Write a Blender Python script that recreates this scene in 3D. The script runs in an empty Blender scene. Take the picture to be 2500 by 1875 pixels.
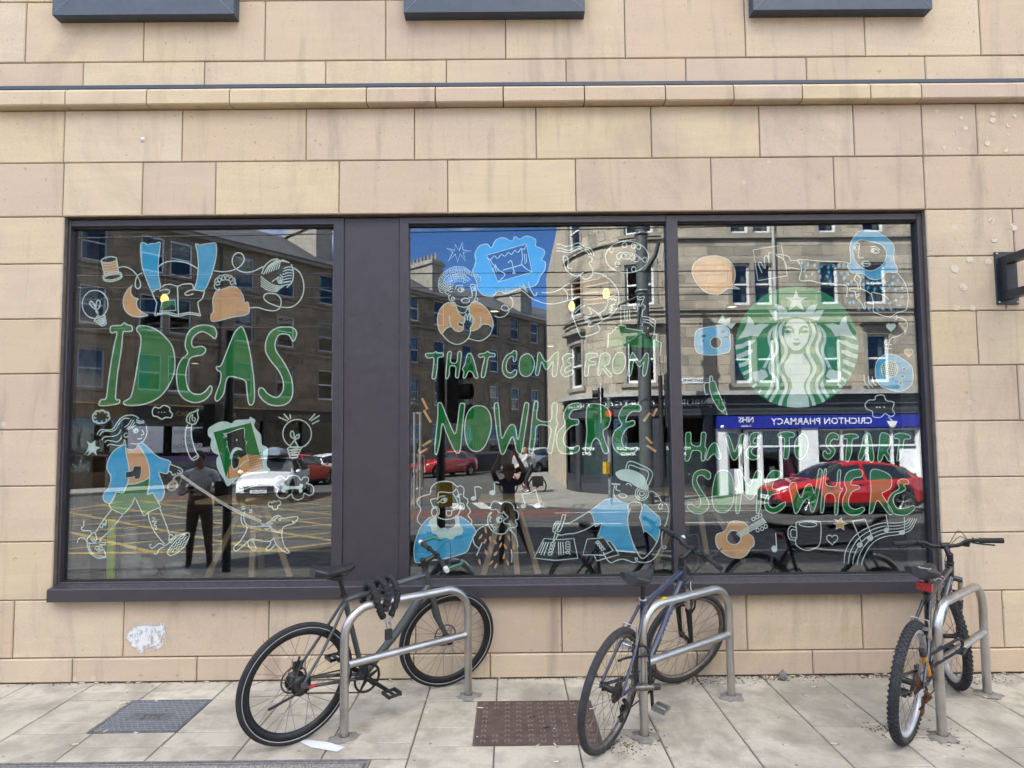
import bpy, bmesh, math, random
from mathutils import Vector, Matrix, Quaternion
from mathutils.geometry import tessellate_polygon
R_ = math.radians
random.seed(7)
scene = bpy.context.scene
col = scene.collection

# ---------------------------------------------------------------- camera
F, CX, CY = 1500.0, 1250.0, 993.0           # focal length and principal point, in photo pixels (2500 x 1875)
CAM = Vector((0.0, -4.52, 1.69))
def cam_axes(yaw, pitch, roll):
    f = Vector((math.sin(yaw)*math.cos(pitch), math.cos(yaw)*math.cos(pitch), math.sin(pitch)))
    r = Vector((math.cos(yaw), -math.sin(yaw), 0)); u = r.cross(f)
    return r*math.cos(roll)+u*math.sin(roll), u*math.cos(roll)-r*math.sin(roll), f
AR, AU, AF = cam_axes(R_(.19), R_(3.31), R_(-.55))
cd = bpy.data.cameras.new('camera'); cam = bpy.data.objects.new('camera', cd); col.objects.link(cam)
cam.matrix_world = Matrix(((AR.x, AU.x, -AF.x, CAM.x), (AR.y, AU.y, -AF.y, CAM.y), (AR.z, AU.z, -AF.z, CAM.z), (0, 0, 0, 1)))
cd.sensor_width = 36; cd.lens = F/2500*36; cd.shift_y = (CY-937.5)/2500
cd.clip_start = .02; cd.clip_end = 3000
scene.camera = cam
scene.render.resolution_x, scene.render.resolution_y = 1024, 768

# ---------------------------------------------------------------- world, sun, exposure
SUN = Vector((-.53, .50, .70)).normalized()
w = bpy.data.worlds.new('World'); scene.world = w; w.use_nodes = True
nt = w.node_tree
sky = nt.nodes.new('ShaderNodeTexSky'); sky.sky_type = 'NISHITA'; sky.sun_disc = False
sky.sun_elevation = math.asin(SUN.z); sky.sun_rotation = math.atan2(SUN.x, SUN.y)
sky.air_density = 0.4; sky.dust_density = 0.0; sky.ozone_density = 3.0
# scattered cloud added to brighten the shade; noise offset keeps the reflected sky clear
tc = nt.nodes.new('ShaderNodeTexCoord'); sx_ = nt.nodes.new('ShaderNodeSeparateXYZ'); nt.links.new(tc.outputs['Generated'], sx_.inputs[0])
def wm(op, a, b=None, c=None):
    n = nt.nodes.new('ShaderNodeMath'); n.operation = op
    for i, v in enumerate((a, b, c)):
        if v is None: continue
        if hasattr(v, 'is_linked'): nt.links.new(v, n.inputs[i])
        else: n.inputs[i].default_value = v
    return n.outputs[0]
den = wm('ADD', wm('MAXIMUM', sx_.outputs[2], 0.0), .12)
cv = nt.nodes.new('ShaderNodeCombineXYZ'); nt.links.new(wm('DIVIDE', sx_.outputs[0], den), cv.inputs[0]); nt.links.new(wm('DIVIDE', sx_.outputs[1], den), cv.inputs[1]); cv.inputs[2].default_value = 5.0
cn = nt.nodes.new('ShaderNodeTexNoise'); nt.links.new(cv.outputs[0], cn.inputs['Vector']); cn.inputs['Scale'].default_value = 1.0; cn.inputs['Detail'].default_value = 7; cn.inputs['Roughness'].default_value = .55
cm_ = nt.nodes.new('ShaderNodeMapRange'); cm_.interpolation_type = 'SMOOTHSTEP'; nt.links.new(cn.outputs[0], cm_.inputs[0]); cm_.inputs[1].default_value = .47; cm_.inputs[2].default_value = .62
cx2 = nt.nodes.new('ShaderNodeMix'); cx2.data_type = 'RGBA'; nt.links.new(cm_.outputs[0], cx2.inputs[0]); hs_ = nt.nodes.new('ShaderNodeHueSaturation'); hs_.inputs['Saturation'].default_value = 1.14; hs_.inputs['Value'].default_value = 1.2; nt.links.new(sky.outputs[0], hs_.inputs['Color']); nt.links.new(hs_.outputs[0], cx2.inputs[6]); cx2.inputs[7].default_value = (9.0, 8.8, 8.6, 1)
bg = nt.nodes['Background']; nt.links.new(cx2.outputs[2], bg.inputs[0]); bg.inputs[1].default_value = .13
sl = bpy.data.lights.new('sun', 'SUN'); sl.energy = 5.0; sl.angle = R_(.53); sl.color = (1, .95, .87)
so = bpy.data.objects.new('sun', sl); col.objects.link(so); so.rotation_euler = SUN.to_track_quat('Z', 'Y').to_euler()
so.location = (-8, 8, 20)
vs = scene.view_settings; vs.view_transform = 'Standard'; vs.look = 'None'; vs.exposure = 2.6; vs.gamma = 1
scene.render.engine = 'CYCLES'
cy_ = scene.cycles
cy_.max_bounces = 8; cy_.transparent_max_bounces = 24; cy_.glossy_bounces = 4; cy_.diffuse_bounces = 4
cy_.sample_clamp_indirect = 6; cy_.caustics_reflective = False; cy_.caustics_refractive = False

# ---------------------------------------------------------------- pixel -> place helpers
SLOPE = .02                                   # fall of the pavement from the wall towards the kerb
GY = .082                                     # outer face of the shop glass
def ray(px, py): return AR*((px-CX)/F)+AU*((CY-py)/F)+AF
def on_y(px, py, y=0.0):
    d = ray(px, py); t = (y-CAM.y)/d.y; p = CAM+d*t; return p.x, p.z
def gnd(px, py):
    d = ray(px, py); t = (SLOPE*CAM.y-CAM.z)/(d.z-SLOPE*d.y); return CAM+d*t
def zg(y): return SLOPE*y
def rray(px, py):                             # the mirrored line of sight after the glass
    d = ray(px, py); return Vector((CAM.x, 2*GY-CAM.y, CAM.z)), Vector((d.x, -d.y, d.z))
def rf_z(px, py, z):
    o, d = rray(px, py); t = (z-o.z)/d.z; return o+d*t
def rf_y(px, py, y):
    o, d = rray(px, py); t = (y-o.y)/d.y; return o+d*t
D2F = 2500/2212.0                             # the whole photo as displayed -> full pixels

# ---------------------------------------------------------------- mesh builder
class MB:
    def __init__(s): s.v = []; s.f = []; s.m = []; s.s = []
    def add(s, verts, faces, mi=0, smooth=False):
        b = len(s.v); s.v += [tuple(x) for x in verts]
        for f in faces: s.f.append([b+i for i in f]); s.m.append(mi); s.s.append(smooth)
        return s
    def box(s, c, d, mi=0, R=None, taper=None):
        hx, hy, hz = d[0]/2, d[1]/2, d[2]/2
        vs_ = [Vector((x, y, z)) for z in (-hz, hz) for y in (-hy, hy) for x in (-hx, hx)]
        if taper:
            for q in vs_[4:]: q.x *= taper[0]; q.y *= taper[1]
        if R is not None: vs_ = [R @ q for q in vs_]
        c = Vector(c)
        return s.add([c+q for q in vs_], [(0,2,3,1),(4,5,7,6),(0,1,5,4),(2,6,7,3),(0,4,6,2),(1,3,7,5)], mi)
    def b2(s, x0, x1, y0, y1, z0, z1, mi=0):
        return s.box(((x0+x1)/2, (y0+y1)/2, (z0+z1)/2), (abs(x1-x0), abs(y1-y0), abs(z1-z0)), mi)
    def cham(s, x0, x1, y0, y1, z0, z1, c=.006, mi=0):
        """box whose front (-y) edges are chamfered"""
        v = [(x0,y0+c,z0),(x1,y0+c,z0),(x1,y0+c,z1),(x0,y0+c,z1),(x0+c,y0,z0+c),(x1-c,y0,z0+c),(x1-c,y0,z1-c),(x0+c,y0,z1-c),
             (x0,y1,z0),(x1,y1,z0),(x1,y1,z1),(x0,y1,z1)]
        return s.add(v, [(4,5,6,7),(0,1,5,4),(1,2,6,5),(2,3,7,6),(3,0,4,7),(8,9,1,0),(9,10,2,1),(10,11,3,2),(11,8,0,3),(8,11,10,9)], mi)
    def tube(s, pts, r, n=8, mi=0, closed=False, caps=True, smooth=True, flat=None):
        P = [Vector(p) for p in pts]; N = len(P)
        rr = list(r) if isinstance(r, (list, tuple)) else [r]*N
        T = []
        for i in range(N):
            if closed: t = P[(i+1) % N]-P[i-1]
            else: t = P[min(i+1, N-1)]-P[max(i-1, 0)]
            if t.length < 1e-9: t = Vector((0, 0, 1))
            T.append(t.normalized())
        a = Vector((0, 0, 1)) if abs(T[0].z) < .9 else Vector((1, 0, 0))
        nrm = (a-T[0]*a.dot(T[0])).normalized(); fr = []
        for i in range(N):
            nrm = nrm-T[i]*nrm.dot(T[i])
            if nrm.length < 1e-6: nrm = T[i].orthogonal()
            nrm.normalize(); fr.append((nrm.copy(), T[i].cross(nrm)))
        vs_ = []
        for i in range(N):
            for k in range(n):
                an = 2*math.pi*k/n+math.pi/n
                vs_.append(P[i]+fr[i][0]*(math.cos(an)*rr[i]*(flat[0] if flat else 1))+fr[i][1]*(math.sin(an)*rr[i]*(flat[1] if flat else 1)))
        fs = []
        for i in range(N if closed else N-1):
            j = (i+1) % N
            for k in range(n):
                l = (k+1) % n; fs.append((i*n+k, i*n+l, j*n+l, j*n+k))
        s.add(vs_, fs, mi, smooth)
        if caps and not closed:
            s.add([vs_[k] for k in range(n)], [tuple(range(n-1, -1, -1))], mi)
            s.add([vs_[(N-1)*n+k] for k in range(n)], [tuple(range(n))], mi)
        return s
    def cyl(s, a, b, r, n=12, mi=0, smooth=True): return s.tube([a, b], r, n, mi, smooth=smooth)
    def lathe(s, prof, o, ax, n=24, mi=0, smooth=True):
        """prof: (radius, height along axis)"""
        o = Vector(o); ax = Vector(ax).normalized(); e1 = ax.orthogonal().normalized(); e2 = ax.cross(e1)
        vs_ = []
        for (r, h) in prof:
            for k in range(n):
                an = 2*math.pi*k/n; vs_.append(o+ax*h+e1*(r*math.cos(an))+e2*(r*math.sin(an)))
        fs = [(i*n+k, i*n+(k+1) % n, (i+1)*n+(k+1) % n, (i+1)*n+k) for i in range(len(prof)-1) for k in range(n)]
        return s.add(vs_, fs, mi, smooth)
    def ring(s, c, ax, R, r, n=48, m=8, mi=0, prof=None, e1=None):
        """torus, or any closed cross section prof [(radial offset, axial offset)]"""
        c = Vector(c); ax = Vector(ax).normalized(); e1 = Vector(e1) if e1 else ax.orthogonal().normalized(); e2 = ax.cross(e1)
        pr = prof or [(r*math.cos(2*math.pi*k/m), r*math.sin(2*math.pi*k/m)) for k in range(m)]
        m = len(pr); vs_ = []
        for i in range(n):
            an = 2*math.pi*i/n; d = e1*math.cos(an)+e2*math.sin(an)
            for (a, b) in pr: vs_.append(c+d*(R+a)+ax*b)
        fs = [(i*m+k, ((i+1) % n)*m+k, ((i+1) % n)*m+(k+1) % m, i*m+(k+1) % m) for i in range(n) for k in range(m)]
        return s.add(vs_, fs, mi, True)
    def ball(s, c, r, n=12, m=8, mi=0, sc=(1, 1, 1), R=None):
        c = Vector(c); vs_ = []; fs = []
        for i in range(m+1):
            th = math.pi*i/m
            for k in range(n):
                ph = 2*math.pi*k/n
                q = Vector((r*sc[0]*math.sin(th)*math.cos(ph), r*sc[1]*math.sin(th)*math.sin(ph), r*sc[2]*math.cos(th)))
                vs_.append(c+(R @ q if R is not None else q))
        for i in range(m):
            for k in range(n): fs.append((i*n+k, (i+1)*n+k, (i+1)*n+(k+1) % n, i*n+(k+1) % n))
        return s.add(vs_, fs, mi, True)
    def poly(s, pts, mi=0):
        """flat polygon of 3D points, triangulated"""
        P = [Vector(p) for p in pts]
        tr = tessellate_polygon([P]); return s.add(P, [tuple(t) for t in tr], mi)
    def prism(s, pts, off, mi=0, smooth=False):
        P = [Vector(p) for p in pts]; off = Vector(off); n = len(P)
        tr = tessellate_polygon([P])
        s.add(P, [tuple(t) for t in tr], mi); s.add([p+off for p in P], [tuple(reversed(t)) for t in tr], mi)
        return s.add(P+[p+off for p in P], [(i, (i+1) % n, n+(i+1) % n, n+i) for i in range(n)], mi, smooth)
    def loft(s, rings, mi=0, smooth=True, caps=True, closed=True):
        n = len(rings[0]); vs_ = [Vector(p) for rg in rings for p in rg]
        fs = [(i*n+k, i*n+(k+1) % n, (i+1)*n+(k+1) % n, (i+1)*n+k) for i in range(len(rings)-1) for k in range(n if closed else n-1)]
        s.add(vs_, fs, mi, smooth)
        if caps:
            s.add(rings[0], [tuple(range(n-1, -1, -1))], mi); s.add(rings[-1], [tuple(range(n))], mi)
        return s
    def mesh(s, name, mats, recalc=True, merge=0):
        me = bpy.data.meshes.new(name); me.from_pydata(s.v, [], s.f)
        for m in (mats if isinstance(mats, (list, tuple)) else [mats]): me.materials.append(m)
        me.polygons.foreach_set('material_index', s.m); me.polygons.foreach_set('use_smooth', s.s)
        if recalc or merge:
            bm = bmesh.new(); bm.from_mesh(me)
            if merge: bmesh.ops.remove_doubles(bm, verts=bm.verts, dist=merge)
            bmesh.ops.recalc_face_normals(bm, faces=bm.faces); bm.to_mesh(me); bm.free()
        me.update(); return me
    def build(s, name, mats, parent=None, recalc=True, merge=0, **kw):
        o = bpy.data.objects.new(name, s.mesh(name, mats, recalc, merge)); col.objects.link(o)
        if parent is not None: o.parent = parent
        return tag(o, **kw)

def tag(o, label=None, cat=None, group=None, kind=None):
    if label: o['label'] = label
    if cat: o['category'] = cat
    if group: o['group'] = group
    if kind: o['kind'] = kind
    return o
def empty(name, loc=(0, 0, 0), rz=0, **kw):
    o = bpy.data.objects.new(name, None); o.empty_display_size = .1; col.objects.link(o); o.location = loc; o.rotation_euler = (0, 0, rz)
    return tag(o, **kw)
def copy_tree(o, parent=None):
    c = o.copy(); col.objects.link(c); c.parent = parent
    for ch in list(o.children): copy_tree(ch, c)
    return c
def smooth_path(pts, k=6, closed=False):
    """Catmull-Rom through 2D/3D points"""
    P = [Vector(p) for p in pts]; n = len(P)
    if n < 3: return P
    out = []
    rng = range(n) if closed else range(n-1)
    for i in rng:
        p0 = P[(i-1) % n] if closed or i > 0 else P[0]*2-P[1]
        p1 = P[i]; p2 = P[(i+1) % n]
        p3 = P[(i+2) % n] if closed or i+2 < n else P[n-1]*2-P[n-2]
        for j in range(k):
            t = j/k; t2 = t*t; t3 = t2*t
            out.append(p1*(1.5*t3-2.5*t2+1)+p2*(-1.5*t3+2*t2+.5*t)+p0*(-.5*t3+t2-.5*t)+p3*(.5*t3-.5*t2))
    if not closed: out.append(P[-1])
    return out

# ---------------------------------------------------------------- materials
def new_mat(name):
    m = bpy.data.materials.new(name); m.use_nodes = True
    return m, m.node_tree, m.node_tree.nodes['Principled BSDF']
def nd(t, kind, **kw):
    n = t.nodes.new(kind)
    for k, v in kw.items():
        if k.startswith('i_'):
            key = k[2:]; key = int(key) if key.isdigit() else key
            n.inputs[key].default_value = v
        else: setattr(n, k, v)
    return n
def mix(t, fac, a, b, mode='MIX'):
    n = t.nodes.new('ShaderNodeMix'); n.data_type = 'RGBA'; n.blend_type = mode
    for s, v in ((0, fac), (6, a), (7, b)):
        if hasattr(v, 'links') or hasattr(v, 'is_linked'): t.links.new(v, n.inputs[s])
        elif s == 0: n.inputs[0].default_value = v
        else: n.inputs[s].default_value = (*v, 1) if len(v) == 3 else v
    return n.outputs[2]
def mth(t, op, a, b=None, clamp=False):
    n = t.nodes.new('ShaderNodeMath'); n.operation = op; n.use_clamp = clamp
    for i, v in enumerate((a, b)):
        if v is None: continue
        if hasattr(v, 'is_linked'): t.links.new(v, n.inputs[i])
        else: n.inputs[i].default_value = v
    return n.outputs[0]
def maprange(t, v, a, b, c=0., d=1.):
    n = t.nodes.new('ShaderNodeMapRange'); t.links.new(v, n.inputs[0])
    for i, q in enumerate((a, b, c, d)): n.inputs[i+1].default_value = q
    return n.outputs[0]
def noise(t, vec, scale, detail=4, rough=.55, dist=0.):
    n = t.nodes.new('ShaderNodeTexNoise'); n.inputs['Scale'].default_value = scale; n.inputs['Detail'].default_value = detail
    n.inputs['Roughness'].default_value = rough; n.inputs['Distortion'].default_value = dist
    if vec is not None: t.links.new(vec, n.inputs['Vector'])
    return n.outputs[0]
def coords(t, scale=(1, 1, 1), per_object=False, obj=False):
    if obj: v = nd(t, 'ShaderNodeTexCoord').outputs['Object']
    else: v = nd(t, 'ShaderNodeNewGeometry').outputs['Position']
    mp = nd(t, 'ShaderNodeMapping'); mp.inputs['Scale'].default_value = scale; t.links.new(v, mp.inputs[0])
    if per_object:
        oi = nd(t, 'ShaderNodeObjectInfo'); sc = nd(t, 'ShaderNodeVectorMath', operation='SCALE'); sc.inputs[0].default_value = (37., 91., 53.)
        t.links.new(oi.outputs['Random'], sc.inputs['Scale'])
        t.links.new(sc.outputs[0], mp.inputs['Location'])
    return mp.outputs[0]
def bump(t, p, h, strength=.3, dist=.01):
    b = nd(t, 'ShaderNodeBump'); b.inputs['Strength'].default_value = strength; b.inputs['Distance'].default_value = dist
    t.links.new(h, b.inputs['Height']); t.links.new(b.outputs[0], p.inputs['Normal'])
def pm(name, c, c2=None, scale=6, rough=.6, metal=0., bs=0., bscale=60, spec=.5, coat=0., obj=False, emit=None, es=1., stretch=(1, 1, 1), rvar=.12, per=0.):
    """general procedural material: two-tone noise, roughness wear, fine relief"""
    m, t, p = new_mat(name)
    v = coords(t, stretch, obj=obj)
    n1 = noise(t, v, scale, 5)
    c2 = c2 or tuple(x*.78 for x in c)
    cc = mix(t, maprange(t, n1, .35, .68), c, c2)
    if per:
        oi = nd(t, 'ShaderNodeObjectInfo'); f = maprange(t, oi.outputs['Random'], 0, 1, 1-per, 1+per)
        cc = mix(t, 1., cc, f, 'MULTIPLY')
    t.links.new(cc, p.inputs['Base Color'])
    n2 = noise(t, v, scale*3.3, 4)
    t.links.new(maprange(t, n2, .3, .7, max(.02, rough-rvar), min(1, rough+rvar)), p.inputs['Roughness'])
    p.inputs['Metallic'].default_value = metal; p.inputs['Specular IOR Level'].default_value = spec
    p.inputs['Coat Weight'].default_value = coat; p.inputs['Coat Roughness'].default_value = .06
    if bs: bump(t, p, noise(t, v, bscale, 5), bs, .004)
    if emit:
        p.inputs['Emission Color'].default_value = (*emit, 1); p.inputs['Emission Strength'].default_value = es
    return m
# ================================================================ the shop building
def stone_mat():
    m, t, p = new_mat('sandstone')
    oi = nd(t, 'ShaderNodeObjectInfo')
    cr = nd(t, 'ShaderNodeValToRGB'); t.links.new(oi.outputs['Random'], cr.inputs[0])
    e = cr.color_ramp; e.interpolation = 'LINEAR'
    cs = [(0, (.57, .44, .285)), (.18, (.535, .405, .29)), (.36, (.61, .49, .295)), (.54, (.61, .51, .355)), (.72, (.51, .385, .285)), (.86, (.63, .525, .335)), (1, (.56, .44, .315))]
    while len(e.elements) < len(cs): e.elements.new(.5)
    for el, (q, c) in zip(e.elements, cs): el.position = q; el.color = (*c, 1)
    v = coords(t, (1, 1, 1), True)
    vb = coords(t, (.7, .7, 5.5), True)
    bands = noise(t, vb, 1.6, 5, .6, 1.2)
    blot = noise(t, v, 2.1, 4, .5)
    grain = noise(t, v, 130, 3, .7)
    fine = noise(t, v, 420, 2, .6)
    c = mix(t, maprange(t, bands, .38, .70, 0, .46), cr.outputs[0], (.47, .36, .255))
    c = mix(t, maprange(t, blot, .46, .72, 0, .5), c, (.48, .355, .29))
    c = mix(t, maprange(t, noise(t, v, 3.7, 3, .5), .55, .78, 0, .45), c, (.53, .43, .24))
    c = mix(t, maprange(t, grain, .43, .76, 0, .46), c, (.30, .235, .165))
    c = mix(t, maprange(t, fine, .35, .75, 0, .30), c, (.60, .51, .38))
    # water streaks and rain-borne dirt: drawn-out vertical noise
    vs2 = coords(t, (1, 1, .11), False)
    st = noise(t, vs2, 5.5, 5, .62, .3)
    c = mix(t, maprange(t, st, .55, .76, 0, .55), c, (.24, .19, .14))
    sm = noise(t, coords(t, (1, 1, .6)), 1.15, 6, .68, .6)
    c = mix(t, maprange(t, sm, .54, .76, 0, .5), c, (.27, .22, .17))
    # lichen-like round marks
    vo = nd(t, 'ShaderNodeTexVoronoi', feature='F1'); vo.inputs['Scale'].default_value = 5.2; vo.inputs['Randomness'].default_value = 1
    t.links.new(v, vo.inputs['Vector'])
    spot = maprange(t, vo.outputs['Distance'], .085, .115, 1, 0)
    sel = maprange(t, oi.outputs['Random'], .58, .62)
    sel2 = maprange(t, noise(t, v, 1.1, 2), .5, .56)
    c = mix(t, mth(t, 'MULTIPLY', mth(t, 'MULTIPLY', spot, sel), mth(t, 'MULTIPLY', sel2, .4)), c, (.64, .57, .42))
    pits = noise(t, v, 26, 3, .5)
    c = mix(t, maprange(t, pits, .69, .76, 0, .55), c, (.20, .15, .10))
    t.links.new(c, p.inputs['Base Color']); p.inputs['Roughness'].default_value = .88; p.inputs['Specular IOR Level'].default_value = .25
    h = mth(t, 'ADD', mth(t, 'MULTIPLY', grain, .6), mth(t, 'MULTIPLY', fine, .5))
    bump(t, p, h, .5, .004)
    return m
M = {}
M['stone'] = stone_mat()
M['mortar'] = pm('mortar', (.20, .16, .125), (.12, .098, .078), 12, .95, bs=.4)
M['frame'] = pm('aubergine_powder_coat', (.047, .041, .046), (.040, .035, .040), 9, .42, bs=.03, bscale=220, spec=.45)
M['blue_frame'] = pm('slate_blue_powder_coat', (.045, .062, .082), (.038, .052, .069), 9, .42, spec=.45)
M['black_gasket'] = pm('black_gasket', (.012, .012, .012), rough=.7)
M['steel_screw'] = pm('screw_steel', (.45, .45, .44), rough=.35, metal=1)
M['lead_line'] = pm('pale_sealant', (.22, .25, .27), rough=.6)
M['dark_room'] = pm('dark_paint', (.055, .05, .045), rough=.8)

def glass_mat(name, ior, tint=(1, 1, 1), wav=.0, gc=(.98, .99, 1)):
    m, t, p = new_mat(name); t.nodes.remove(p)
    out = t.nodes['Material Output']
    tr = nd(t, 'ShaderNodeBsdfTransparent'); tr.inputs[0].default_value = (*tint, 1)
    gl = nd(t, 'ShaderNodeBsdfAnisotropic') if False else nd(t, 'ShaderNodeBsdfGlossy'); gl.inputs['Roughness'].default_value = 0.0
    gl.inputs['Color'].default_value = (*gc, 1)
    lw = nd(t, 'ShaderNodeLayerWeight'); lw.inputs['Blend'].default_value = .5
    r0 = ((ior-1)/(ior+1))**2
    fr = mth(t, 'ADD', mth(t, 'MULTIPLY', mth(t, 'POWER', lw.outputs['Facing'], 5), 1-r0), r0)
    mx = nd(t, 'ShaderNodeMixShader'); t.links.new(fr, mx.inputs[0]); t.links.new(tr.outputs[0], mx.inputs[1]); t.links.new(gl.outputs[0], mx.inputs[2])
    t.links.new(mx.outputs[0], out.inputs[0])
    if wav:
        b = nd(t, 'ShaderNodeBump'); b.inputs['Strength'].default_value = wav; b.inputs['Distance'].default_value = .002
        n = noise(t, coords(t, (.5, 1, 2.2)), 1.3, 2, .4); t.links.new(n, b.inputs['Height']); t.links.new(b.outputs[0], gl.inputs['Normal'])
    return m
M['shop_glass'] = glass_mat('shop_glass', 1.94, (.90, .92, .91), .0, (.92, .96, 1))
M['house_glass'] = glass_mat('house_glass', 1.6, (.6, .65, .68))

bld = empty('shop_building', (0, .15, 0), label='sandstone-clad corner shop building with a wide painted display window', cat='building')
def bp(o):                                    # parent keeping world coordinates
    o.parent = bld; o.matrix_parent_inverse = Matrix.Translation((0, .15, 0)).inverted(); return o
K = D2F
def xj(x, y, yy=0.0): return on_y(x*K, y*K, yy)[0]
ZR = [0.0, .172, .582, 1.0, 1.403, 1.815, 2.228, 2.636, 3.051, 3.409, 3.822, 4.229]
XL, XR = -3.325, 3.14                          # window opening
WX0, WX1 = -11.0, 11.5
rs = random.Random(3)
G = .0032
def block(x0, x1, z0, z1, dy=0.0, c=.006):
    y = dy+rs.uniform(-.0015, .0015)
    bp(MB().cham(x0+G, x1-G, y, y+.11, z0+G, z1-G, c).build('stone_block', M['stone'], recalc=False))
def row(z0, z1, js, dy=0.0, wmean=.95):
    js = sorted(js)
    x = js[0]
    left = []
    while x > -5.2: x -= wmean*rs.uniform(.85, 1.15); left.append(x)
    x = js[-1]; right = []
    while x < 5.2: x += wmean*rs.uniform(.85, 1.15); right.append(x)
    al = sorted(left)+js+right
    for a, b in zip(al, al[1:]): block(a, b, z0, z1, dy)
row(.002, ZR[1], [xj(x, 1440) for x in (158, 426, 660, 894, 1059, 1289, 1506, 1755, 1935)], -.012)
row(ZR[1], ZR[2], [xj(x, 1360) for x in (28, 266, 580, 898, 1214, 1614, 1864, 2169)])
lj = [None, None, None, None, None, None, None]
rjn = [None, None, None, 2201, 2113, 2171, 2190]
for i in range(7):
    z0, z1 = ZR[2+i], ZR[3+i]
    yd = (1240, 1110, 990, 850, 730, 610, 500)[i]
    # left of the opening
    x = XL; b = x-rs.uniform(.55, .95)
    while x > -5.2:
        block(b, x, z0, z1); x = b; b = x-rs.uniform(.8, 1.1)
    x = XR; b = xj(rjn[i], yd) if rjn[i] else x+rs.uniform(.85, 1.05)
    while x < 5.2:
        block(x, b, z0, z1); x = b; b = x+rs.uniform(.8, 1.1)
row(ZR[9], ZR[10], [xj(x, 405) for x in (136, 307, 465, 732, 967, 1244, 1537, 1803, 1998)])
row(ZR[10], ZR[11], [xj(x, 290) for x in (138, 393, 661, 895, 1158, 1407, 1641, 1845, 1993, 2111)])
# cornice: chamfered stones, standing 7 cm proud
cj = [xj(x, 215, -.07) for x in (140, 316, 495, 791, 940, 1087, 1263, 1438, 1586, 1734, 1882, 1992)]
cl = [cj[0]-.75, cj[0]-1.6]; cr_ = [cj[-1]+.9, cj[-1]+1.8]
cj = sorted(cl)+cj+cr_
for a, b in zip(cj, cj[1:]):
    pr = [(.10, 4.232), (-.062, 4.232), (-.07, 4.24), (-.07, 4.335), (-.045, 4.362), (.10, 4.368)]
    mb = MB(); g = .0045
    n = len(pr)
    mb.add([(a+g, y, z) for y, z in pr]+[(b-g, y, z) for y, z in pr],
           [(i, (i+1) % n, n+(i+1) % n, n+i) for i in range(n)]+[tuple(range(n)), tuple(range(2*n-1, n-1, -1))])
    bp(mb.build('cornice_stone', M['stone']))
row(4.37, 4.40, [xj(x, 195) for x in (110, 485, 906, 1266, 1620, 1980)], .035, 1.0)
row(4.408, 4.605, [xj(x, 160) for x in (179, 441, 703, 964, 1223, 1482, 1743, 2000)], .0, 1.05)
row(4.605, 5.084, [xj(x, 70) for x in (55, 310, 572, 833, 1092, 1350, 1610, 1868, 2118)], .0, 1.05)
row(5.084, 5.60, [xj(x, 70) for x in (180, 441, 703, 964, 1223, 1482, 1743, 2000)], .0, 1.05)
# grey metal flashing above the cornice
bp(MB().b2(-5.4, 5.4, -.03, .06, 4.378, 4.4045).build('flashing_strip', M['blue_frame']))
# solid wall behind the stones, with the opening left free; upper floors
DPT = 9.0; TOP = 12.6
co = MB()
co.b2(WX0, XL, .014, .40, -.3, 3.41); co.b2(XR, WX1, .014, .40, -.3, 3.41)
co.b2(XL, XR, .0145, .40, -.3, .60); co.b2(WX0, WX1, .0142, .40, 3.412, 5.6)
bp(co.build('core_wall', M['mortar']))
up = MB(); up.b2(WX0, WX1, .001, DPT, 5.605, TOP)
bp(up.build('upper_wall', M['stone']))
rf = MB(); rf.b2(WX0-.1, WX1+.1, -.12, DPT+.1, TOP, TOP+.14); bp(rf.build('roof', M['mortar']))
bk = MB(); bk.b2(WX0, WX0+.3, .401, DPT, -.3, 5.6); bk.b2(WX1-.3, WX1, .401, DPT, -.3, 5.6); bk.b2(WX0+.3, WX1-.3, DPT-.3, DPT, -.3, 5.6)
bp(bk.build('outer_wall', M['mortar']))
# upstairs window boxes whose bottom edges show at the top of the photo
for xa, xb, yb in ((112, 505, 43), (872, 1264, 38), (1628, 2015, 30)):
    x0, zb = on_y(xa*K, yb*K, -.09); x1, _ = on_y(xb*K, yb*K, -.09)
    zb = 4.915; zt = 7.1
    fm = MB(); wd = .155
    # mitred projecting frame
    q = [(x0, zb), (x1, zb), (x1, zt), (x0, zt)]; qi = [(x0+wd, zb+wd), (x1-wd, zb+wd), (x1-wd, zt-wd), (x0+wd, zt-wd)]
    for i in range(4):
        j = (i+1) % 4; e = .0012
        ring = [q[i], q[j], qi[j], qi[i]]
        fm.prism([(a, -.09, b) for a, b in ring], (0, .21, 0))
    wo = bp(fm.build('window', M['blue_frame'], label='slate blue metal window box of the upper floor'))
    for xa_, sg_ in ((x0, 1), (x1, -1)): MB().tube([(xa_+sg_*.004, -.0903, zb+.004), (xa_+sg_*wd, -.0903, zb+wd)], .0022, 4).build('mitre_joint', M['lead_line'], wo)
    for (cx_, cz_) in ((x0+.035, zb+.04), (x0+.05, zb+.075), (x1-.035, zb+.04), (x1-.05, zb+.075)):
        MB().lathe([(0, -.003), (.007, -.003), (.009, 0)], (cx_, -.0905, cz_), (0, -1, 0), 10).build('screw', M['steel_screw'], wo)
    gl = MB(); gl.b2(x0+wd, x1-wd, -.02, -.012, zb+wd, zt-wd); gl.build('pane', M['house_glass'], wo)
    dk = MB(); dk.b2(x0+wd-.01, x1-wd+.01, .0, .012, zb+wd-.01, zt-wd+.01); dk.build('blind', M['dark_room'], wo)
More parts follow.
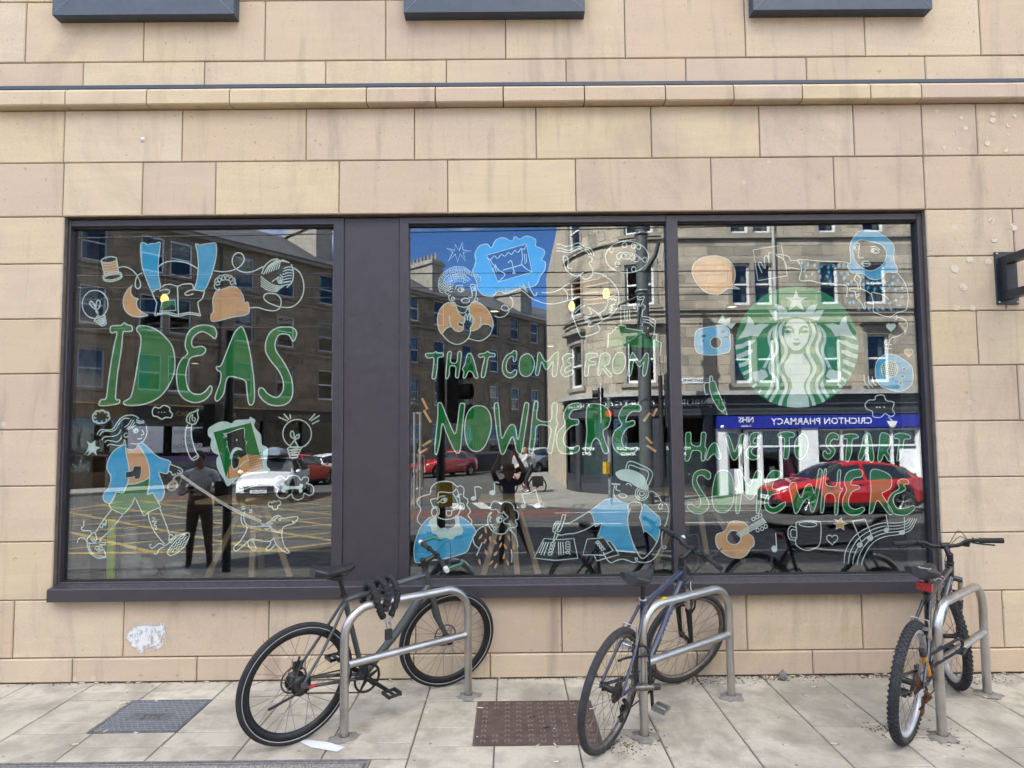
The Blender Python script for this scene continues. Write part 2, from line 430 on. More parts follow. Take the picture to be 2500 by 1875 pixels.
# a splash of white paint on the wall
def blob(cx, cz, pts, y, name, mt, seed=1, parent=None):
    mb = MB(); P = smooth_path([Vector((a, b, 0)) for a, b in pts], 5, True)
    rr = random.Random(seed)
    P = [Vector((p.x+rr.uniform(-.006, .006), y, p.y+rr.uniform(-.006, .006))) for p in P]
    mb.poly(P); return mb.build(name, mt, parent)
def patch_mat(name, c, fade=.5, scale=14):
    """paint worn thin: broken up by noise, transparent in the gaps"""
    m, t, p = new_mat(name)
    p.inputs['Base Color'].default_value = (*c, 1); p.inputs['Roughness'].default_value = .8
    v = coords(t); n = noise(t, v, scale, 6, .7); n2 = noise(t, coords(t, (1, 1, .25)), 60, 3, .6)
    a = maprange(t, mth(t, 'ADD', n, mth(t, 'MULTIPLY', n2, .4)), fade, fade+.14)
    t.links.new(a, p.inputs['Alpha']); return m
M['white_splash'] = patch_mat('white_paint_worn', (.66, .68, .68), .56, 11)
M['white_splash_thin'] = patch_mat('white_paint_faint', (.60, .59, .56), .64, 7)
def Z3(x, y): return (x*.36166, 1400+y*.36166)
pp = [on_y(*Z3(x, y)) for x, y in ((862, 430), (885, 380), (930, 360), (990, 350), (1050, 358), (1095, 352), (1105, 400), (1090, 440), (1060, 480), (1010, 500), (950, 518), (905, 495), (880, 460))]
bp(blob(0, 0, pp, -.0045, 'paint_splash', M['white_splash']))
pp = [on_y(*Z3(x, y)) for x, y in ((850, 440), (880, 360), (940, 340), (1060, 335), (1130, 350), (1180, 440), (1110, 480), (1040, 520), (950, 535), (890, 500))]
bp(blob(0, 0, pp, -.0035, 'paint_splash', M['white_splash_thin'], 4))
bp(MB().lathe([(0, -.012), (.012, -.01), (.018, 0)], (on_y(349, 341)[0], -.002, on_y(349, 341)[1]), (0, 1, 0), 14).build('alarm_stud', pm('white_plastic', (.7, .7, .68), rough=.4)))

# pale round lichen spots on the upper right blocks
M['lichen'] = patch_mat('pale_lichen', (.61, .53, .40), .52, 30)
ls = MB(); rsp = random.Random(2)
for (x, y, r_) in ((1835, 480, 8), (1940, 508, 9), (1958, 555, 10), (1912, 578, 11), (1865, 637, 9), (1930, 642, 7), (2075, 520, 13), (2078, 495, 10), (2143, 543, 9), (2143, 582, 5), (2053, 620, 12), (2132, 650, 9), (2170, 500, 9), (735, 512, 6), (1345, 600, 5), (1098, 745, 0)):
    if not r_: continue
    cx_, cz_ = on_y(1250+x*.5651, y*.5651); q = r_*.5651*.0031
    ls.poly([(cx_+q*math.cos(a)*rsp.uniform(.8, 1.15), -.0042, cz_+q*math.sin(a)*rsp.uniform(.8, 1.15)) for a in [2*math.pi*i/11 for i in range(11)]])
for (x, y, r_) in ((745, 110, 7), (895, 153, 9), (765, 237, 7), (497, 433, 10), (555, 553, 9), (600, 372, 8), (722, 385, 9), (620, 695, 7), (512, 698, 7)):
    cx_, cz_ = on_y(2150+x*.36157, 500+y*.36157); q = r_*.0021*1.5
    ls.poly([(cx_+q*math.cos(a)*rsp.uniform(.8, 1.15), -.0042, cz_+q*math.sin(a)*rsp.uniform(.8, 1.15)) for a in [2*math.pi*i/11 for i in range(11)]])
bp(ls.build('lichen_spots', M['lichen'], recalc=False, kind='stuff'))
# ================================================================ the display window
win = empty('display_window', (0, .06, .60), label='wide three-pane shop window with painted drawings and green lettering', cat='window')
WI = Matrix.Translation((0, .06, .60)).inverted()
def wp(o):
    o.parent = win; o.matrix_parent_inverse = WI; return o
FY = .040                                       # front face of the frame
def gx(px, py): return on_y(px, py, GY)
P1 = (gx(178, 555)[0], gx(821.5, 555)[0]); P2 = (gx(996, 552)[0], gx(1627, 552)[0]); P3 = (gx(1647, 545)[0], gx(2234, 543)[0])
ZB = gx(1246, 1408)[1]; ZT = gx(1246, 549)[1]
XPA, XPB = on_y(839.6, 545, FY)[0], on_y(975, 540, FY)[0]
def bar(x0, x1, z0, z1, y0=FY, y1=.16, c=.005, mt='frame'):
    wp(MB().cham(x0, x1, y0, y1, z0, z1, c).build('frame_bar', M[mt]))
ov = .012
bar(XL+.002, P1[0]+ov, .640, 3.400); bar(P1[1]-ov, XPA, ZB-ov, ZT+ov)
bar(XPB, P2[0]+ov, ZB-ov, ZT+ov); bar(P2[1]-ov, P3[0]+ov, ZB-ov, ZT+ov)
bar(P3[1]-ov, XR-.002, .640, 3.400)
for a, b in ((P1[0]+ov, XPA), (XPB, P2[1]-ov), (P2[1]-ov, P3[1]-ov)):
    bar(a, b, ZT, 3.398, FY+.002); bar(a, b, .642, ZB, FY+.002)
wp(MB().cham(XPA+.001, XPB-.001, FY+.012, .15, .642, 3.398, .003).build('infill_panel', M['frame'], label='plain dark metal panel between the left and middle panes'))
# gaskets round the glass
gk = MB()
for (a, b) in (P1, P2, P3):
    gk.b2(a, b, FY+.02, GY, ZT-.012, ZT); gk.b2(a, b, FY+.02, GY, ZB, ZB+.008); gk.b2(a, a+.008, FY+.02, GY, ZB+.008, ZT-.012); gk.b2(b-.008, b, FY+.02, GY, ZB+.008, ZT-.012)
wp(gk.build('gasket', M['black_gasket']))
# sill: sloping top, drip face, upturned end
s = MB(); x0, x1 = on_y(113, 1472, -.065)[0], on_y(2288, 1455, -.065)[0]
pr = [(.10, .583), (-.065, .583), (-.065, .668), (-.058, .674), (.052, .69), (.10, .69)]
n = len(pr)
s.add([(x0, y, z) for y, z in pr]+[(x1, y, z) for y, z in pr], [(i, (i+1) % n, n+(i+1) % n, n+i) for i in range(n)]+[tuple(range(n)), tuple(range(2*n-1, n-1, -1))])
wp(s.build('sill', M['frame']))
PANES = []
for nm, (a, b) in (('left', P1), ('mid', P2), ('right', P3)):
    PANES.append(wp(MB().b2(a-.008, b+.008, GY, GY+.008, ZB-.008, ZT+.008).build('glass_pane', M['shop_glass'])))
# ================================================================ hanging sign bracket at the right edge
M['sign_black'] = pm('black_sign_paint', (.022, .026, .031), (.016, .019, .022), 10, .38, spec=.5)
bx0, bz1 = on_y(2425, 616); bx1, bz0 = on_y(2470, 742)
sg = empty('sign_bracket', (bx0+.1, 0, bz0), label='black steel bracket with a round hanging sign, at the right edge of the wall', cat='sign')
def sgp(o): o.parent = sg; o.matrix_parent_inverse = Matrix.Translation((bx0+.1, 0, bz0)).inverted(); return o
bw = .165
sgp(MB().cham(bx0, bx0+bw, -.012, -.001, bz0-.005, bz1, .003).build('wall_plate', M['sign_black']))
for zc in (bz1-.075, bz0+.055):
    a = MB(); a.b2(bx0+.035, bx0+.095, -.62, -.012, zc-.03, zc+.03); sgp(a.build('arm', M['sign_black']))
a = MB(); a.b2(bx0+.03, bx0+.10, -.075, -.012, bz0+.085, bz1-.105); sgp(a.build('web_plate', M['sign_black']))
zc = (bz0+bz1)/2
a = MB().lathe([(0, -.04), (.30, -.04), (.31, -.03), (.31, .03), (.30, .04), (0, .04)], (bx0+.165, -.58, zc), (1, 0, 0), 48)
sgp(a.build('round_sign', M['sign_black']))
for xx, zz in ((bx0+.016, bz1-.015), (bx0+bw-.016, bz1-.015), (bx0+.016, bz0+.012), (bx0+bw-.016, bz0+.012)):
    sgp(MB().lathe([(0, -.006), (.007, -.005), (.008, 0)], (xx, -.012, zz), (0, 1, 0), 8).build('bolt', M['steel_screw']))
# ================================================================ ground
def slab_mat():
    m, t, p = new_mat('paving_concrete')
    oi = nd(t, 'ShaderNodeObjectInfo')
    v = coords(t, (1, 1, 1), True); vw = coords(t)
    cr = nd(t, 'ShaderNodeValToRGB'); t.links.new(oi.outputs['Random'], cr.inputs[0])
    e = cr.color_ramp; cs = [(0, (.49, .435, .335)), (.35, (.55, .49, .38)), (.7, (.51, .46, .365)), (1, (.60, .54, .42))]
    while len(e.elements) < len(cs): e.elements.new(.5)
    for el, (q, c) in zip(e.elements, cs): el.position = q; el.color = (*c, 1)
    big = noise(t, vw, 1.4, 6, .65, .4); mid = noise(t, v, 7, 5, .6); grain = noise(t, v, 170, 3, .7); fine = noise(t, v, 420, 2, .6)
    c = mix(t, maprange(t, big, .43, .64, 0, .95), cr.outputs[0], (.25, .22, .165))
    c = mix(t, maprange(t, mid, .46, .66, 0, .75), c, (.27, .235, .175))
    c = mix(t, maprange(t, noise(t, v, 3.1, 4, .6), .54, .74, 0, .35), c, (.58, .535, .445))
    c = mix(t, maprange(t, grain, .4, .78, 0, .5), c, (.235, .21, .17))
    c = mix(t, maprange(t, fine, .4, .75, 0, .35), c, (.60, .56, .47))
    # gum and oil spots
    vo = nd(t, 'ShaderNodeTexVoronoi', feature='F1'); vo.inputs['Scale'].default_value = 7.5; t.links.new(vw, vo.inputs['Vector'])
    sp = maprange(t, vo.outputs['Distance'], .05, .075, 1, 0); sel = maprange(t, noise(t, vw, 2.3, 2), .50, .54)
    c = mix(t, mth(t, 'MULTIPLY', mth(t, 'MULTIPLY', sp, sel), .75), c, (.11, .10, .09))
    t.links.new(c, p.inputs['Base Color']); p.inputs['Roughness'].default_value = .9; p.inputs['Specular IOR Level'].default_value = .25
    bump(t, p, mth(t, 'ADD', grain, mth(t, 'MULTIPLY', mid, .8)), .6, .005)
    return m
M['slab'] = slab_mat()
M['joint'] = pm('sandy_joint', (.17, .145, .11), (.10, .085, .065), 30, .95, bs=.5, bscale=150)
M['iron'] = pm('worn_iron', (.135, .125, .118), (.085, .08, .075), 14, .55, metal=.3, bs=.3, bscale=90, spec=.4)
M['grey_iron'] = pm('galvanised_cover', (.17, .18, .195), (.12, .13, .14), 12, .5, metal=.35, bs=.2, bscale=90, spec=.4)
M['brown_iron'] = pm('rusty_brown_iron', (.13, .092, .074), (.085, .06, .05), 16, .7, metal=.1, bs=.4, bscale=90, spec=.3)
M['worn_stud'] = pm('worn_stud_metal', (.36, .38, .40), (.26, .28, .30), 30, .45, metal=.4)
M['worn_hook'] = pm('worn_hook_iron', (.24, .185, .15), (.17, .13, .105), 30, .6, metal=.2)
M['granite'] = pm('rough_granite', (.24, .235, .225), (.13, .125, .12), 55, .85, bs=.5, bscale=120)
def speckle_mat():
    m, t, p = new_mat('exposed_aggregate')
    v = coords(t); vo = nd(t, 'ShaderNodeTexVoronoi'); vo.inputs['Scale'].default_value = 95; t.links.new(v, vo.inputs['Vector'])
    c = mix(t, maprange(t, vo.outputs['Distance'], .1, .55), (.50, .455, .38), (.17, .155, .135))
    c = mix(t, maprange(t, noise(t, v, 3, 4), .4, .7, 0, .6), c, (.27, .25, .215))
    t.links.new(c, p.inputs['Base Color']); p.inputs['Roughness'].default_value = .9
    bump(t, p, vo.outputs['Distance'], .8, .004); return m
M['aggregate'] = speckle_mat()
KERB_Y = -4.4
ground = MB()
ground.b2(-420, 420, -700, 60, -1.5, -.300)
ground.build('ground', pm('bare_ground', (.12, .115, .11), rough=.95), kind='structure')
pav = MB()                                     # bedding under the slabs, falling towards the kerb
def wedge(mb, x0, x1, y0, y1, dz, bot=-.29, mi=0):
    mb.add([(x0, y0, bot), (x1, y0, bot), (x1, y1, bot), (x0, y1, bot), (x0, y0, zg(y0)+dz), (x1, y0, zg(y0)+dz), (x1, y1, zg(y1)+dz), (x0, y1, zg(y1)+dz)],
           [(0, 3, 2, 1), (4, 5, 6, 7), (0, 1, 5, 4), (1, 2, 6, 5), (2, 3, 7, 6), (3, 0, 4, 7)], mi)
wedge(pav, -14, 14, KERB_Y+.151, .012, -.006)
pavement = pav.build('pavement', M['joint'], kind='structure')
def Z4(x, y): return (750+x*.36166, 1500+y*.36166)
# three covers set into the paving: (corner pixels) -> rectangles
def gcorn(pts): return [gnd(*p) for p in pts]
A = gcorn([Z3(600, 1083), Z3(1225, 1066), Z3(1420, 843), Z3(868, 858)])
B = gcorn([Z4(1125, 885), Z4(1905, 880), Z4(1990, 578), Z4(1150, 580)])
ax0, ax1, ay0, ay1 = (A[0].x+A[3].x)/2, (A[1].x+A[2].x)/2, (A[0].y+A[1].y)/2, (A[2].y+A[3].y)/2
bx0_, bx1_, by0, by1 = (B[0].x+B[3].x)/2, (B[1].x+B[2].x)/2, (B[0].y+B[1].y)/2, (B[2].y+B[3].y)/2
T = gcorn([(905, 1852)]); tx1, ty1 = T[0].x, T[0].y
HOLES = [(ax0, ax1, ay0, ay1), (bx0_, bx1_, by0, by1), (-9, tx1, -3.2, ty1)]
def clip_out(r, h):
    """rectangle minus rectangle -> up to four rectangles"""
    x0, x1, y0, y1 = r; a0, a1, b0, b1 = h
    if a0 >= x1 or a1 <= x0 or b0 >= y1 or b1 <= y0: return [r]
    o = []
    if b0 > y0: o.append((x0, x1, y0, b0))
    if b1 < y1: o.append((x0, x1, b1, y1))
    m0, m1 = max(y0, b0), min(y1, b1)
    if a0 > x0: o.append((x0, a0, m0, m1))
    if a1 < x1: o.append((a1, x1, m0, m1))
    return [q for q in o if q[1]-q[0] > .035 and q[3]-q[2] > .035]
rp = random.Random(11)
xs = [gnd(px, 1656).x for px in (95, 253, 412, 575, 734, 897, 1057, 1215, 1377, 1540, 1702, 1864, 2011, 2170, 2330)]
while xs[0] > -6.5: xs.insert(0, xs[0]-.472)
while xs[-1] < 6.5: xs.append(xs[-1]+.472)
YJ = {6: [gnd(1150, 1688).y, gnd(1100, 1776).y], 7: [gnd(1130, 1726).y, gnd(1120, 1820).y]}
i0 = xs.index([x for x in xs if abs(x-gnd(95, 1656).x) < 1e-6][0])
def slab(x0, x1, y0, y1):
    g = .0045; c = .004; dz = rp.uniform(-.0015, .0015)
    x0 += g; x1 -= g; y0 += g; y1 -= g
    tl = rp.uniform(-.0012, .0012)
    v = []
    for (a, b, q, zz) in ((x0, x1, 0, -c), (x0+c, x1-c, c, 0)):
        for x, y in ((a, y0+q), (b, y0+q), (b, y1-q), (a, y1-q)): v.append((x, y, zg(y)+dz+zz+tl*(1 if x > (x0+x1)/2 else -1)))
    v += [(x0, y0, zg(y0)-.03), (x1, y0, zg(y0)-.03), (x1, y1, zg(y1)-.03), (x0, y1, zg(y1)-.03)]
    mb = MB().add(v, [(4, 5, 6, 7), (0, 1, 5, 4), (1, 2, 6, 5), (2, 3, 7, 6), (3, 0, 4, 7), (8, 9, 1, 0), (9, 10, 2, 1), (10, 11, 3, 2), (11, 8, 0, 3)])
    mb.build('paving_slab', M['slab'], pavement, recalc=False)
for i in range(len(xs)-1):
    k = i-i0; y = -.004
    ys = [y]
    if k in YJ: ys += YJ[k]
    else: ys.append(y-rp.choice((.16, .3, .42, .55)))
    while ys[-1] > KERB_Y+.15: ys.append(ys[-1]-rp.choice((.45, .6, .6, .75)))
    ys[-1] = KERB_Y+.152
    if len(ys) > 2 and ys[-2]-ys[-1] < .08: del ys[-2]
    for a, b in zip(ys, ys[1:]):
        rects = [(xs[i], xs[i+1], b, a)]
        for h in HOLES: rects = [q for r in rects for q in clip_out(r, h)]
        for q in rects: slab(*q)
# kerb of granite lengths
x = -14
while x < 14:
    l = rp.uniform(.85, .95)
    kb = MB(); kb.add([(x+.003, KERB_Y, -.29), (x+l-.003, KERB_Y, -.29), (x+l-.003, KERB_Y+.148, -.29), (x+.003, KERB_Y+.148, -.29),
                      (x+.003, KERB_Y+.01, zg(KERB_Y)-.002), (x+l-.003, KERB_Y+.01, zg(KERB_Y)-.002), (x+l-.003, KERB_Y+.148, zg(KERB_Y)+.002), (x+.003, KERB_Y+.148, zg(KERB_Y)+.002)],
                     [(0, 3, 2, 1), (4, 5, 6, 7), (0, 1, 5, 4), (1, 2, 6, 5), (2, 3, 7, 6), (3, 0, 4, 7)])
    kb.build('kerb_stone', M['granite'], pavement); x += l
# --- covers
def cover_base(name, r, mt, label, inset=.006, fr=.02):
    x0, x1, y0, y1 = r; xc, yc = (x0+x1)/2, (y0+y1)/2
    root = empty(name, (xc, yc, zg(yc)), label=label, cat='manhole cover'); root.rotation_euler = (math.atan(SLOPE), 0, 0)
    W, H = x1-x0-.008, (y1-y0-.008)
    pl = MB(); pl.b2(-W/2+fr+.004, W/2-fr-.004, -H/2+fr+.004, H/2-fr-.004, -.03, -.003); pl.build('cover_plate', mt, root)
    f = MB()
    f.b2(-W/2, W/2, -H/2, -H/2+fr, -.03, -.001); f.b2(-W/2, W/2, H/2-fr, H/2, -.03, -.001); f.b2(-W/2, -W/2+fr, -H/2+fr, H/2-fr, -.03, -.001); f.b2(W/2-fr, W/2, -H/2+fr, H/2-fr, -.03, -.001)
    f.build('rim', mt, root); return root, W-2*fr-.008, H-2*fr-.008
ro, W, H = cover_base('manhole_cover', HOLES[0], M['grey_iron'], 'grey studded steel cover in the paving at the left', fr=.012)
st_ = MB(); nx, ny = 26, 16
for i in range(nx):
    for j in range(ny):
        x_, y_ = (i+.5)/nx*W-W/2, (j+.5)/ny*H-H/2
        if abs(x_) < .13 and abs(y_+.02) < .05: continue
        a = R_(35 if (i+j) % 2 else -35)
        st_.box((x_, y_, -.0008), (.018, .007, .006), 0, Matrix.Rotation(a, 3, 'Z'))
st_.build('raised_studs', M['worn_stud'], ro, kind='stuff')
# cast letters pressed in the middle
def text_mesh(s, size, name, mt, parent=None, extrude=.001, align='CENTER', bold=False, spacing=1.0, M4=None, mirror=False):
    cu = bpy.data.curves.new(name, 'FONT'); cu.body = s; cu.size = size; cu.extrude = extrude; cu.align_x = align; cu.align_y = 'CENTER'; cu.space_character = spacing
    if bold: cu.offset = size*.012
    cu.resolution_u = 2
    to = bpy.data.objects.new(name, cu); col.objects.link(to); bpy.context.view_layer.update()
    dg = bpy.context.evaluated_depsgraph_get(); me = bpy.data.meshes.new_from_object(to.evaluated_get(dg)); me.name = name
    bpy.data.objects.remove(to); bpy.data.curves.remove(cu)
    me.materials.clear(); me.materials.append(mt)
    o = bpy.data.objects.new(name, me); col.objects.link(o)
    if M4 is not None: me.transform(M4)
    if parent is not None: o.parent = parent
    return o
t_ = text_mesh('STK', .075, 'cast_lettering', M['iron'], ro, .0015, bold=True, M4=Matrix.Translation((0, -.02, -.0015)))
ro, W, H = cover_base('manhole_cover', HOLES[1], M['brown_iron'], 'brown rusty iron cover with raised hook pattern beside the middle bicycle', fr=.01)
hk = MB(); nx, ny = 10, 9
for i in range(nx):
    for j in range(ny):
        x_, y_ = (i+.5)/nx*W-W/2, (j+.5)/ny*H-H/2
        if i in (1, 8) and 1 < j < 7: continue
        w_, h_ = .030, .020; fl = -1 if i < 5 else 1
        hk.box((x_, y_+fl*h_/2*-1, -.001), (w_, .007, .005)); hk.box((x_-w_/2+.0035, y_, -.001), (.007, h_, .0048)); hk.box((x_+w_/2-.0035, y_, -.001), (.007, h_, .0046))
hk.build('raised_hooks', M['worn_hook'], ro, kind='stuff')
for x_, y_ in ((-.02, .06), (.06, -.08)): MB().box((x_, y_, -.0022), (.035, .013, .003), 0, Matrix.Rotation(.4, 3, 'Z')).build('key_hole', M['black_gasket'], ro)
tr_ = HOLES[2]
rt = empty('inspection_tray', (tx1-1.2, ty1-.1, zg(ty1-.1)), label='long metal-edged tray cover filled with rough concrete at the bottom left', cat='manhole cover'); rt.rotation_euler = (math.atan(SLOPE), 0, 0)
f = MB(); x1 = 1.2; L = 3.6
f.b2(-L, x1, .086, .096, -.05, .002); f.b2(x1-.010, x1, -1.4, .0858, -.05, .002); f.b2(-L, x1-.012, .060, .070, -.05, .001); f.b2(x1-.036, x1-.026, -1.4, .0598, -.05, .001)
f.build('rim', M['granite'], rt)
f = MB(); f.b2(-L, x1-.040, -1.4, .056, -.05, -.003); f.b2(-L, x1-.0265, .0705, .0855, -.05, -.006); f.build('concrete_infill', M['aggregate'], rt)
# ================================================================ cycle stands
def brushed():
    m, t, p = new_mat('brushed_stainless')
    v = coords(t, (1, 1, 1)); vz = coords(t, (30, 30, 3), obj=True)
    n = noise(t, vz, 9, 4, .7)
    c = mix(t, maprange(t, noise(t, v, 9, 4), .42, .7, 0, .7), (.50, .485, .45), (.36, .34, .305))
    t.links.new(c, p.inputs['Base Color']); p.inputs['Metallic'].default_value = 1
    t.links.new(maprange(t, n, .3, .7, .30, .46), p.inputs['Roughness'])
    bump(t, p, n, .10, .001); return m
M['stainless'] = brushed()
M['mortar_collar'] = pm('patched_mortar', (.25, .23, .20), (.17, .155, .135), 30, .95, bs=.6, bscale=80)
def arc(c, r, a0, a1, n, ex, ez):
    return [c+ex*(r*math.cos(a0+(a1-a0)*i/n))+ez*(r*math.sin(a0+(a1-a0)*i/n)) for i in range(n+1)]
stands = [((840, 1802), (1143.6, 1699.5), 'left'), ((1573, 1799), (1785.7, 1701), 'middle'), ((2300, 1799), (2410.7, 1695), 'right')]
SLAB = {'left': 'stainless steel hoop stand holding the grey bicycle with the chain lock',
        'middle': 'stainless steel hoop stand with a yellow sticker, beside the navy bicycle',
        'right': 'stainless steel hoop stand locked to the black bicycle at the right'}
def make_stand(a, b, nm):
    p0, p1 = gnd(*a), gnd(*b); d = p1-p0; d.z = 0; L = d.length; ex = d.normalized()
    root = empty('cycle_stand', p0, math.atan2(ex.y, ex.x), label=SLAB[nm], cat='bike stand', group='stainless cycle stands along the wall')
    X, Z = Vector((1, 0, 0)), Vector((0, 0, 1)); z1 = p1.z-p0.z
    h = .735; r = .17
    pts = [Vector((0, 0, -.04)), Vector((0, 0, .2)), Vector((0, 0, .4))]+arc(Vector((r, 0, h-r)), r, math.pi, math.pi/2, 9, X, Z)+arc(Vector((L-r, 0, h-r)), r, math.pi/2, 0, 9, X, Z)+[Vector((L, 0, .4)), Vector((L, 0, .2)), Vector((L, 0, z1-.04))]
    MB().tube(pts, .0255, 20).build('hoop', M['stainless'], root)
    MB().cyl((.022, 0, .415), (L-.022, 0, .418), .0235, 18).build('cross_rail', M['stainless'], root)
    for i, xx in enumerate((0, L)):
        zz = (0, z1)[i]; rr = random.Random(hash(nm) % 7+i+len(nm)); mb = MB(); n = 22
        rim = [(xx+(.085+rr.uniform(-.02, .03))*math.cos(2*math.pi*k/n), (.075+rr.uniform(-.02, .02))*math.sin(2*math.pi*k/n), zz+.0015) for k in range(n)]
        top = [(xx+.03*math.cos(2*math.pi*k/n), .03*math.sin(2*math.pi*k/n), zz+.014) for k in range(n)]
        mb.loft([rim, top], 0, True, False); mb.build('mortar_collar', M['mortar_collar'], root)
    return root, L
STD = [make_stand(*s) for s in stands]
# ================================================================ bicycles
M['rubber'] = pm('tyre_rubber', (.022, .022, .023), (.035, .034, .033), 20, .8, bs=.25, bscale=200, spec=.3)
M['rubber_grey'] = pm('dusty_rubber', (.045, .045, .046), (.03, .03, .03), 20, .85, bs=.35, bscale=150, spec=.3)
M['black_alloy'] = pm('black_anodised', (.018, .018, .019), (.028, .027, .026), 25, .4, metal=.4, spec=.5)
M['black_plastic'] = pm('black_plastic', (.02, .02, .021), (.03, .03, .03), 25, .5)
M['saddle_vinyl'] = pm('saddle_vinyl', (.018, .019, .021), (.026, .026, .028), 14, .42, bs=.12, bscale=150)
M['spoke'] = pm('steel_spoke', (.22, .20, .17), (.12, .10, .085), 40, .45, metal=.8)
M['alloy'] = pm('bare_alloy', (.55, .55, .54), (.42, .42, .41), 20, .34, metal=1)
M['rim_silver'] = pm('silver_rim', (.62, .62, .62), (.5, .5, .5), 18, .4, metal=.6)
M['reflective'] = pm('reflective_stripe', (.42, .43, .44), (.34, .35, .36), 40, .5)
M['paint_grey'] = pm('dark_grey_green_paint', (.062, .071, .073), (.052, .06, .062), 8, .38, coat=.25)
M['paint_navy'] = pm('navy_paint', (.028, .036, .070), (.022, .028, .052), 8, .35, coat=.4)
M['paint_black'] = pm('gloss_black_paint', (.016, .017, .02), (.022, .022, .026), 8, .3, coat=.5)
M['green_grip'] = pm('green_bar_end', (.028, .13, .085), (.02, .09, .06), 25, .5)
M['white_cap'] = pm('white_cap', (.6, .6, .58), rough=.45)
M['red_plastic'] = pm('red_reflector', (.45, .012, .012), (.3, .008, .008), 40, .25)
M['rust'] = pm('rusty_steel', (.14, .06, .028), (.07, .032, .018), 30, .85, metal=.2, bs=.5, bscale=160)
M['chain'] = pm('oily_chain', (.05, .042, .036), (.1, .085, .07), 90, .5, metal=.6)
M['lock_fabric'] = pm('black_nylon', (.013, .013, .014), (.022, .022, .024), 60, .85, bs=.5, bscale=260)
M['orange_plastic'] = pm('orange_plastic', (.62, .27, .02), (.5, .2, .015), 20, .45)
M['yellow_sticker'] = pm('yellow_sticker', (.72, .62, .03), (.6, .5, .02), 60, .5)
M['white_decal'] = pm('white_decal', (.6, .62, .64), rough=.5)
M['red_decal'] = pm('red_decal', (.35, .02, .02), rough=.5)
V3 = lambda *a: Vector(a)
def bike(name, label, x0, y0, head, lean, steer, W, R, spec):
    root = empty(name, label=label, cat='bicycle')
    fw = V3(math.cos(head), math.sin(head), 0); lf = V3(-math.sin(head), math.cos(head), 0); up_ = V3(0, 0, 1)
    u2 = up_*math.cos(lean)-lf*math.sin(lean); l2 = lf*math.cos(lean)+up_*math.sin(lean)
    root.matrix_world = Matrix(((fw.x, l2.x, u2.x, x0), (fw.y, l2.y, u2.y, y0), (fw.z, l2.z, u2.z, zg(y0)+.002), (0, 0, 0, 1)))
    tw = spec['tw']; Y = V3(0, 1, 0)
    RA = V3(0, 0, R)                                   # rear axle
    dzf = (SLOPE*fw.y*W)/max(.5, math.cos(lean))
    FA = V3(W, 0, R+dzf); rake = .045; ha = R_(71.5); ax = V3(-math.cos(ha), 0, math.sin(ha))
    A0 = FA+V3(-math.sin(ha), 0, -math.cos(ha))*rake
    def axis_at(z): return A0+ax*((z-A0.z)/ax.z)
    HB, HT = axis_at(spec['hb']), axis_at(spec['ht'])
    SA = Matrix.Translation(A0) @ Matrix.Rotation(steer, 4, ax) @ Matrix.Translation(-A0)
    BB = V3(*spec['bb']); ST = V3(*spec['st']); pm_ = M[spec['paint']]
    # ---- frame
    f = MB(); q = spec['tubes']
    f.tube([BB, BB.lerp(ST, .5), ST], q[0], 14); f.tube([ST+(BB-ST).normalized()*spec.get('tt_drop', .03), HT+(HB-HT)*.22], [q[1], q[1]], 14)
    f.tube([BB, BB.lerp(HB, .5), HB+(HT-HB)*.22], [q[2]*.95, q[2], q[2]], 14); f.tube([HB-ax*.004, HT+ax*.004], q[3], 16)
    f.cyl(BB-Y*.036, BB+Y*.036, .022, 16)
    for s in (-1, 1):
        d = RA+Y*(s*.066)
        f.tube([BB+Y*(s*.03)+V3(-.02, 0, 0), BB.lerp(RA, .35)+Y*(s*.045), d+V3(.02, 0, -.004)], [.012, .011, .009], 10)
        tp = ST+(BB-ST).normalized()*.045
        f.tube([tp+Y*(s*.016)+V3(-.01, 0, 0), tp.lerp(RA, .3)+Y*(s*.036), tp.lerp(RA, .6)+Y*(s*.055), d+V3(.004, 0, .018)], [.0095, .009, .0085, .008], 10)
        f.box(d+V3(.006, 0, .006), (.04, .007, .035))
    tp = ST+(BB-ST).normalized()*.045
    bz = tp.lerp(RA, (R+.02-(tp.z-RA.z))/1 if False else .36)
    f.cyl(bz-Y*.04, bz+Y*.04, .008, 8)
    fr = f.build('frame', pm_, root)
    MB().ring(ST+(ST-BB).normalized()*.0, (ST-BB), q[0]+.002, .006, 20, 6).build('seat_clamp', M[spec.get('clamp', 'black_alloy')], fr)
    # ---- seat post, saddle
    sd = (ST-BB).normalized(); SP = ST+sd*spec['post']
    MB().cyl(ST-sd*.02, SP, .0136, 14).build('seat_post', M['black_alloy'], root)
    S = SP+V3(-.03, 0, .03); L = .27; rings = []
    for i in range(15):
        t = i/14; x = -L*.52+L*t
        wdt = .076*(1-t)**.9+.019 if t > .22 else .05+.043*math.sin(t/.22*math.pi/2)
        if t > .97: wdt *= .7
        if i == 0: wdt *= .8
        zt = .018+.012*(1-t)**2-.010*math.sin(t*math.pi); th = .026*(1-t)+.018
        rg = []
        for k in range(16):
            a = 2*math.pi*k/16; yy = math.copysign(abs(math.cos(a))**.65, math.cos(a)); zz = math.copysign(abs(math.sin(a))**.75, math.sin(a))
            dip = -.008*math.exp(-(yy*3)**2) if zz > 0 else 0
            rg.append(S+V3(x, yy*wdt, zt+(zz*.018 if zz > 0 else zz*th*(1-.25*abs(yy)**3))+dip))
        rings.append(rg)
    sa = MB().loft(rings).build('saddle', M['saddle_vinyl'], root)
    rl = MB()
    for s in (-1, 1): rl.tube([S+V3(-.10, s*.035, -.01), S+V3(-.05, s*.022, -.032), S+V3(.05, s*.022, -.032), S+V3(.115, s*.01, -.004)], .0035, 6)
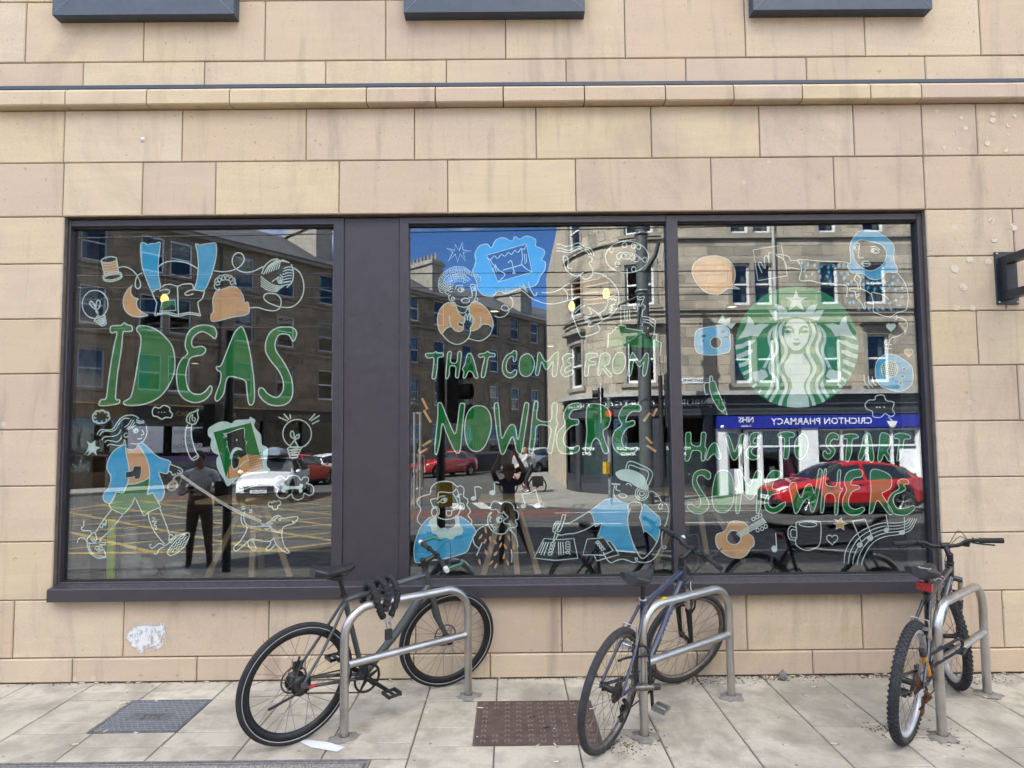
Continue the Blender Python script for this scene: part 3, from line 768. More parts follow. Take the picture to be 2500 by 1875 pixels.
    rl.box(S+V3(.0, 0, -.034), (.05, .055, .02)); rl.build('saddle_rail', M['black_alloy'], sa)
    if spec.get('saddle_decal'):
        d = MB()
        for x in (-.06, -.02): d.box(S+V3(x, 0, .030 if x < -.03 else .024), (.004, .055, .003))
        for y in (-.027, .027): d.box(S+V3(-.04, y, .029), (.04, .004, .003))
        d.build('saddle_decal', M['white_decal'], sa)
    # ---- wheels
    def wheel(C, TM, nm, front):
        r = R
        ro = Y
        n = 72; tr = tw/2
        prof = [(tr*math.cos(a)*1.0-tr, tr*.98*math.sin(a)) for a in [2*math.pi*k/12 for k in range(12)]]
        mb = MB().ring(C, Y, r, 0, n, 12, 0, prof)
        if spec.get('knobby'):
            for i in range(66):
                a = 2*math.pi*i/66
                Rm = Matrix.Rotation(-a, 3, 'Y')
                for yy, hh, tilt, off in ((0, .006, 0, 0), (.55, .007, .6, .5), (-.55, .007, -.6, .5), (.92, .008, 1.1, 0), (-.92, .008, -1.1, 0)):
                    aa = a+off*2*math.pi/66; Rm = Matrix.Rotation(-aa, 3, 'Y')
                    rad = r-tr+tr*math.cos(tilt); c = C+Rm @ V3(rad, yy*tr*.93, 0)
                    mb.box(c, (.010, .011, .013), 0, Rm @ Matrix.Rotation(tilt, 3, 'Z'))
        w_ = mb.build('wheel', M[spec['tyre']], root, label=('front' if front else 'rear')+' wheel')
        ri = r-tw*.86; dp = spec['rim_depth']; hw = tw*.36
        MB().ring(C, Y, ri, 0, 64, 6, 0, [(.004, hw), (.004, -hw), (-dp*.5, -hw*.95), (-dp, -hw*.35), (-dp, hw*.35), (-dp*.5, hw*.95)]).build('rim', M[spec['rim']], w_)
        if spec.get('stripe'):
            sr = MB()
            for s in (-1, 1): sr.ring(C+Y*(s*tr*.90), Y, r-tr*1.62, 0, 72, 4, 0, [(-.0022, -.0012*s), (.0022, .0008*s), (.0022, .0022*s), (-.0022, .0014*s)])
            sr.build('reflective_stripe', M['reflective'], w_)
        hubr, hubw = (spec['hub_f'] if front else spec['hub_r'])
        hb = MB().lathe([(0, -hubw-.012), (.008, -hubw-.012), (.009, -hubw), (hubr, -hubw), (hubr, -hubw+.005), (hubr*.72, -hubw+.008), (hubr*.68, 0), (hubr*.72, hubw-.008), (hubr, hubw-.005), (hubr, hubw), (.009, hubw), (.008, hubw+.012), (0, hubw+.012)], C, Y, 24)
        hb.build('hub', M[spec.get('hub_mat', 'black_alloy')], w_)
        sp = MB(); ns = 28
        for i in range(ns):
            s = 1 if i % 2 else -1; a = 2*math.pi*i/ns; crs = (1 if (i//2) % 2 else -1)*R_(62)
            p = C+V3((ri-dp)*math.cos(a), 0, (ri-dp)*math.sin(a)); h_ = C+V3(hubr*.9*math.cos(a+crs), s*(hubw-.003), hubr*.9*math.sin(a+crs))
            sp.cyl(p, h_, .0013, 4)
        sp.cyl(C+V3((ri-dp)*math.cos(.7), 0, (ri-dp)*math.sin(.7)), C+V3((ri-dp-.04)*math.cos(.7), 0, (ri-dp-.04)*math.sin(.7)), .003, 6)
        sp.build('spokes', M['spoke'], w_, kind='stuff')
        if spec.get('disc'):
            yd = .052; rr = .08
            dsk = MB().ring(C+Y*yd, Y, rr, 0, 40, 4, 0, [(-.010, -.001), (.0, -.001), (.0, .001), (-.010, .001)])
            for i in range(6):
                a = i*math.pi/3; dsk.cyl(C+Y*yd+V3(.02*math.cos(a+.5), 0, .02*math.sin(a+.5)), C+Y*yd+V3((rr-.008)*math.cos(a), 0, (rr-.008)*math.sin(a)), .003, 5)
            dsk.build('brake_disc', M['spoke'], w_)
        w_.matrix_local = TM
        return w_
    wheel(RA, Matrix.Identity(4), 'rear', False); wheel(FA, SA, 'front', True)
    def sp_(o): o.matrix_local = SA; return o
    # ---- fork (turns with the bars)
    fk = MB(); crown = HB-ax*.015
    if spec['fork'] == 'rigid':
        for s in (-1, 1):
            fk.tube([crown+Y*(s*.032)+ax*.005, crown+Y*(s*.046)-ax*.06, A0.lerp(crown, .45)+Y*(s*.052)+V3(.008, 0, 0), FA+Y*(s*.054)], [.017, .017, .014, .009], 12, flat=(1.15, .85))
        fk.tube([crown+Y*-.036, crown+ax*.012, crown+Y*.036], .019, 10)
    else:
        for s in (-1, 1):
            t0, t1 = crown+Y*(s*.058)+ax*.02, FA+Y*(s*.058)
            fk.tube([t0, t0.lerp(t1, .45)], .0135, 12, 1); fk.tube([t0.lerp(t1, .36), t0.lerp(t1, .40), t1], [.018, .021, .014], 12, 0)
            fk.ring(t0.lerp(t1, .37), t1-t0, .0195, .003, 16, 6)
        fk.tube([crown+Y*-.062+ax*.01, crown+ax*.035, crown+Y*.062+ax*.01], .019, 10)
        ac = crown.lerp(FA, .42)+V3(.03, 0, .0); fk.tube([crown.lerp(FA, .45)+Y*-.058, ac+Y*-.03+V3(.0, 0, .07), ac+Y*.03+V3(0, 0, .07), crown.lerp(FA, .45)+Y*.058], .011, 8)
    sp_(fk.build('fork', [M[spec.get('fork_mat', spec['paint'])], M['alloy']], root))
    # ---- headset, stem, handlebar
    h = MB(); h.ring(HT+ax*.012, ax, q[3]*.85, .006, 20, 6); h.tube([HT, HT+ax*.035], .019, 14)
    sp_(h.build('headset', M['black_alloy'], root))
    sr_ = spec['stem']; SB = HT+ax*sr_[0]; f0 = V3(math.sin(ha), 0, math.cos(ha)); CL = SB+f0*sr_[1]+ax*sr_[2]
    sm = MB(); sm.tube([HT+ax*.03, SB+ax*.022], .0185, 14); sm.tube([SB, CL], [.0175, .016], 12); sm.cyl(CL-Y*.024, CL+Y*.024, .021, 14)
    sm.lathe([(0, .003), (.016, .003), (.0175, 0)], SB+ax*.024, ax, 14)
    st_o = sp_(sm.build('stem', M['black_alloy'], root))
    hw = spec['bar_w']/2; sw = spec.get('sweep', .03); ri_ = spec.get('rise', 0.)
    bpts = [CL+Y*(-hw)+V3(-sw, 0, ri_), CL+Y*(-hw*.45)+V3(-sw*.2, 0, ri_), CL+Y*(-.07), CL+Y*.07, CL+Y*(hw*.45)+V3(-sw*.2, 0, ri_), CL+Y*hw+V3(-sw, 0, ri_)]
    bpts = smooth_path(bpts, 4)
    hbo = sp_(MB().tube(bpts, .0125, 12).build('handlebar', M['black_alloy'], root))
    for s in (-1, 1):
        e = bpts[-1] if s > 0 else bpts[0]; e2 = (bpts[-5] if s > 0 else bpts[4]); d = (e2-e).normalized()
        g = MB(); g.tube([e-d*.004, e+d*.004, e+d*.05, e+d*.11, e+d*.125], [.016, .0175, .0165, .017, .019], 12)
        g.build('grip', M['rubber'], hbo)
        # brake lever
        if spec.get('levers', True):
            b0 = e+d*.155; lv = MB()
            lv.ring(b0, d, .014, .007, 14, 6); lv.tube([b0, b0+V3(.026, 0, -.012), b0+V3(.034, 0, -.02)-d*.012], [.012, .011, .008], 8)
            lv.tube([b0+V3(.034, 0, -.02)-d*.012, b0+V3(.046, 0, -.03)-d*.06, b0+V3(.04, 0, -.036)-d*.115], [.006, .0055, .005], 8)
            lv.ball(b0+V3(.04, 0, -.036)-d*.118, .0065, 8, 6)
            lv.build('brake_lever', M[spec.get('lever_mat', 'black_alloy')], hbo)
        if spec.get('shifter'):
            b1 = e+d*.185; MB().tube([b1+V3(0, 0, -.012), b1+V3(.012, 0, -.03), b1+d*.03+V3(.015, 0, -.03)], [.014, .016, .01], 10).build('shifter', M['black_plastic'], hbo)
        if spec.get('bar_ends'):
            be = MB(); b0 = e-d*.012
            pts = [b0, b0+V3(.04, 0, .016), b0+V3(.085, 0, .028), b0+V3(.105, 0, .03)+d*.02, b0+V3(.125, 0, .03)+d*.055]
            be.tube(smooth_path(pts, 4), .0098, 10); be.build('bar_end', M['green_grip'], hbo)
            MB().tube([e-d*.028, e+d*.012], [.0155, .018], 12).build('bar_cap', M['white_cap'], hbo)
    # ---- cables
    cb = MB()
    for k, tgt in enumerate(spec.get('cables', [])):
        s = 1 if k % 2 else -1; e = bpts[-1] if s > 0 else bpts[0]; e2 = bpts[-5] if s > 0 else bpts[4]; d = (e2-e).normalized()
        a = SA @ (e+d*.17+V3(.03, 0, -.008)); b = V3(*tgt)
        m1 = SA @ (CL+V3(.13, s*.12, .03+.02*k)); m2 = SA @ (CL+V3(.10, s*.02, -.10))
        cb.tube(smooth_path([a, m1, m2, b], 8), .0025, 6)
    if spec.get('cables'): cb.build('cable', M['black_plastic'], root)
    # ---- transmission
    rc = spec['ring_r']; yc = -.045
    cr = MB().ring(BB+Y*yc, Y, rc, 0, 56, 4, 0, [(-.012, -.0018), (.0, -.0018), (.0, .0018), (-.012, .0018)])
    for i in range(44):
        a = 2*math.pi*i/44; cr.box(BB+Y*yc+V3(rc*math.cos(a), 0, rc*math.sin(a)), (.008, .003, .006), 0, Matrix.Rotation(-a, 3, 'Y'))
    for i in range(5):
        a = 2*math.pi*i/5+.4; cr.tube([BB+Y*yc, BB+Y*yc+V3((rc-.008)*math.cos(a), 0, (rc-.008)*math.sin(a))], [.016, .007], 8, flat=(1, .5))
    cro = cr.build('chainring', M[spec.get('ring_mat', 'black_alloy')], root)
    ca = spec['crank']; cl_ = .172
    for s in (-1, 1):
        a = ca if s < 0 else ca+math.pi; d = V3(math.cos(a), 0, math.sin(a)); c0 = BB+Y*(s*.055)
        k = MB().tube([c0-d*.02, c0, c0+d*cl_*.6+Y*(s*.006), c0+d*(cl_+.012)+Y*(s*.012)], [.014, .018, .013, .012], 10, flat=(1, .75))
        k.lathe([(0, .012*s), (.012, .012*s), (.014, 0)], c0+Y*(s*.006), Y, 12)
        ko = k.build('crank_arm', M[spec.get('crank_mat', 'black_alloy')], root)
        pc = c0+d*cl_+Y*(s*.065); pdl = MB()
        for dx in (-.042, .042): pdl.box(pc+V3(dx, 0, 0), (.010, .085, .022))
        for dy in (-.038, .038): pdl.box(pc+V3(0, dy, 0), (.076, .010, .016))
        pdl.cyl(pc-Y*(s*.055), pc+Y*(s*.035), .010, 10)
        for dx in (-.048, .048):
            for dy in (-.03, -.01, .01, .03): pdl.box(pc+V3(dx, dy, .010), (.004, .006, .006))
        po = pdl.build('pedal', M[spec.get('pedal_mat', 'black_plastic')], ko)
        MB().box(pc+V3(.0485, 0, -.004), (.003, .05, .010)).build('pedal_reflector', M['orange_plastic'], ko)
    # chain: two runs of links
    cg = spec['cog_r']; ch = MB(); dirv = (RA-BB); dl = dirv.length; e = dirv.normalized(); nrm = V3(-e.z, 0, e.x)
    for s in (1, -1):
        a = BB+Y*yc+nrm*(-rc*s); b = RA+Y*yc+nrm*(-cg*s)
        if s < 0 and spec.get('mech'):
            b = RA+V3(.03, yc, -.15)
        n = int((b-a).length/.0127)
        for i in range(n):
            t = (i+.5)/n; c = a.lerp(b, t); d = (b-a).normalized()
            ch.box(c, (.0105, .005 if i % 2 else .0035, .008), 0, Matrix.Rotation(-math.atan2(d.z, d.x), 3, 'Y'))
    for i in range(18):
        a = math.pi/2+math.pi*i/17; d0 = math.atan2(-e.z, -e.x)
        p = BB+Y*yc+V3(math.cos(a+d0-math.pi)*-rc if False else rc*math.cos(d0+a-math.pi), 0, rc*math.sin(d0+a-math.pi))
        ch.box(p, (.0105, .005, .0085), 0, Matrix.Rotation(-(d0+a-math.pi)-math.pi/2, 3, 'Y'))
    ch.build('chain', M[spec.get('chain_mat', 'chain')], root, kind='stuff')
    cs = MB()
    for i in range(spec['cogs']):
        r = cg-.0065*i if spec['cogs'] > 1 else cg; y = yc+.014-.0042*i if spec['cogs'] > 1 else yc
        cs.lathe([(.012, -.0012), (r, -.0012), (r+.002, 0), (r, .0012), (.012, .0012)], RA+Y*y, Y, 28, smooth=False)
        for j in range(18):
            a = 2*math.pi*j/18; cs.box(RA+Y*y+V3((r+.002)*math.cos(a), 0, (r+.002)*math.sin(a)), (.006, .002, .005), 0, Matrix.Rotation(-a, 3, 'Y'))
    cs.build('cassette' if spec['cogs'] > 1 else 'sprocket', M[spec.get('chain_mat', 'chain')], root)
    if spec.get('mech'):
        a = RA+V3(.01, -.075, -.03); dm = MB()
        dm.tube([a, a+V3(.03, -.012, -.03), a+V3(.025, .01, -.07)], [.012, .017, .012], 10)
        for s in (-.006, .006): dm.tube([a+V3(.025, .01+s, -.06), a+V3(.035, .018+s, -.125)], .007, 8, flat=(1, .4))
        for zz, xx in ((-.06, .022), (-.125, .036)): dm.ring(a+V3(xx, .014, zz), Y, .016, .006, 16, 6)
        dm.build('rear_mech', M[spec.get('mech_mat', 'black_alloy')], root)
    # rim brakes
    if spec.get('vbrake'):
        for s in (-1, 1):
            t0 = tp.lerp(RA, .40)+Y*(s*.045); v = MB(); v.tube([t0+V3(-.014, 0, -.02), t0+V3(-.03, s*.004, .03), t0+V3(-.03, -s*.006, .085)], [.009, .007, .005], 8)
            v.box(t0+V3(-.018, -s*.015, -.005), (.05, .010, .012)); v.build('brake_arm', M['alloy'], root)
            t1 = crown.lerp(FA, .40)+Y*(s*.05); v = MB(); v.tube([t1+V3(.03, 0, -.02), t1+V3(.045, s*.004, .03), t1+V3(.04, -s*.004, .085)], [.009, .007, .005], 8)
            v.box(t1+V3(.02, -s*.018, -.005), (.05, .010, .012)); sp_(v.build('brake_arm', M['black_alloy'], root))
        MB().cyl(tp.lerp(RA, .40)+V3(-.03, -.045, .085), tp.lerp(RA, .40)+V3(-.03, .045, .085), .003, 6).build('brake_cable', M['alloy'], root)
        sp_(MB().tube(smooth_path([crown.lerp(FA, .40)+V3(.04, -.045, .085), crown.lerp(FA, .40)+V3(.05, .02, .11), crown.lerp(FA, .40)+V3(.06, .06, .16)], 6), .003, 6).build('brake_noodle', M['alloy'], root))
    return root, dict(BB=BB, ST=ST, HT=HT, HB=HB, RA=RA, FA=FA, S=S, SA=SA, CL=CL, SP=SP)
S1 = dict(tw=.034, paint='paint_grey', tubes=(.0165, .0175, .026, .022), bb=(.425, 0, .275), st=(.262, 0, .80), hb=.725, ht=.865, tt_drop=.03, post=.13, tyre='rubber', rim='black_alloy', rim_depth=.042,
          stripe=True, hub_f=(.024, .045), hub_r=(.058, .046), disc=True, fork='rigid', stem=(.055, .095, .018), bar_w=.50, sweep=.02, bar_ends=True, levers=False, ring_r=.088, crank=R_(-38), cog_r=.04, cogs=1,
          cables=[(.86, -.03, .74), (.82, .02, .80)])
S2 = dict(tw=.042, paint='paint_navy', tubes=(.0165, .018, .021, .021), bb=(.43, 0, .285), st=(.268, 0, .80), hb=.765, ht=.885, tt_drop=.045, post=.11, tyre='rubber_grey', rim='spoke', rim_depth=.02,
          hub_f=(.022, .045), hub_r=(.026, .05), fork='susp', fork_mat='black_alloy', stem=(.06, .085, .05), bar_w=.60, sweep=.035, rise=.02, shifter=True, ring_r=.092, crank=R_(-75), cog_r=.058, cogs=7, mech=True, vbrake=True,
          clamp='alloy', crank_mat='black_alloy', pedal_mat='alloy', cables=[(.86, -.02, .70), (.84, .03, .74), (.98, .03, .72)])
S3 = dict(tw=.054, paint='paint_black', tubes=(.0165, .0185, .021, .022), bb=(.42, 0, .29), st=(.268, 0, .79), hb=.775, ht=.885, tt_drop=.03, post=.115, tyre='rubber_grey', rim='rim_silver', rim_depth=.024, knobby=True,
          hub_f=(.022, .045), hub_r=(.026, .05), fork='susp', fork_mat='paint_black', stem=(.05, .08, .04), bar_w=.62, sweep=.05, rise=.03, shifter=True, ring_r=.088, crank=R_(60), cog_r=.056, cogs=7, mech=True, vbrake=True,
          chain_mat='rust', mech_mat='rust', crank_mat='black_alloy', saddle_decal=True, cables=[(.86, -.02, .70), (.84, .03, .74), (.97, .03, .74)], lever_mat='black_alloy')
B1, J1 = bike('bicycle', 'dark grey city bicycle with green bar ends leaning on the left stand', -1.251, -.894, R_(43.6), R_(5.5), R_(-18), 1.07, .345, S1)
B2, J2 = bike('bicycle', 'navy blue bicycle with suspension fork leaning on the middle stand', .50, -1.016, R_(53.6), R_(9.4), R_(-30), 1.069, .345, S2)
B3, J3 = bike('bicycle', 'black mountain bike with knobbly tyres and red rear reflector at the right stand', 2.218, -.954, R_(43.7), R_(5.5), R_(30), 1.067, .338, S3)
# --- extras on the bicycles
e_ = MB().tube([J1['RA']+V3(.0, -.07, -.01), J1['RA']+V3(-.06, -.09, -.02), J1['RA']+V3(-.21, -.11, -.045)], [.008, .007, .008], 8); e_.build('axle_peg', M['black_alloy'], B1)
MB().tube([J1['RA']+V3(.03, -.075, -.008), J1['RA']+V3(.085, -.072, -.004)], [.008, .007], 8).build('red_sleeve', M['red_plastic'], B1)
a = J1['RA']+V3(.02, .055, .075); d = MB(); d.box(a, (.05, .03, .045)); d.tube([a+V3(-.03, 0, .0), a+V3(-.055, .0, -.015)], .006, 8); d.tube([a+V3(0, 0, .02), a+V3(.01, .0, .05)], .007, 8); d.build('brake_caliper', M['black_alloy'], B1)
def frame_text(s, size, p, d, u, mt, parent, off=.0):
    x = Vector(d).normalized(); y = (Vector(u)-x*Vector(u).dot(x)).normalized(); z = x.cross(y); p = Vector(p)
    return text_mesh(s, size, 'lettering', mt, parent, .0006, M4=Matrix(((x.x, y.x, z.x, p.x), (x.y, y.y, z.y, p.y), (x.z, y.z, z.z, p.z), (0, 0, 0, 1))))
d = (J2['HB']-J2['BB']).normalized(); p = J2['BB'].lerp(J2['HB'], .55); frame_text('CARRERA', .05, p+V3(0, -.0225, 0), d, (0, 0, 1), M['white_decal'], B2)
for k, mt in ((.52, 'white_decal'), (.56, 'red_decal'), (.60, 'white_decal')):
    c = J3['ST'].lerp(J3['HT'], k)+V3(0, 0, -.024); MB().ring(c, J3['HT']-J3['ST'], .0185, .0018, 20, 5).build('frame_band', M[mt], B3)
MB().cyl(J2['HB']+V3(.03, 0, -.02), J2['HB']+V3(.045, 0, -.02), .02, 14).build('front_light', M['red_plastic'], B2)
p = J3['SP']+V3(-.035, 0, -.055); MB().box(p, (.03, .075, .045)).build('rear_reflector', M['red_plastic'], B3)
a = J3['ST'].lerp(J3['RA'], .42); MB().box(a+V3(-.06, 0, .03), (.012, .10, .02)).build('lamp_bracket', M['alloy'], B3)
p = SA_ = J2['SA'] @ (J2['CL']+V3(.02, .13, .03)); MB().lathe([(0, .012), (.014, .011), (.017, 0), (.017, -.008)], p, (0, .2, 1), 14).build('bell', M['alloy'], B2)
# fork decal lines of the black bike
for k, mt in ((.50, 'white_decal'), (.56, 'white_decal'), (.60, 'red_decal')):
    c = J3['HB'].lerp(J3['FA'], k)+V3(.0, -.058, 0); o = MB().ring(c, J3['FA']-J3['HB'], .0208, .0016, 16, 5).build('fork_band', M[mt], B3); o.matrix_local = J3['SA']
# --- chain lock draped over the top tube of the grey bicycle
def wpt(b, p): return b.matrix_world @ Vector(p)
lk = empty('chain_lock', wpt(B1, J1['ST'].lerp(J1['HT'], .33)), label='black fabric-covered chain lock draped over the grey bicycle and stand', cat='lock')
LM = Matrix.Translation(lk.location).inverted()
def lp(o): o.parent = lk; o.matrix_parent_inverse = LM; return o
def lpath(pts, r, nm, seed):
    rr = random.Random(seed); c_ = sum((Vector(p) for p in pts), Vector())/len(pts); P = smooth_path([c_+(Vector(p)-c_)*.84 for p in pts], 9); mb = MB()
    rad = [.92*r*(1+.18*math.sin(i*1.9)+rr.uniform(-.08, .1)) for i in range(len(P))]
    mb.tube(P, rad, 10); return lp(mb.build(nm, M['lock_fabric']))
t0 = wpt(B1, J1['ST'].lerp(J1['HT'], .26)); t1 = wpt(B1, J1['ST'].lerp(J1['HT'], .46)); sx = STD[0][0].matrix_world if False else None
nr = V3(math.sin(R_(43.6)), -math.cos(R_(43.6)), 0)      # towards the street side
dn = V3(0, 0, -1); al = (t1-t0).normalized()
q0 = t0+nr*.03
lpath([q0-nr*.10+dn*.10, q0-nr*.06+dn*-.005, q0-nr*.01+dn*-.045, q0+nr*.06+dn*-.02, q0+nr*.10+dn*.05, q0+nr*.095+al*.03+dn*.14, q0+nr*.085+al*.06+dn*.19], .021, 'fabric_sleeve', 1)
q1 = t0+al*.075+nr*.03
lpath([q1-nr*.09+dn*.12, q1-nr*.06+dn*-.01, q1+dn*-.052, q1+nr*.075+dn*-.02, q1+nr*.11+dn*.06, q1+nr*.10-al*.02+dn*.15], .022, 'fabric_sleeve', 2)
q2 = t0+al*.145+nr*.03
lpath([q2-nr*.09+dn*.08, q2-nr*.05+dn*-.02, q2+dn*-.055, q2+nr*.08+dn*-.01, q2+nr*.105+dn*.08, q2+nr*.095-al*.05+dn*.20], .021, 'fabric_sleeve', 3)
lc = t0+al*.085+nr*.115+dn*.175
for i in range(6):
    c = lc+al*(.012*(i-2.5))+dn*(.012*(2.5-abs(i-2.5))*1.6)
    ax_ = al if i % 2 else nr
    lp(MB().ring(c, ax_, .011, .0035, 14, 6).build('chain_link', M['alloy']))
pc = lc+dn*.085
lp(MB().box(pc+dn*.02, (.042, .022, .06), 0, Matrix.Rotation(R_(43), 3, 'Z')).build('padlock', M['black_plastic']))
lp(MB().tube(smooth_path([pc+al*.013+dn*-.01, pc+al*.013+dn*-.045, pc+dn*-.06, pc-al*.013+dn*-.045, pc-al*.013+dn*-.01], 4), .0045, 8).build('shackle', M['alloy']))
# --- D-locks
def dlock(name, label, M4, body_mt, tip_mt, Wd=.10, Ln=.19, r=.0075):
    root = empty(name, label=label, cat='lock'); root.matrix_world = M4
    X, Yv = Vector((1, 0, 0)), Vector((0, 1, 0))
    pts = [V3(-Wd/2, 0, 0), V3(-Wd/2, Ln*.5, 0), V3(-Wd/2, Ln-.05, 0)]+[V3(-Wd/2*math.cos(a), Ln-.05+.05*math.sin(a), 0) for a in [math.pi*i/10 for i in range(1, 10)]]+[V3(Wd/2, Ln-.05, 0), V3(Wd/2, Ln*.5, 0), V3(Wd/2, 0, 0)]
    MB().tube(pts, r, 10).build('shackle', M['lock_fabric'], root)
    MB().tube([V3(-Wd/2-.035, -.01, 0), V3(-Wd/2-.03, -.01, 0), V3(Wd/2+.02, -.01, 0)], [.014, .0175, .0175], 14).build('lock_body', M[body_mt], root)
    MB().tube([V3(Wd/2+.02, -.01, 0), V3(Wd/2+.055, -.01, 0), V3(Wd/2+.06, -.01, 0)], [.0185, .0185, .014], 14).build('lock_cap', M[tip_mt], root)
    return root
def frame4(o, x, y):
    x = Vector(x).normalized(); y = (Vector(y)-x*Vector(y).dot(x)).normalized(); z = x.cross(y); o = Vector(o)
    return Matrix(((x.x, y.x, z.x, o.x), (x.y, y.y, z.y, o.y), (x.z, y.z, z.z, o.z), (0, 0, 0, 1)))
s2 = Vector(STD[1][0].location); s3 = Vector(STD[2][0].location)
dlock('d_lock', 'grey and black D-lock hanging on the middle stand', frame4(s2+V3(-.012, -.045, .305), (1, .12, 0), (-.04, 0, 1)), 'spoke', 'black_plastic', .085, .225)
MB().tube(smooth_path([s2+V3(-.15, -.03, .44), s2+V3(-.09, -.035, .462), s2+V3(.02, -.045, .475), s2+V3(.04, .02, .48)], 6), .007, 8).build('cable_loop', M['lock_fabric'], label='black cable loop round the post of the middle stand', cat='cable')
dlock('d_lock', 'black D-lock with orange-yellow barrel joining the black bicycle to its stand', frame4(s3+V3(-.10, -.05, .43), (-.35, -.25, 1), (1, .25, .12)), 'orange_plastic', 'black_plastic', .075, .27)
MB().box(s2+V3(.145, .10, .757), (.075, .03, .003), 0, Matrix.Rotation(R_(37), 3, 'Z') @ Matrix.Rotation(R_(-6), 3, 'Y')).build('sticker', M['yellow_sticker'], label='small yellow sticker on top of the middle stand', cat='sticker')
# ================================================================ paintings on the inside of the glass
REG = dict(A=(100, 500, 2.765), B=(100, 950, 2.765), C=(950, 500, 2.765), D=(950, 900, 2.765), E=(1600, 500, 2.765), F=(1600, 900, 2.765),
           S=(1780, 690, 5.185), G=(230, 1000, 5.926), H=(970, 580, 5.926), I=(1280, 560, 5.183), J=(970, 1150, 6.144), K=(1300, 1120, 6.144),
           L=(1850, 540, 5.53), M=(480, 1010, 5.926), N=(150, 1080, 4.74), O=(480, 1000, 3.857))
def paint(nm, c):
    m, t, p = new_mat(nm)
    v = coords(t); n = noise(t, v, 9, 5, .6); n2 = noise(t, coords(t, (1, 1, 4)), 60, 3, .6)
    k = mth(t, 'ADD', maprange(t, n, .3, .7, .86, 1.08), maprange(t, n2, .3, .7, -.05, .05))
    t.links.new(mix(t, 1., c, k, 'MULTIPLY'), p.inputs['Base Color'])
    p.inputs['Roughness'].default_value = .6; p.inputs['Specular IOR Level'].default_value = .2
    return m
AM = [paint('mint_paint_pen', (.64, .74, .67)), paint('green_glass_paint', (.001, .165, .024)), paint('blue_glass_paint', (.05, .40, .68)), paint('orange_glass_paint', (.72, .37, .15)),
      paint('black_glass_paint', (.014, .015, .015)), paint('pale_mint_paint', (.64, .78, .71)), paint('beige_glass_paint', (.55, .40, .31)), paint('bright_green_paint', (.02, .26, .09))]
LN, GR, BL, OR, BK, PM, BE, EM = range(8)
YD = GY+.0125
def rg(reg, p):
    x0, y0, k = REG[reg]; return on_y(x0+p[0]/k, y0+p[1]/k, YD)
PXW = (YD-CAM.y)/F                                  # metres per photo pixel on the glass
class Art:
    def __init__(s): s.mb = MB(); s.lv = 0
    def s(s, reg, pts, w=3.3, closed=False, mi=LN, sm=True):
        P = [Vector((*rg(reg, p), 0)) for p in pts]
        if sm and len(P) > 2: P = smooth_path(P, 5, closed)
        n = len(P); hw = w*PXW*.43; L = []
        for i in range(n):
            t = (P[(i+1) % n]-P[i-1]) if closed else (P[min(i+1, n-1)]-P[max(i-1, 0)])
            if t.length < 1e-7: t = Vector((1, 0, 0))
            t.normalize(); q = Vector((-t.y, t.x, 0))*hw*(1+.10*math.sin(i*.9+n))
            L.append((P[i]+q, P[i]-q))
        s.lv += 1; y = YD-.0010-.0000007*s.lv
        vs_ = [(a.x, y, a.y) for ab in L for a in ab]
        fs = [(2*i, 2*i+1, (2*i+3) % (2*n), (2*i+2) % (2*n)) for i in range(n if closed else n-1)]
        s.mb.add(vs_, fs, mi); return s
    def f(s, reg, pts, mi, sm=True, hole=None, lvl=0):
        P = [Vector((*rg(reg, p), 0)) for p in pts]
        if sm: P = smooth_path(P, 4, True)
        polys = [P]
        if hole: polys.append(list(reversed(smooth_path([Vector((*rg(reg, p), 0)) for p in hole], 4, True) if sm else [Vector((*rg(reg, p), 0)) for p in hole])))
        tr = tessellate_polygon(polys); al = [p for q in polys for p in q]
        y = YD-.00035*lvl
        s.mb.add([(p.x, y, p.y) for p in al], [tuple(t) for t in tr], mi); return s
    def o(s, reg, pts, mi, w=3.3, sm=True, hole=None, lvl=0):
        """filled and outlined"""
        s.f(reg, pts, mi, sm, hole, lvl); s.s(reg, pts, w, True, LN, sm)
        if hole: s.s(reg, hole, w, True, LN, sm)
        return s
    def el(s, reg, c, rx, ry, rot=0, mi=None, w=3.2, n=18, lvl=0, ol=True):
        a0 = R_(rot); pts = [(c[0]+rx*math.cos(2*math.pi*i/n)*math.cos(a0)-ry*math.sin(2*math.pi*i/n)*math.sin(a0), c[1]+rx*math.cos(2*math.pi*i/n)*math.sin(a0)+ry*math.sin(2*math.pi*i/n)*math.cos(a0)) for i in range(n)]
        if mi is not None: s.f(reg, pts, mi, False, None, lvl)
        if ol: s.s(reg, pts, w, True)
        return s
    def coil(s, reg, path, r, turns, w=2.6, mi=LN):
        P = smooth_path([Vector((*p, 0)) for p in path], 12); n = turns*12; out = []
        for i in range(n+1):
            q = P[min(len(P)-1, int(i/n*(len(P)-1)))]; a = 2*math.pi*i/12
            out.append((q.x+r*math.cos(a), q.y+r*math.sin(a)))
        return s.s(reg, out, w, False, mi)
    def leaf(s, reg, c, l, wd, rot, mi):
        a = R_(rot); pts = []
        for (u, v) in ((0, -.5), (.42, -.1), (.3, .3), (0, .5), (-.3, .3), (-.42, -.1)):
            x, y = u*wd, v*l; pts.append((c[0]+x*math.cos(a)-y*math.sin(a), c[1]+x*math.sin(a)+y*math.cos(a)))
        return s.f(reg, pts, mi)
    def b(s, pane, name, label=None):
        o = s.mb.build(name, AM, PANES[pane], recalc=False)
        if label: o['label'] = label
        return o
def letters(pane, reg, word, outlines, w=3.2, mi=GR):
    for ch, pts in zip(word, outlines): Art().o(reg, pts, mi, w).b(pane, 'painted_letter', f'green hand-painted letter {ch}')
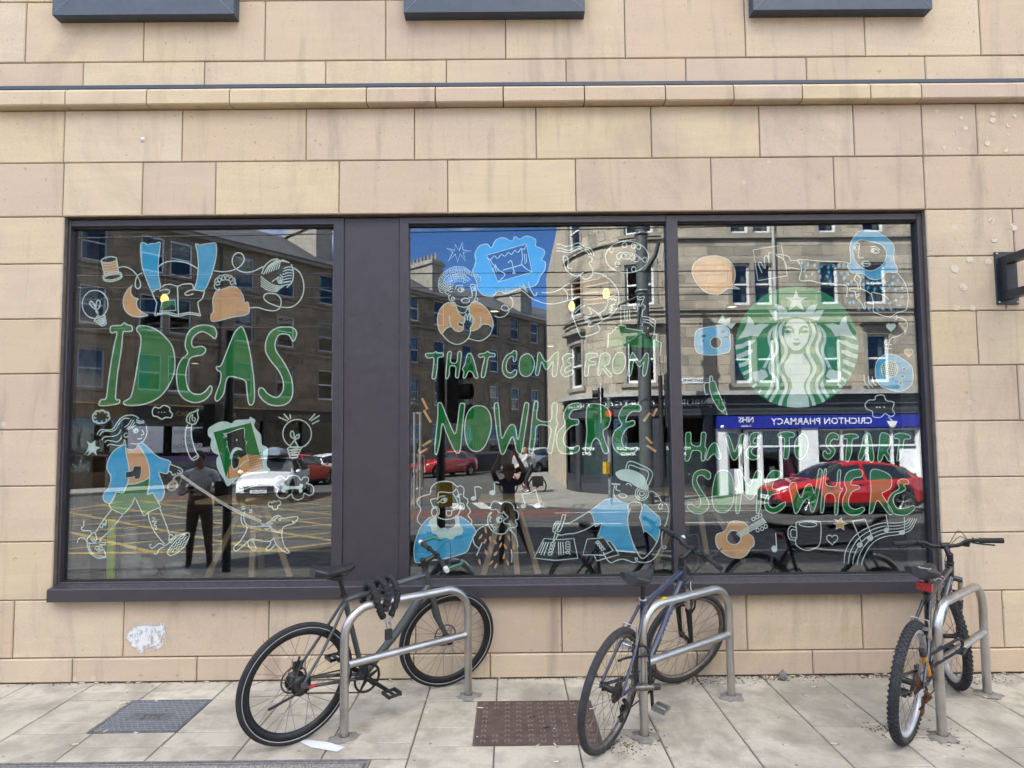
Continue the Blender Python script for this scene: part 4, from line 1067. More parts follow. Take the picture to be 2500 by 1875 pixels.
# ---- left pane
letters(0, 'A', 'IDEAS', [
 [(475,820),(520,815),(545,812),(562,797),(585,812),(612,818),(615,850),(580,856),(555,862),(545,960),(530,1060),(515,1160),(505,1305),(530,1315),(525,1340),(470,1352),(400,1355),(395,1335),(410,1315),(440,1305),(455,1200),(475,1060),(495,950),(513,862),(480,866),(468,848)],
 [(650,830),(665,817),(720,820),(790,850),(850,905),(890,965),(905,1060),(895,1150),(850,1240),(790,1305),(700,1345),(620,1355),(570,1350),(560,1330),(590,1312),(612,1285),(635,1180),(655,1060),(672,960),(675,900),(665,870),(648,850)],
 [(1165,825),(1185,860),(1182,895),(1168,902),(1150,885),(1100,858),(1060,865),(1025,900),(1018,940),(1035,962),(1080,955),(1105,965),(1112,985),(1090,1012),(1050,1020),(1010,1035),(990,1080),(978,1150),(990,1230),(1020,1270),(1070,1280),(1110,1260),(1140,1225),(1155,1235),(1145,1275),(1100,1320),(1040,1335),(975,1315),(935,1270),(918,1200),(918,1120),(945,1050),(990,1005),(975,960),(980,900),(1005,850),(1050,820),(1110,812)],
 [(1345,825),(1365,835),(1390,900),(1410,990),(1425,1080),(1437,1180),(1442,1300),(1430,1345),(1410,1350),(1398,1320),(1390,1250),(1380,1190),(1320,1165),(1270,1160),(1250,1190),(1235,1270),(1200,1320),(1178,1318),(1180,1280),(1210,1200),(1215,1135),(1190,1115),(1185,1095),(1215,1085),(1240,1030),(1275,940),(1310,860)],
 [(1700,830),(1725,860),(1720,895),(1700,920),(1675,880),(1630,872),(1600,885),(1580,940),(1590,990),(1630,1050),(1670,1120),(1695,1190),(1700,1270),(1675,1330),(1620,1355),(1550,1350),(1500,1320),(1470,1275),(1475,1240),(1500,1240),(1530,1275),(1580,1300),(1610,1290),(1635,1250),(1635,1190),(1605,1120),(1550,1050),(1518,990),(1520,920),(1550,860),(1600,830),(1650,825)]], 3.4)
a = Art(); a.f('A', [(412,395),(512,378),(525,470),(428,485)], OR, False).el('A', (460,372), 52, 20, -8).el('A', (482,480), 64, 26, -10).el('A', (485,492), 62, 24, -10)
a.s('A', [(408,380),(420,430),(430,470)]).s('A', [(512,372),(520,420),(525,465)])
for k in range(4): a.s('A', [(416,410+18*k),(460,412+18*k),(518,395+18*k)], 1.6)
a.b(0, 'spool_drawing', 'orange thread spool drawing')
a = Art()
a.s('A', [(525,425),(560,418),(600,430),(640,465),(668,515),(672,550),(655,567),(638,550),(640,510),(655,475),(685,460)]); a.s('A', [(790,420),(830,392),(880,380),(940,383),(1000,398),(1060,432)])
a.s('A', [(1170,445),(1230,452),(1300,440),(1350,410),(1372,370),(1360,335),(1330,324),(1300,345),(1292,390),(1315,430),(1370,455),(1430,450),(1500,418)])
a.s('A', [(1695,420),(1745,455),(1772,520),(1772,590),(1745,650),(1690,690),(1620,690),(1550,668),(1510,640),(1508,610),(1540,597),(1590,605),(1620,640),(1615,690),(1580,715),(1520,710),(1460,693),(1400,698)]); a.b(0, 'thread_drawing')
a = Art().el('A', (366,672), 87, 95); a.s('A', [(372,772),(385,725),(352,695),(330,668),(340,650),(360,675),(372,720),(395,755)]); a.s('A', [(375,725),(372,680),(380,648),(398,650),(398,685),(378,712)])
for k in range(4): a.el('A', (398+8*k,768+12*k), 40-6*k, 11, -22)
a.b(0, 'bulb_drawing', 'outline light bulb drawing')
Art().o('A', [(618,543),(585,575),(558,630),(560,690),(590,735),(650,757),(722,745),(680,725),(650,690),(645,655),(655,635),(625,625),(607,595),(608,560)], OR, 3).b(0, 'moon_drawing', 'orange crescent moon drawing')
a = Art(); a.o('A', [(675,265),(700,258),(720,270),(745,262),(770,262),(805,255),(800,320),(792,400),(795,480),(807,560),(780,572),(748,585),(715,510),(690,440),(675,350)], BL, 2.8).o('A', [(1045,265),(1075,272),(1110,265),(1150,260),(1180,262),(1185,330),(1170,410),(1145,490),(1105,575),(1070,578),(1038,568),(1055,500),(1062,400),(1055,320)], BL, 2.8)
for q in ([(750,588),(765,630),(783,660)], [(800,582),(840,572),(868,578),(860,600),(830,605)], [(1105,580),(1090,630),(1058,660)], [(1040,572),(1000,580),(972,600),(990,612),(1030,600)],
          [(783,660),(775,710),(768,748)], [(768,748),(840,735),(925,752),(1000,738),(1078,750)], [(1058,660),(1068,710),(1078,750)], [(815,555),(840,540),(880,537),(922,550),(960,537),(1018,535),(1032,570)], [(922,550),(928,752)], [(785,735),(850,725),(925,740),(1000,727),(1068,738)]): a.s('A', q)
a.s('A', [(820,648),(905,642),(912,712),(803,718)], 3, True, LN, False); a.f('A', [(820,655),(903,648),(895,690),(880,672),(835,705),(815,690)], GR); a.b(0, 'reader_drawing', 'blue sleeves holding an open book')
a = Art(); a.o('A', [(1183,585),(1240,565),(1290,550),(1330,565),(1365,615),(1375,660),(1398,660),(1400,735),(1290,760),(1160,788),(1150,740),(1163,720),(1160,650),(1170,610)], OR, 2.4)
for i in range(5):
    for j in range(7):
        x, y = 1190+i*38+j*3, 600+j*17-i*6
        if y < 560 or x > 1370: continue
        a.s('A', [(x-9,y-7),(x,y+4)], 1.8, False, BE); a.s('A', [(x+9,y-9),(x,y+4)], 1.8, False, BE)
for j in range(2):
    for i in range(11): a.s('A', [(1165+i*20,752-i*5+j*20),(1175+i*20,764-i*5+j*20)], 1.8, False, BE)
a.coil('A', [(1188,560),(1195,510),(1240,490),(1285,500),(1300,540)], 18, 7, 2.8); a.b(0, 'hat_drawing', 'orange bobble hat drawing')
a = Art()
for k in range(7): a.s('A', [(1502+k*17,470-k*14+8*k),(1540+k*14,410-k*6),(1600+k*13,368+k*4)], 3)
for k in range(5): a.s('A', [(1483,480+k*16),(1530,520+k*14),(1580,545+k*10),(1640-k*10,550+k*8)], 3)
for k in range(7): a.s('A', [(1640-k*5,430+k*20),(1670,418+k*20),(1700-k*2,425+k*18)], 3)
for k in range(4): a.s('A', [(1560+k*18,520-k*16),(1590+k*13,500-k*4),(1605+k*6,530+k*2)], 3)
a.s('A', [(1490,465),(1510,415),(1550,378),(1600,362)]).s('A', [(1690,400),(1704,460),(1695,520),(1660,558)]); a.b(0, 'yarn_ball_drawing', 'ball of yarn drawing')
a = Art(); a.coil('B', [(365,190),(370,160),(410,148),(450,165),(455,200),(420,222),(375,222),(352,200)], 9, 9, 2.6); a.el('B', (405,188), 58, 42); a.b(0, 'cloud_drawing')
a = Art(); a.s('B', [(752,150),(768,122),(800,128),(830,110),(868,125),(870,148),(886,165),(878,192),(845,190),(815,202),(785,185),(760,180)], 3.2, True)
for x in (793,815,836): a.el('B', (x,156), 4, 4, 0, LN, ol=False, n=8)
a.b(0, 'cloud_drawing')
a = Art(); a.s('B', [(1018,238),(988,222),(985,192),(1005,165),(1042,150),(1062,136),(1056,160),(1062,195),(1045,230),(1018,240)]); a.s('B', [(1005,225),(1005,190),(1025,170),(1020,200),(1030,215)], 2.6); a.s('B', [(1035,225),(1042,200),(1030,190)], 2.6)
a.s('B', [(990,240),(978,280),(975,340),(985,400),(1005,455),(1022,478)]).s('B', [(1018,242),(1015,300),(1028,370),(1045,420),(1065,452)]).el('B', (1043,465), 24, 9, -32); a.s('B', [(985,262),(1017,258)]); a.b(0, 'paintbrush_drawing')
Art().f('B', [(308,350),(340,368),(368,343),(368,385),(402,396),(370,412),(378,448),(347,425),(318,448),(326,412),(298,438),(318,398),(322,380)], PM, False).b(0, 'burst_drawing', 'pale mint star burst')
a = Art()
a.f('G', [(480,440),(520,470),(640,500),(700,465),(750,390),(762,280),(730,180),(640,120),(520,85),(420,130),(360,240),(400,330),(430,420)], BK, lvl=0)
a.o('G', [(455,505),(350,550),(260,630),(205,730),(185,830),(205,900),(235,945),(240,1030),(200,1150),(150,1200),(130,1250),(140,1310),(200,1355),(255,1340),(290,1270),(325,1190),(420,1205),(460,1120),(490,1040),(500,950),(505,860),(490,760),(465,650),(455,560)], BL, 2.8, lvl=1)
a.o('G', [(640,510),(690,480),(780,550),(870,640),(960,700),(1100,750),(1085,820),(1055,925),(940,905),(960,990),(1000,1100),(1015,1200),(990,1280),(935,1325),(880,1260),(850,1205),(770,1225),(790,1120),(800,1000),(800,880),(775,760),(730,650),(680,560)], BL, 2.8, lvl=1)
a.o('G', [(455,560),(500,578),(560,580),(610,560),(632,515),(680,580),(740,680),(780,780),(800,900),(800,970),(720,1030),(600,1070),(495,1080),(500,1000),(505,880),(490,760),(465,650)], OR, 2.8, lvl=2)
a.o('G', [(490,1080),(600,1070),(720,1030),(800,985),(795,1120),(775,1225),(850,1205),(890,1270),(930,1340),(965,1410),(860,1450),(770,1495),(720,1540),(670,1440),(620,1330),(590,1270),(550,1370),(480,1460),(415,1515),(330,1475),(250,1435),(215,1380),(260,1310),(325,1190),(420,1205),(460,1120)], GR, 2.8, False, lvl=2)
a.o('G', [(460,905),(540,895),(565,870),(580,820),(680,820),(675,930),(655,1000),(585,1000),(590,965),(520,978),(460,985)], BK, 2.6, False, lvl=3)
a.s('G', [(580,905),(650,905),(680,890)], 2.6); [a.s('G', [(590,930+14*k),(625,930+14*k),(660,915+16*k)], 2) for k in range(3)]
for q in ([(45,365),(70,310),(120,290),(200,295),(270,280),(320,210),(380,130),(450,90),(520,78),(590,90),(650,130)], [(80,380),(110,330),(170,310),(240,315),(310,290),(350,220),(400,150),(450,125),(510,130)], [(110,435),(150,395),(220,390),(300,380),(360,340),(390,290)], [(155,475),(190,445),(260,455),(330,465),(380,430),(400,380)], [(190,525),(230,500),(300,515),(370,520),(420,500),(435,430)],
          [(755,235),(765,320),(745,400),(700,465),(620,495),(525,490)], [(480,340),(440,350),(435,385),(465,400),(490,385)], [(625,420),(660,425),(695,410)], [(690,290),(720,350),(680,372)], [(545,280),(570,245),(605,230)], [(430,260),(490,220),(540,145)], [(465,285),(520,235),(570,150)], [(490,295),(545,245),(585,185)], [(610,145),(660,170),(725,165)], [(605,175),(660,197),(725,187)], [(445,440),(455,500),(460,560)], [(1110,795),(1180,820),(1250,850),(1280,890),(1255,930),(1200,915)], [(1065,890),(1115,905),(1130,945),(1180,930)], [(1215,875),(1245,895),(1250,925)]): a.s('G', q, 2.9)
a.el('G', (602,305), 34, 30, -20, PM, lvl=2); a.el('G', (610,315), 10, 10, 0, BK, lvl=3, ol=False)
for q in ([(585,775),(500,880),(440,970),(395,1045)], [(715,830),(640,930),(540,1040),(445,1125)], [(300,1108),(340,1070),(380,1040),(405,1090),(410,1135)], [(300,1108),(300,1180),(325,1265),(370,1310),(430,1338),(520,1330)], [(520,1330),(500,1260),(460,1200)], [(318,1165),(335,1245),(390,1300),(515,1322)], [(300,1160),(350,1168),(410,1165)], [(415,1165),(370,1150),(345,1120),(385,1130),(415,1165),(460,1130),(440,1160),(415,1165),(500,1160),(505,1180),(440,1185)], [(385,1235),(410,1205),(450,1215),(400,1245),(440,1240),(480,1250),(420,1262)],
          [(260,905),(258,965),(232,990),(250,1020),(330,1025),(350,1060)], [(185,1165),(200,1115),(240,1098),(275,1120),(300,1160)], [(1140,765),(1180,870),(1215,960),(1250,1065)], [(1000,815),(1030,930),(1090,1050),(1190,1175)], [(1190,1200),(1250,1160),(1310,1100),(1400,1060),(1470,1045)], [(1245,1150),(1250,1080),(1280,1070),(1300,1120),(1270,1165),(1255,1130),(1300,1100),(1330,1070),(1320,1110),(1285,1125)], [(1190,1190),(1130,1170),(1080,1210),(1040,1225),(1020,1190),(1045,1180)], [(1190,1210),(1130,1240),(1105,1290),(1065,1285)], [(1045,870),(1080,880),(1050,920),(1100,910),(1070,960),(1105,970),(1085,1000),(1110,1005)], [(440,970),(470,990),(490,940),(510,960),(520,900)]): a.s('N', q, 2.9)
a.o('N', [(1240,1300),(1230,1262),(1290,1180),(1380,1090),(1470,1045),(1476,1100),(1430,1190),(1350,1270),(1275,1308)], BK, 2.9, lvl=1)
for k in range(4):
    zz = []; 
    for j in range(10): t = j/9; zz.append((1255+200*t+18*k-10, 1290-200*t+20*k-28+(10 if j % 2 else -10)))
    a.s('N', zz[k:10-max(0, k-1)], 2.4, False, LN, False)
a.b(0, 'walker_drawing', 'woman in blue jacket and green shorts walking')
a = Art()
a.s('B', [(940,575),(1020,635),(1100,690),(1200,755),(1300,812),(1400,858),(1490,893)], 6.5, False, BE).s('B', [(935,578),(905,590),(890,620),(862,645),(857,670),(880,682),(912,670),(918,640),(905,618),(890,640)], 5.5, False, BE)
a.s('B', [(938,570),(1105,685),(1305,806),(1490,887)], 1.6).s('B', [(935,582),(1098,697),(1298,820),(1480,899)], 1.6); a.b(0, 'leash_drawing', 'beige dog leash')
a = Art()
for q in ([(460,960),(430,985),(418,1030),(435,1080),(475,1108),(450,1180),(410,1240),(358,1288),(350,1315),(372,1330),(430,1290),(480,1245),(520,1217),(600,1235),(690,1240),(725,1215),(745,1260),(800,1320),(855,1352),(872,1338),(830,1290),(808,1220),(803,1150),(815,1105)], [(455,960),(445,1010),(455,1060),(490,1095),(560,1102),(640,1097),(690,1097)], [(480,1250),(500,1300),(540,1325),(562,1312),(540,1260),(522,1220)], [(700,1245),(685,1280),(652,1310),(665,1325),(700,1315),(745,1265)],
          [(690,1055),(725,1015),(770,997),(810,1022),(870,1016),(945,1008),(950,1030),(915,1070),(850,1090),(815,1108)], [(715,1050),(740,1030),(775,1000)], [(605,1075),(650,1080),(690,1050),(720,1038),(745,1045)], [(610,1090),(660,1095),(690,1075),(720,1072)], [(640,1120),(670,1125),(700,1100)], [(420,922),(437,912),(457,915)], [(425,942),(442,932),(460,934)], [(497,940),(506,958),(500,976)], [(512,935),(520,955),(515,973)], [(900,1050),(915,1060),(908,1068)]): a.s('O', q, 3)
a.el('O', (785,1035), 10, 9, 0, None, 2.4).o('O', [(695,1090),(720,1125),(760,1142),(805,1135),(805,1156),(755,1158),(710,1135),(690,1108)], OR, 2.2); a.b(0, 'dog_drawing', 'outline dog on a leash with orange collar')
a = Art()
a.f('M', [(170,215),(240,165),(330,120),(430,115),(505,140),(560,95),(680,85),(755,80),(775,45),(800,60),(850,95),(832,160),(855,220),(930,310),(945,440),(1020,485),(1030,560),(1015,680),(1020,760),(1065,810),(1020,850),(900,870),(760,885),(650,920),(560,960),(450,1050),(390,940),(330,850),(290,750),(290,650),(320,600),(240,560),(200,470),(212,370),(165,310)], PM)
a.f('M', [(245,268),(788,130),(968,780),(425,920)], GR, False, lvl=1)
a.f('M', [(430,905),(470,780),(520,700),(600,630),(740,590),(930,600),(970,790),(800,850),(620,910),(450,945)], OR, False, lvl=2)
for i in range(9):
    for j in range(6):
        x, y = 750+i*24+j*6-(0), 610+j*36-i*7
        if x < 965 and y < 860-i*6: a.f('M', [(x,y),(x+11,y-3),(x+14,y+13),(x+3,y+16)], BK, False, lvl=3)
for i in range(8):
    for j in range(2):
        x, y = 455+j*150-i*2+i*3, 800+i*20-j*10
        if y < 930: a.f('M', [(x,y),(x+12,y-3),(x+14,y+10),(x+2,y+12)], BK, False, lvl=3)
a.f('M', [(440,290),(560,245),(690,212),(690,390),(718,402),(705,470),(728,590),(640,640),(600,600),(500,620),(470,540),(450,460),(440,380)], BK, False, lvl=3)
a.f('M', [(520,640),(560,640),(610,660),(600,760),(540,790),(515,740)], BK, True, lvl=3)
a.f('M', [(480,650),(500,560),(560,488),(640,500),(662,530),(600,525),(545,560),(505,640)], PM, True, lvl=4)
for q in ([(385,292),(440,285),(400,315),(445,312),(385,345),(440,330)], [(440,290),(560,240),(680,210),(692,280),(690,350)], [(640,250),(648,310),(668,318),(690,358)], [(530,352),(575,325),(625,335)], [(430,478),(560,442),(690,395)], [(690,395),(722,405),(715,440),(690,450)], [(450,470),(465,530),(500,610)], [(700,470),(725,600),(760,680)], [(520,600),(505,690),(530,800),(580,790),(605,740),(600,670)], [(545,655),(550,690)], [(570,650),(575,690)], [(595,655),(595,690)], [(620,770),(700,690),(760,670)]): a.s('M', q, 2.5)
a.s('M', [(440,395),(485,375),(500,450),(455,475)], 2.8, True, LN, False); a.s('M', [(560,430),(650,405),(655,425),(580,450)], 2.6, True, LN, False); a.el('M', (582,380), 10, 16, 0, LN, ol=False, lvl=4)
a.b(0, 'portrait_drawing', 'framed portrait of a moustached man on green ground')
a = Art(); a.o('M', [(590,1055),(868,990),(888,1028),(612,1115)], BK, 2.8, False)
for x, y in ((650,1055),(705,1045),(758,1028),(800,1010)): a.el('M', (x,y), 17, 14, 0, None, 2.4)
a.b(0, 'mouth_organ_drawing')
a = Art().el('M', (1455,290), 206, 206, 0, None, 3.2, 30)
for k, r in enumerate((105,88,76,60)): a.el('M', (1415-3*k,505+36*k), r, 26, -4, None, 3)
a.s('M', [(1345,470),(1415,380),(1370,335),(1358,280),(1388,250),(1410,300),(1415,380),(1440,322),(1480,300),(1480,345),(1425,382),(1450,440),(1478,490)])
for q in ([(1185,50),(1320,105)], [(1262,0),(1340,90)], [(1352,10),(1360,75)], [(1630,95),(1715,0)], [(1655,105),(1780,25)], [(1670,150),(1775,95)]): a.s('M', q, 3.2)
a.b(0, 'bulb_drawing', 'shining light bulb drawing')
a = Art().s('M', [(1130,1000),(1150,930),(1210,905),(1300,948),(1330,908),(1400,890),(1470,910),(1510,962),(1550,920),(1610,925),(1615,980),(1588,1010),(1660,1030),(1695,1090),(1680,1160),(1620,1180),(1558,1150),(1540,1210),(1470,1245),(1400,1220),(1370,1162),(1300,1215),(1210,1220),(1160,1180),(1170,1110),(1190,1090),(1140,1060)], 3, True)
a.f('M', [(1235,1010),(1270,1005),(1300,1045),(1470,1045),(1490,1015),(1530,1020),(1540,1055),(1520,1080),(1535,1110),(1510,1140),(1480,1130),(1465,1090),(1300,1100),(1280,1135),(1240,1135),(1220,1100),(1245,1070),(1228,1040)], PM); a.b(0, 'bone_cloud_drawing', 'thought cloud with a pale bone')
Art().s('M', [(1035,1310),(1060,1275),(1100,1290),(1120,1260),(1150,1280),(1190,1255),(1220,1290),(1200,1320),(1175,1335),(1170,1375),(1120,1385),(1095,1365),(1095,1340),(1060,1345)], 3, True).b(0, 'cloud_drawing')
# ---- middle pane
letters(1, 'C', 'THATCOMEFROM', [
 [(250,1005),(300,1000),(315,990),(330,1000),(362,1000),(360,1025),(330,1035),(325,1100),(315,1165),(302,1175),(290,1165),(298,1100),(300,1035),(265,1035),(247,1020)],
 [(395,1005),(410,990),(420,1000),(415,1060),(455,1065),(465,1000),(480,990),(488,1005),(480,1080),(470,1155),(458,1168),(448,1155),(450,1095),(412,1090),(405,1150),(392,1172),(382,1165),(388,1080)],
 [(535,1005),(555,1010),(575,1060),(590,1120),(600,1160),(590,1172),(575,1160),(560,1130),(535,1125),(515,1165),(500,1165),(505,1130),(495,1105),(510,1080),(522,1030)],
 [(605,1010),(650,1000),(665,988),(680,1000),(712,1005),(710,1025),(672,1030),(660,1090),(648,1150),(635,1165),(622,1155),(632,1090),(645,1030),(612,1030)],
 [(835,990),(850,985),(862,1000),(855,1050),(840,1055),(835,1020),(805,1040),(790,1080),(795,1120),(820,1135),(850,1115),(862,1125),(850,1155),(815,1168),(780,1150),(765,1110),(770,1060),(795,1015),(825,1000)],
 [(930,1005),(960,1020),(980,1060),(975,1110),(950,1150),(915,1158),(885,1135),(878,1080),(890,1030)],
 [(1005,1005),(1020,1000),(1060,1060),(1115,1005),(1140,995),(1140,1040),(1135,1120),(1125,1155),(1110,1160),(1100,1140),(1105,1060),(1075,1100),(1055,1110),(1030,1060),(1015,1120),(1005,1150),(988,1140),(998,1070)],
 [(1210,1005),(1240,1010),(1245,1030),(1215,1035),(1205,1060),(1225,1070),(1225,1085),(1200,1095),(1185,1120),(1200,1130),(1235,1115),(1242,1135),(1215,1155),(1180,1158),(1158,1130),(1165,1095),(1180,1075),(1170,1040),(1185,1015)],
 [(1330,1010),(1370,1000),(1400,1005),(1400,1025),(1360,1035),(1350,1055),(1390,1060),(1390,1080),(1350,1085),(1345,1140),(1335,1155),(1320,1150),(1322,1090),(1330,1040)],
 [(1430,1010),(1470,1000),(1492,1030),(1480,1075),(1455,1090),(1500,1145),(1495,1160),(1475,1150),(1440,1105),(1425,1145),(1410,1150),(1410,1110),(1420,1050)],
 [(1560,995),(1585,1010),(1595,1060),(1580,1115),(1550,1140),(1520,1135),(1508,1090),(1515,1040),(1535,1005)],
 [(1635,1010),(1650,1005),(1690,1060),(1730,1005),(1750,1010),(1750,1060),(1735,1140),(1715,1155),(1710,1120),(1720,1060),(1690,1095),(1655,1050),(1640,1110),(1630,1150),(1610,1150),(1618,1090)]], 2.8)
letters(1, 'D', 'NOWHERE', [
 [(330,240),(345,230),(358,245),(400,350),(445,440),(465,340),(478,245),(500,235),(510,250),(500,340),(490,450),(480,550),(465,570),(440,550),(390,440),(360,370),(345,470),(325,570),(312,575),(308,540),(318,430),(328,320)],
 [(600,250),(650,262),(682,310),(690,390),(670,470),(640,530),(600,558),(550,545),(520,490),(510,400),(525,310),(560,262)],
 [(712,240),(728,230),(738,245),(745,340),(760,470),(790,420),(820,380),(850,390),(870,480),(895,350),(915,240),(935,232),(942,250),(930,340),(910,470),(895,565),(880,575),(860,550),(835,460),(800,520),(775,572),(755,570),(735,480),(720,370),(710,280)],
 [(980,235),(995,220),(1005,240),(1000,340),(1090,352),(1100,250),(1118,232),(1135,245),(1130,340),(1140,375),(1128,400),(1110,500),(1098,565),(1080,570),(1070,550),(1085,470),(1088,395),(1000,385),(985,480),(970,560),(950,570),(945,545),(955,450),(965,340)],
 [(1270,232),(1295,240),(1290,270),(1240,280),(1215,320),(1230,340),(1275,345),(1275,375),(1230,388),(1190,430),(1175,480),(1190,520),(1230,535),(1275,520),(1285,540),(1265,565),(1200,575),(1150,560),(1130,500),(1140,430),(1185,375),(1178,320),(1200,260),(1235,238)],
 [(1345,245),(1420,240),(1475,270),(1495,330),(1480,390),(1445,420),(1455,480),(1480,550),(1470,572),(1445,560),(1420,490),(1395,470),(1370,500),(1355,560),(1330,570),(1325,540),(1335,430),(1330,330)],
 [(1665,240),(1695,250),(1695,285),(1640,290),(1610,320),(1600,360),(1650,350),(1655,380),(1610,400),(1580,440),(1570,490),(1590,530),(1640,540),(1670,530),(1668,555),(1620,580),(1560,575),(1520,540),(1505,480),(1525,420),(1570,380),(1550,330),(1570,270),(1615,240)]], 3)
for q in ([(222,200),(258,272),(236,284),(282,362)], [(284,484),(224,522),(258,540),(206,570)], [(1808,268),(1782,320),(1758,300),(1718,356)], [(1734,462),(1774,504),(1738,516),(1802,560)]): Art().s('D', q, 7, False, OR, False).b(1, 'lightning_drawing')
Art().s('H', [(945,60),(950,180),(1075,195),(955,215),(985,345),(910,235),(872,355),(840,240),(738,340),(805,210),(710,155),(830,185),(835,100),(895,190)], 3, True, LN, False).b(1, 'burst_drawing')
a = Art()
a.f('H', [(640,560),(700,470),(850,430),(1000,450),(1180,560),(1190,640),(1140,690),(1140,850),(1080,960),(980,1005),(860,990),(760,880),(700,820),(640,720)], BK)
a.f('H', [(640,1390),(780,1290),(890,1360),(950,1300),(900,1230),(960,1240),(990,1110),(1110,1190),(1060,1310),(1050,1400),(1020,1470),(960,1520),(870,1545),(770,1510),(700,1450)], BK); a.f('H', [(1060,1345),(1190,1300),(1240,1255),(1320,1260),(1380,1300),(1350,1390),(1280,1460),(1180,1495),(1030,1460),(1055,1380)], BK)
a.f('H', [(850,985),(1040,990),(1040,1100),(990,1160),(930,1140),(880,1080)], BK)
a.o('H', [(760,940),(680,970),(610,1060),(580,1180),(590,1290),(640,1390),(700,1320),(780,1290),(830,1340),(890,1360),(940,1340),(960,1300),(880,1270),(900,1220),(960,1240),(980,1160),(930,1140),(880,1080),(840,980)], OR, 2.8, lvl=1)
a.o('H', [(1110,925),(1210,960),(1300,1040),(1360,1140),(1385,1230),(1380,1300),(1320,1260),(1240,1255),(1190,1300),(1130,1340),(1060,1345),(1060,1300),(1100,1230),(1115,1180),(1060,1130),(1045,1100),(1040,1000)], OR, 2.8, lvl=1)
for q in ([(1135,690),(1140,830),(1100,930),(1010,1000),(920,1000),(830,965),(810,930)], [(1055,700),(1080,790),(1080,860),(1030,860)], [(835,745),(870,695),(955,695)], [(1050,690),(1090,675),(1135,690)], [(850,985),(870,1050),(930,1090),(990,1075),(1025,1000)], [(640,1390),(720,1480),(800,1530),(880,1545),(970,1510),(1030,1450),(1055,1380),(1060,1310)], [(1380,1300),(1340,1400),(1260,1470),(1170,1495),(1030,1460)], [(960,1250),(980,1130),(1000,1105),(1015,1200)], [(1015,1200),(1030,1110),(1050,1110),(1050,1215)], [(1050,1215),(1070,1130),(1085,1135),(1080,1230)], [(1080,1230),(1110,1175),(1120,1190),(1090,1260),(1060,1310)], [(890,1220),(950,1250),(960,1300)], [(775,830),(745,850),(755,900),(790,925)], [(1140,870),(1165,890),(1150,920),(1120,915)], [(750,1130),(760,1210),(780,1290)], [(1200,1140),(1210,1200),(1190,1290)], [(1405,1130),(1470,1155),(1560,1130),(1615,1060),(1590,990),(1530,980),(1505,1020),(1540,1055),(1610,1050),(1670,980),(1660,890),(1625,850)]): a.s('H', q, 2.8)
a.el('H', (920,755), 44, 30, 0, None, 2.8).el('H', (938,750), 24, 26, 0, PM, ol=False, lvl=1).el('H', (1105,738), 30, 28, 0, None, 2.6).el('H', (1115,735), 18, 22, 0, PM, ol=False, lvl=1).el('H', (985,912), 58, 34, 0, None, 2.8).el('H', (805,885), 22, 22, 0, None, 2.8).el('H', (808,960), 30, 28, 0, None, 2.8)
for path, tn in (([(640,780),(615,700),(630,600),(690,520),(770,465),(860,440),(960,450),(1030,500),(1100,540),(1180,580),(1170,640)], 22), ([(720,800),(680,700),(700,610),(760,550),(850,500),(940,490),(1000,520)], 15), ([(770,770),(740,690),(770,620),(840,560),(920,540),(990,580),(1040,620)], 13), ([(780,720),(790,650),(860,610),(930,610),(1000,640)], 9)): a.coil('H', path, 24, tn, 2.0)
a.b(1, 'curly_person_drawing', 'curly-haired person in an orange top')
a = Art(); st = [(657,340),(925,265),(965,455),(735,522)]
a.f('C', [(575,420),(565,450),(590,520),(600,570),(640,610),(700,618),(740,582),(790,600),(850,577),(900,560),(960,555),(1000,530),(1020,480),(1050,440),(1055,390),(1030,370),(1050,330),(1040,300),(990,280),(990,240),(960,218),(920,212),(880,232),(850,215),(828,245),(770,222),(720,240),(690,290),(660,265),(610,280),(580,330),(585,380)], BL, False, st)
a.s('C', [(575,420),(565,450),(590,520),(600,570),(640,610),(700,618),(740,582),(790,600),(850,577),(900,560),(960,555),(1000,530),(1020,480),(1050,440),(1055,390),(1030,370),(1050,330),(1040,300),(990,280),(990,240),(960,218),(920,212),(880,232),(850,215),(828,245),(770,222),(720,240),(690,290),(660,265),(610,280),(580,330),(585,380)], 2.6, True)
a.s('C', st, 2.8, True, LN, False)
a.s('C', [(660,350),(680,370),(700,355),(712,345),(730,362),(748,345),(760,335),(780,348),(795,332),(805,322),(825,335),(840,318),(850,308),(870,322),(885,302),(895,295),(912,300),(925,275)], 2.4); a.s('C', [(682,370),(700,400),(740,440),(780,465),(770,490),(735,520)], 2.6); a.s('C', [(895,300),(900,360),(895,400),(930,435),(965,452)], 2.6); a.s('C', [(768,442),(895,405)], 2.6); a.s('C', [(805,388),(825,378),(838,430),(845,458)], 2.6)
a.el('C', (843,460), 11, 7, 0, LN, ol=False).el('C', (806,388), 5, 5, 0, LN, ol=False)
for x, y, x2, y2 in ((705,400,725,455), (715,400,738,448), (700,425,712,465), (912,330,918,400), (925,330,928,390)): a.s('C', [(x,y),(x2,y2)], 2)
a.b(1, 'stage_cloud_drawing', 'blue thought cloud with a curtained stage')
a = Art()
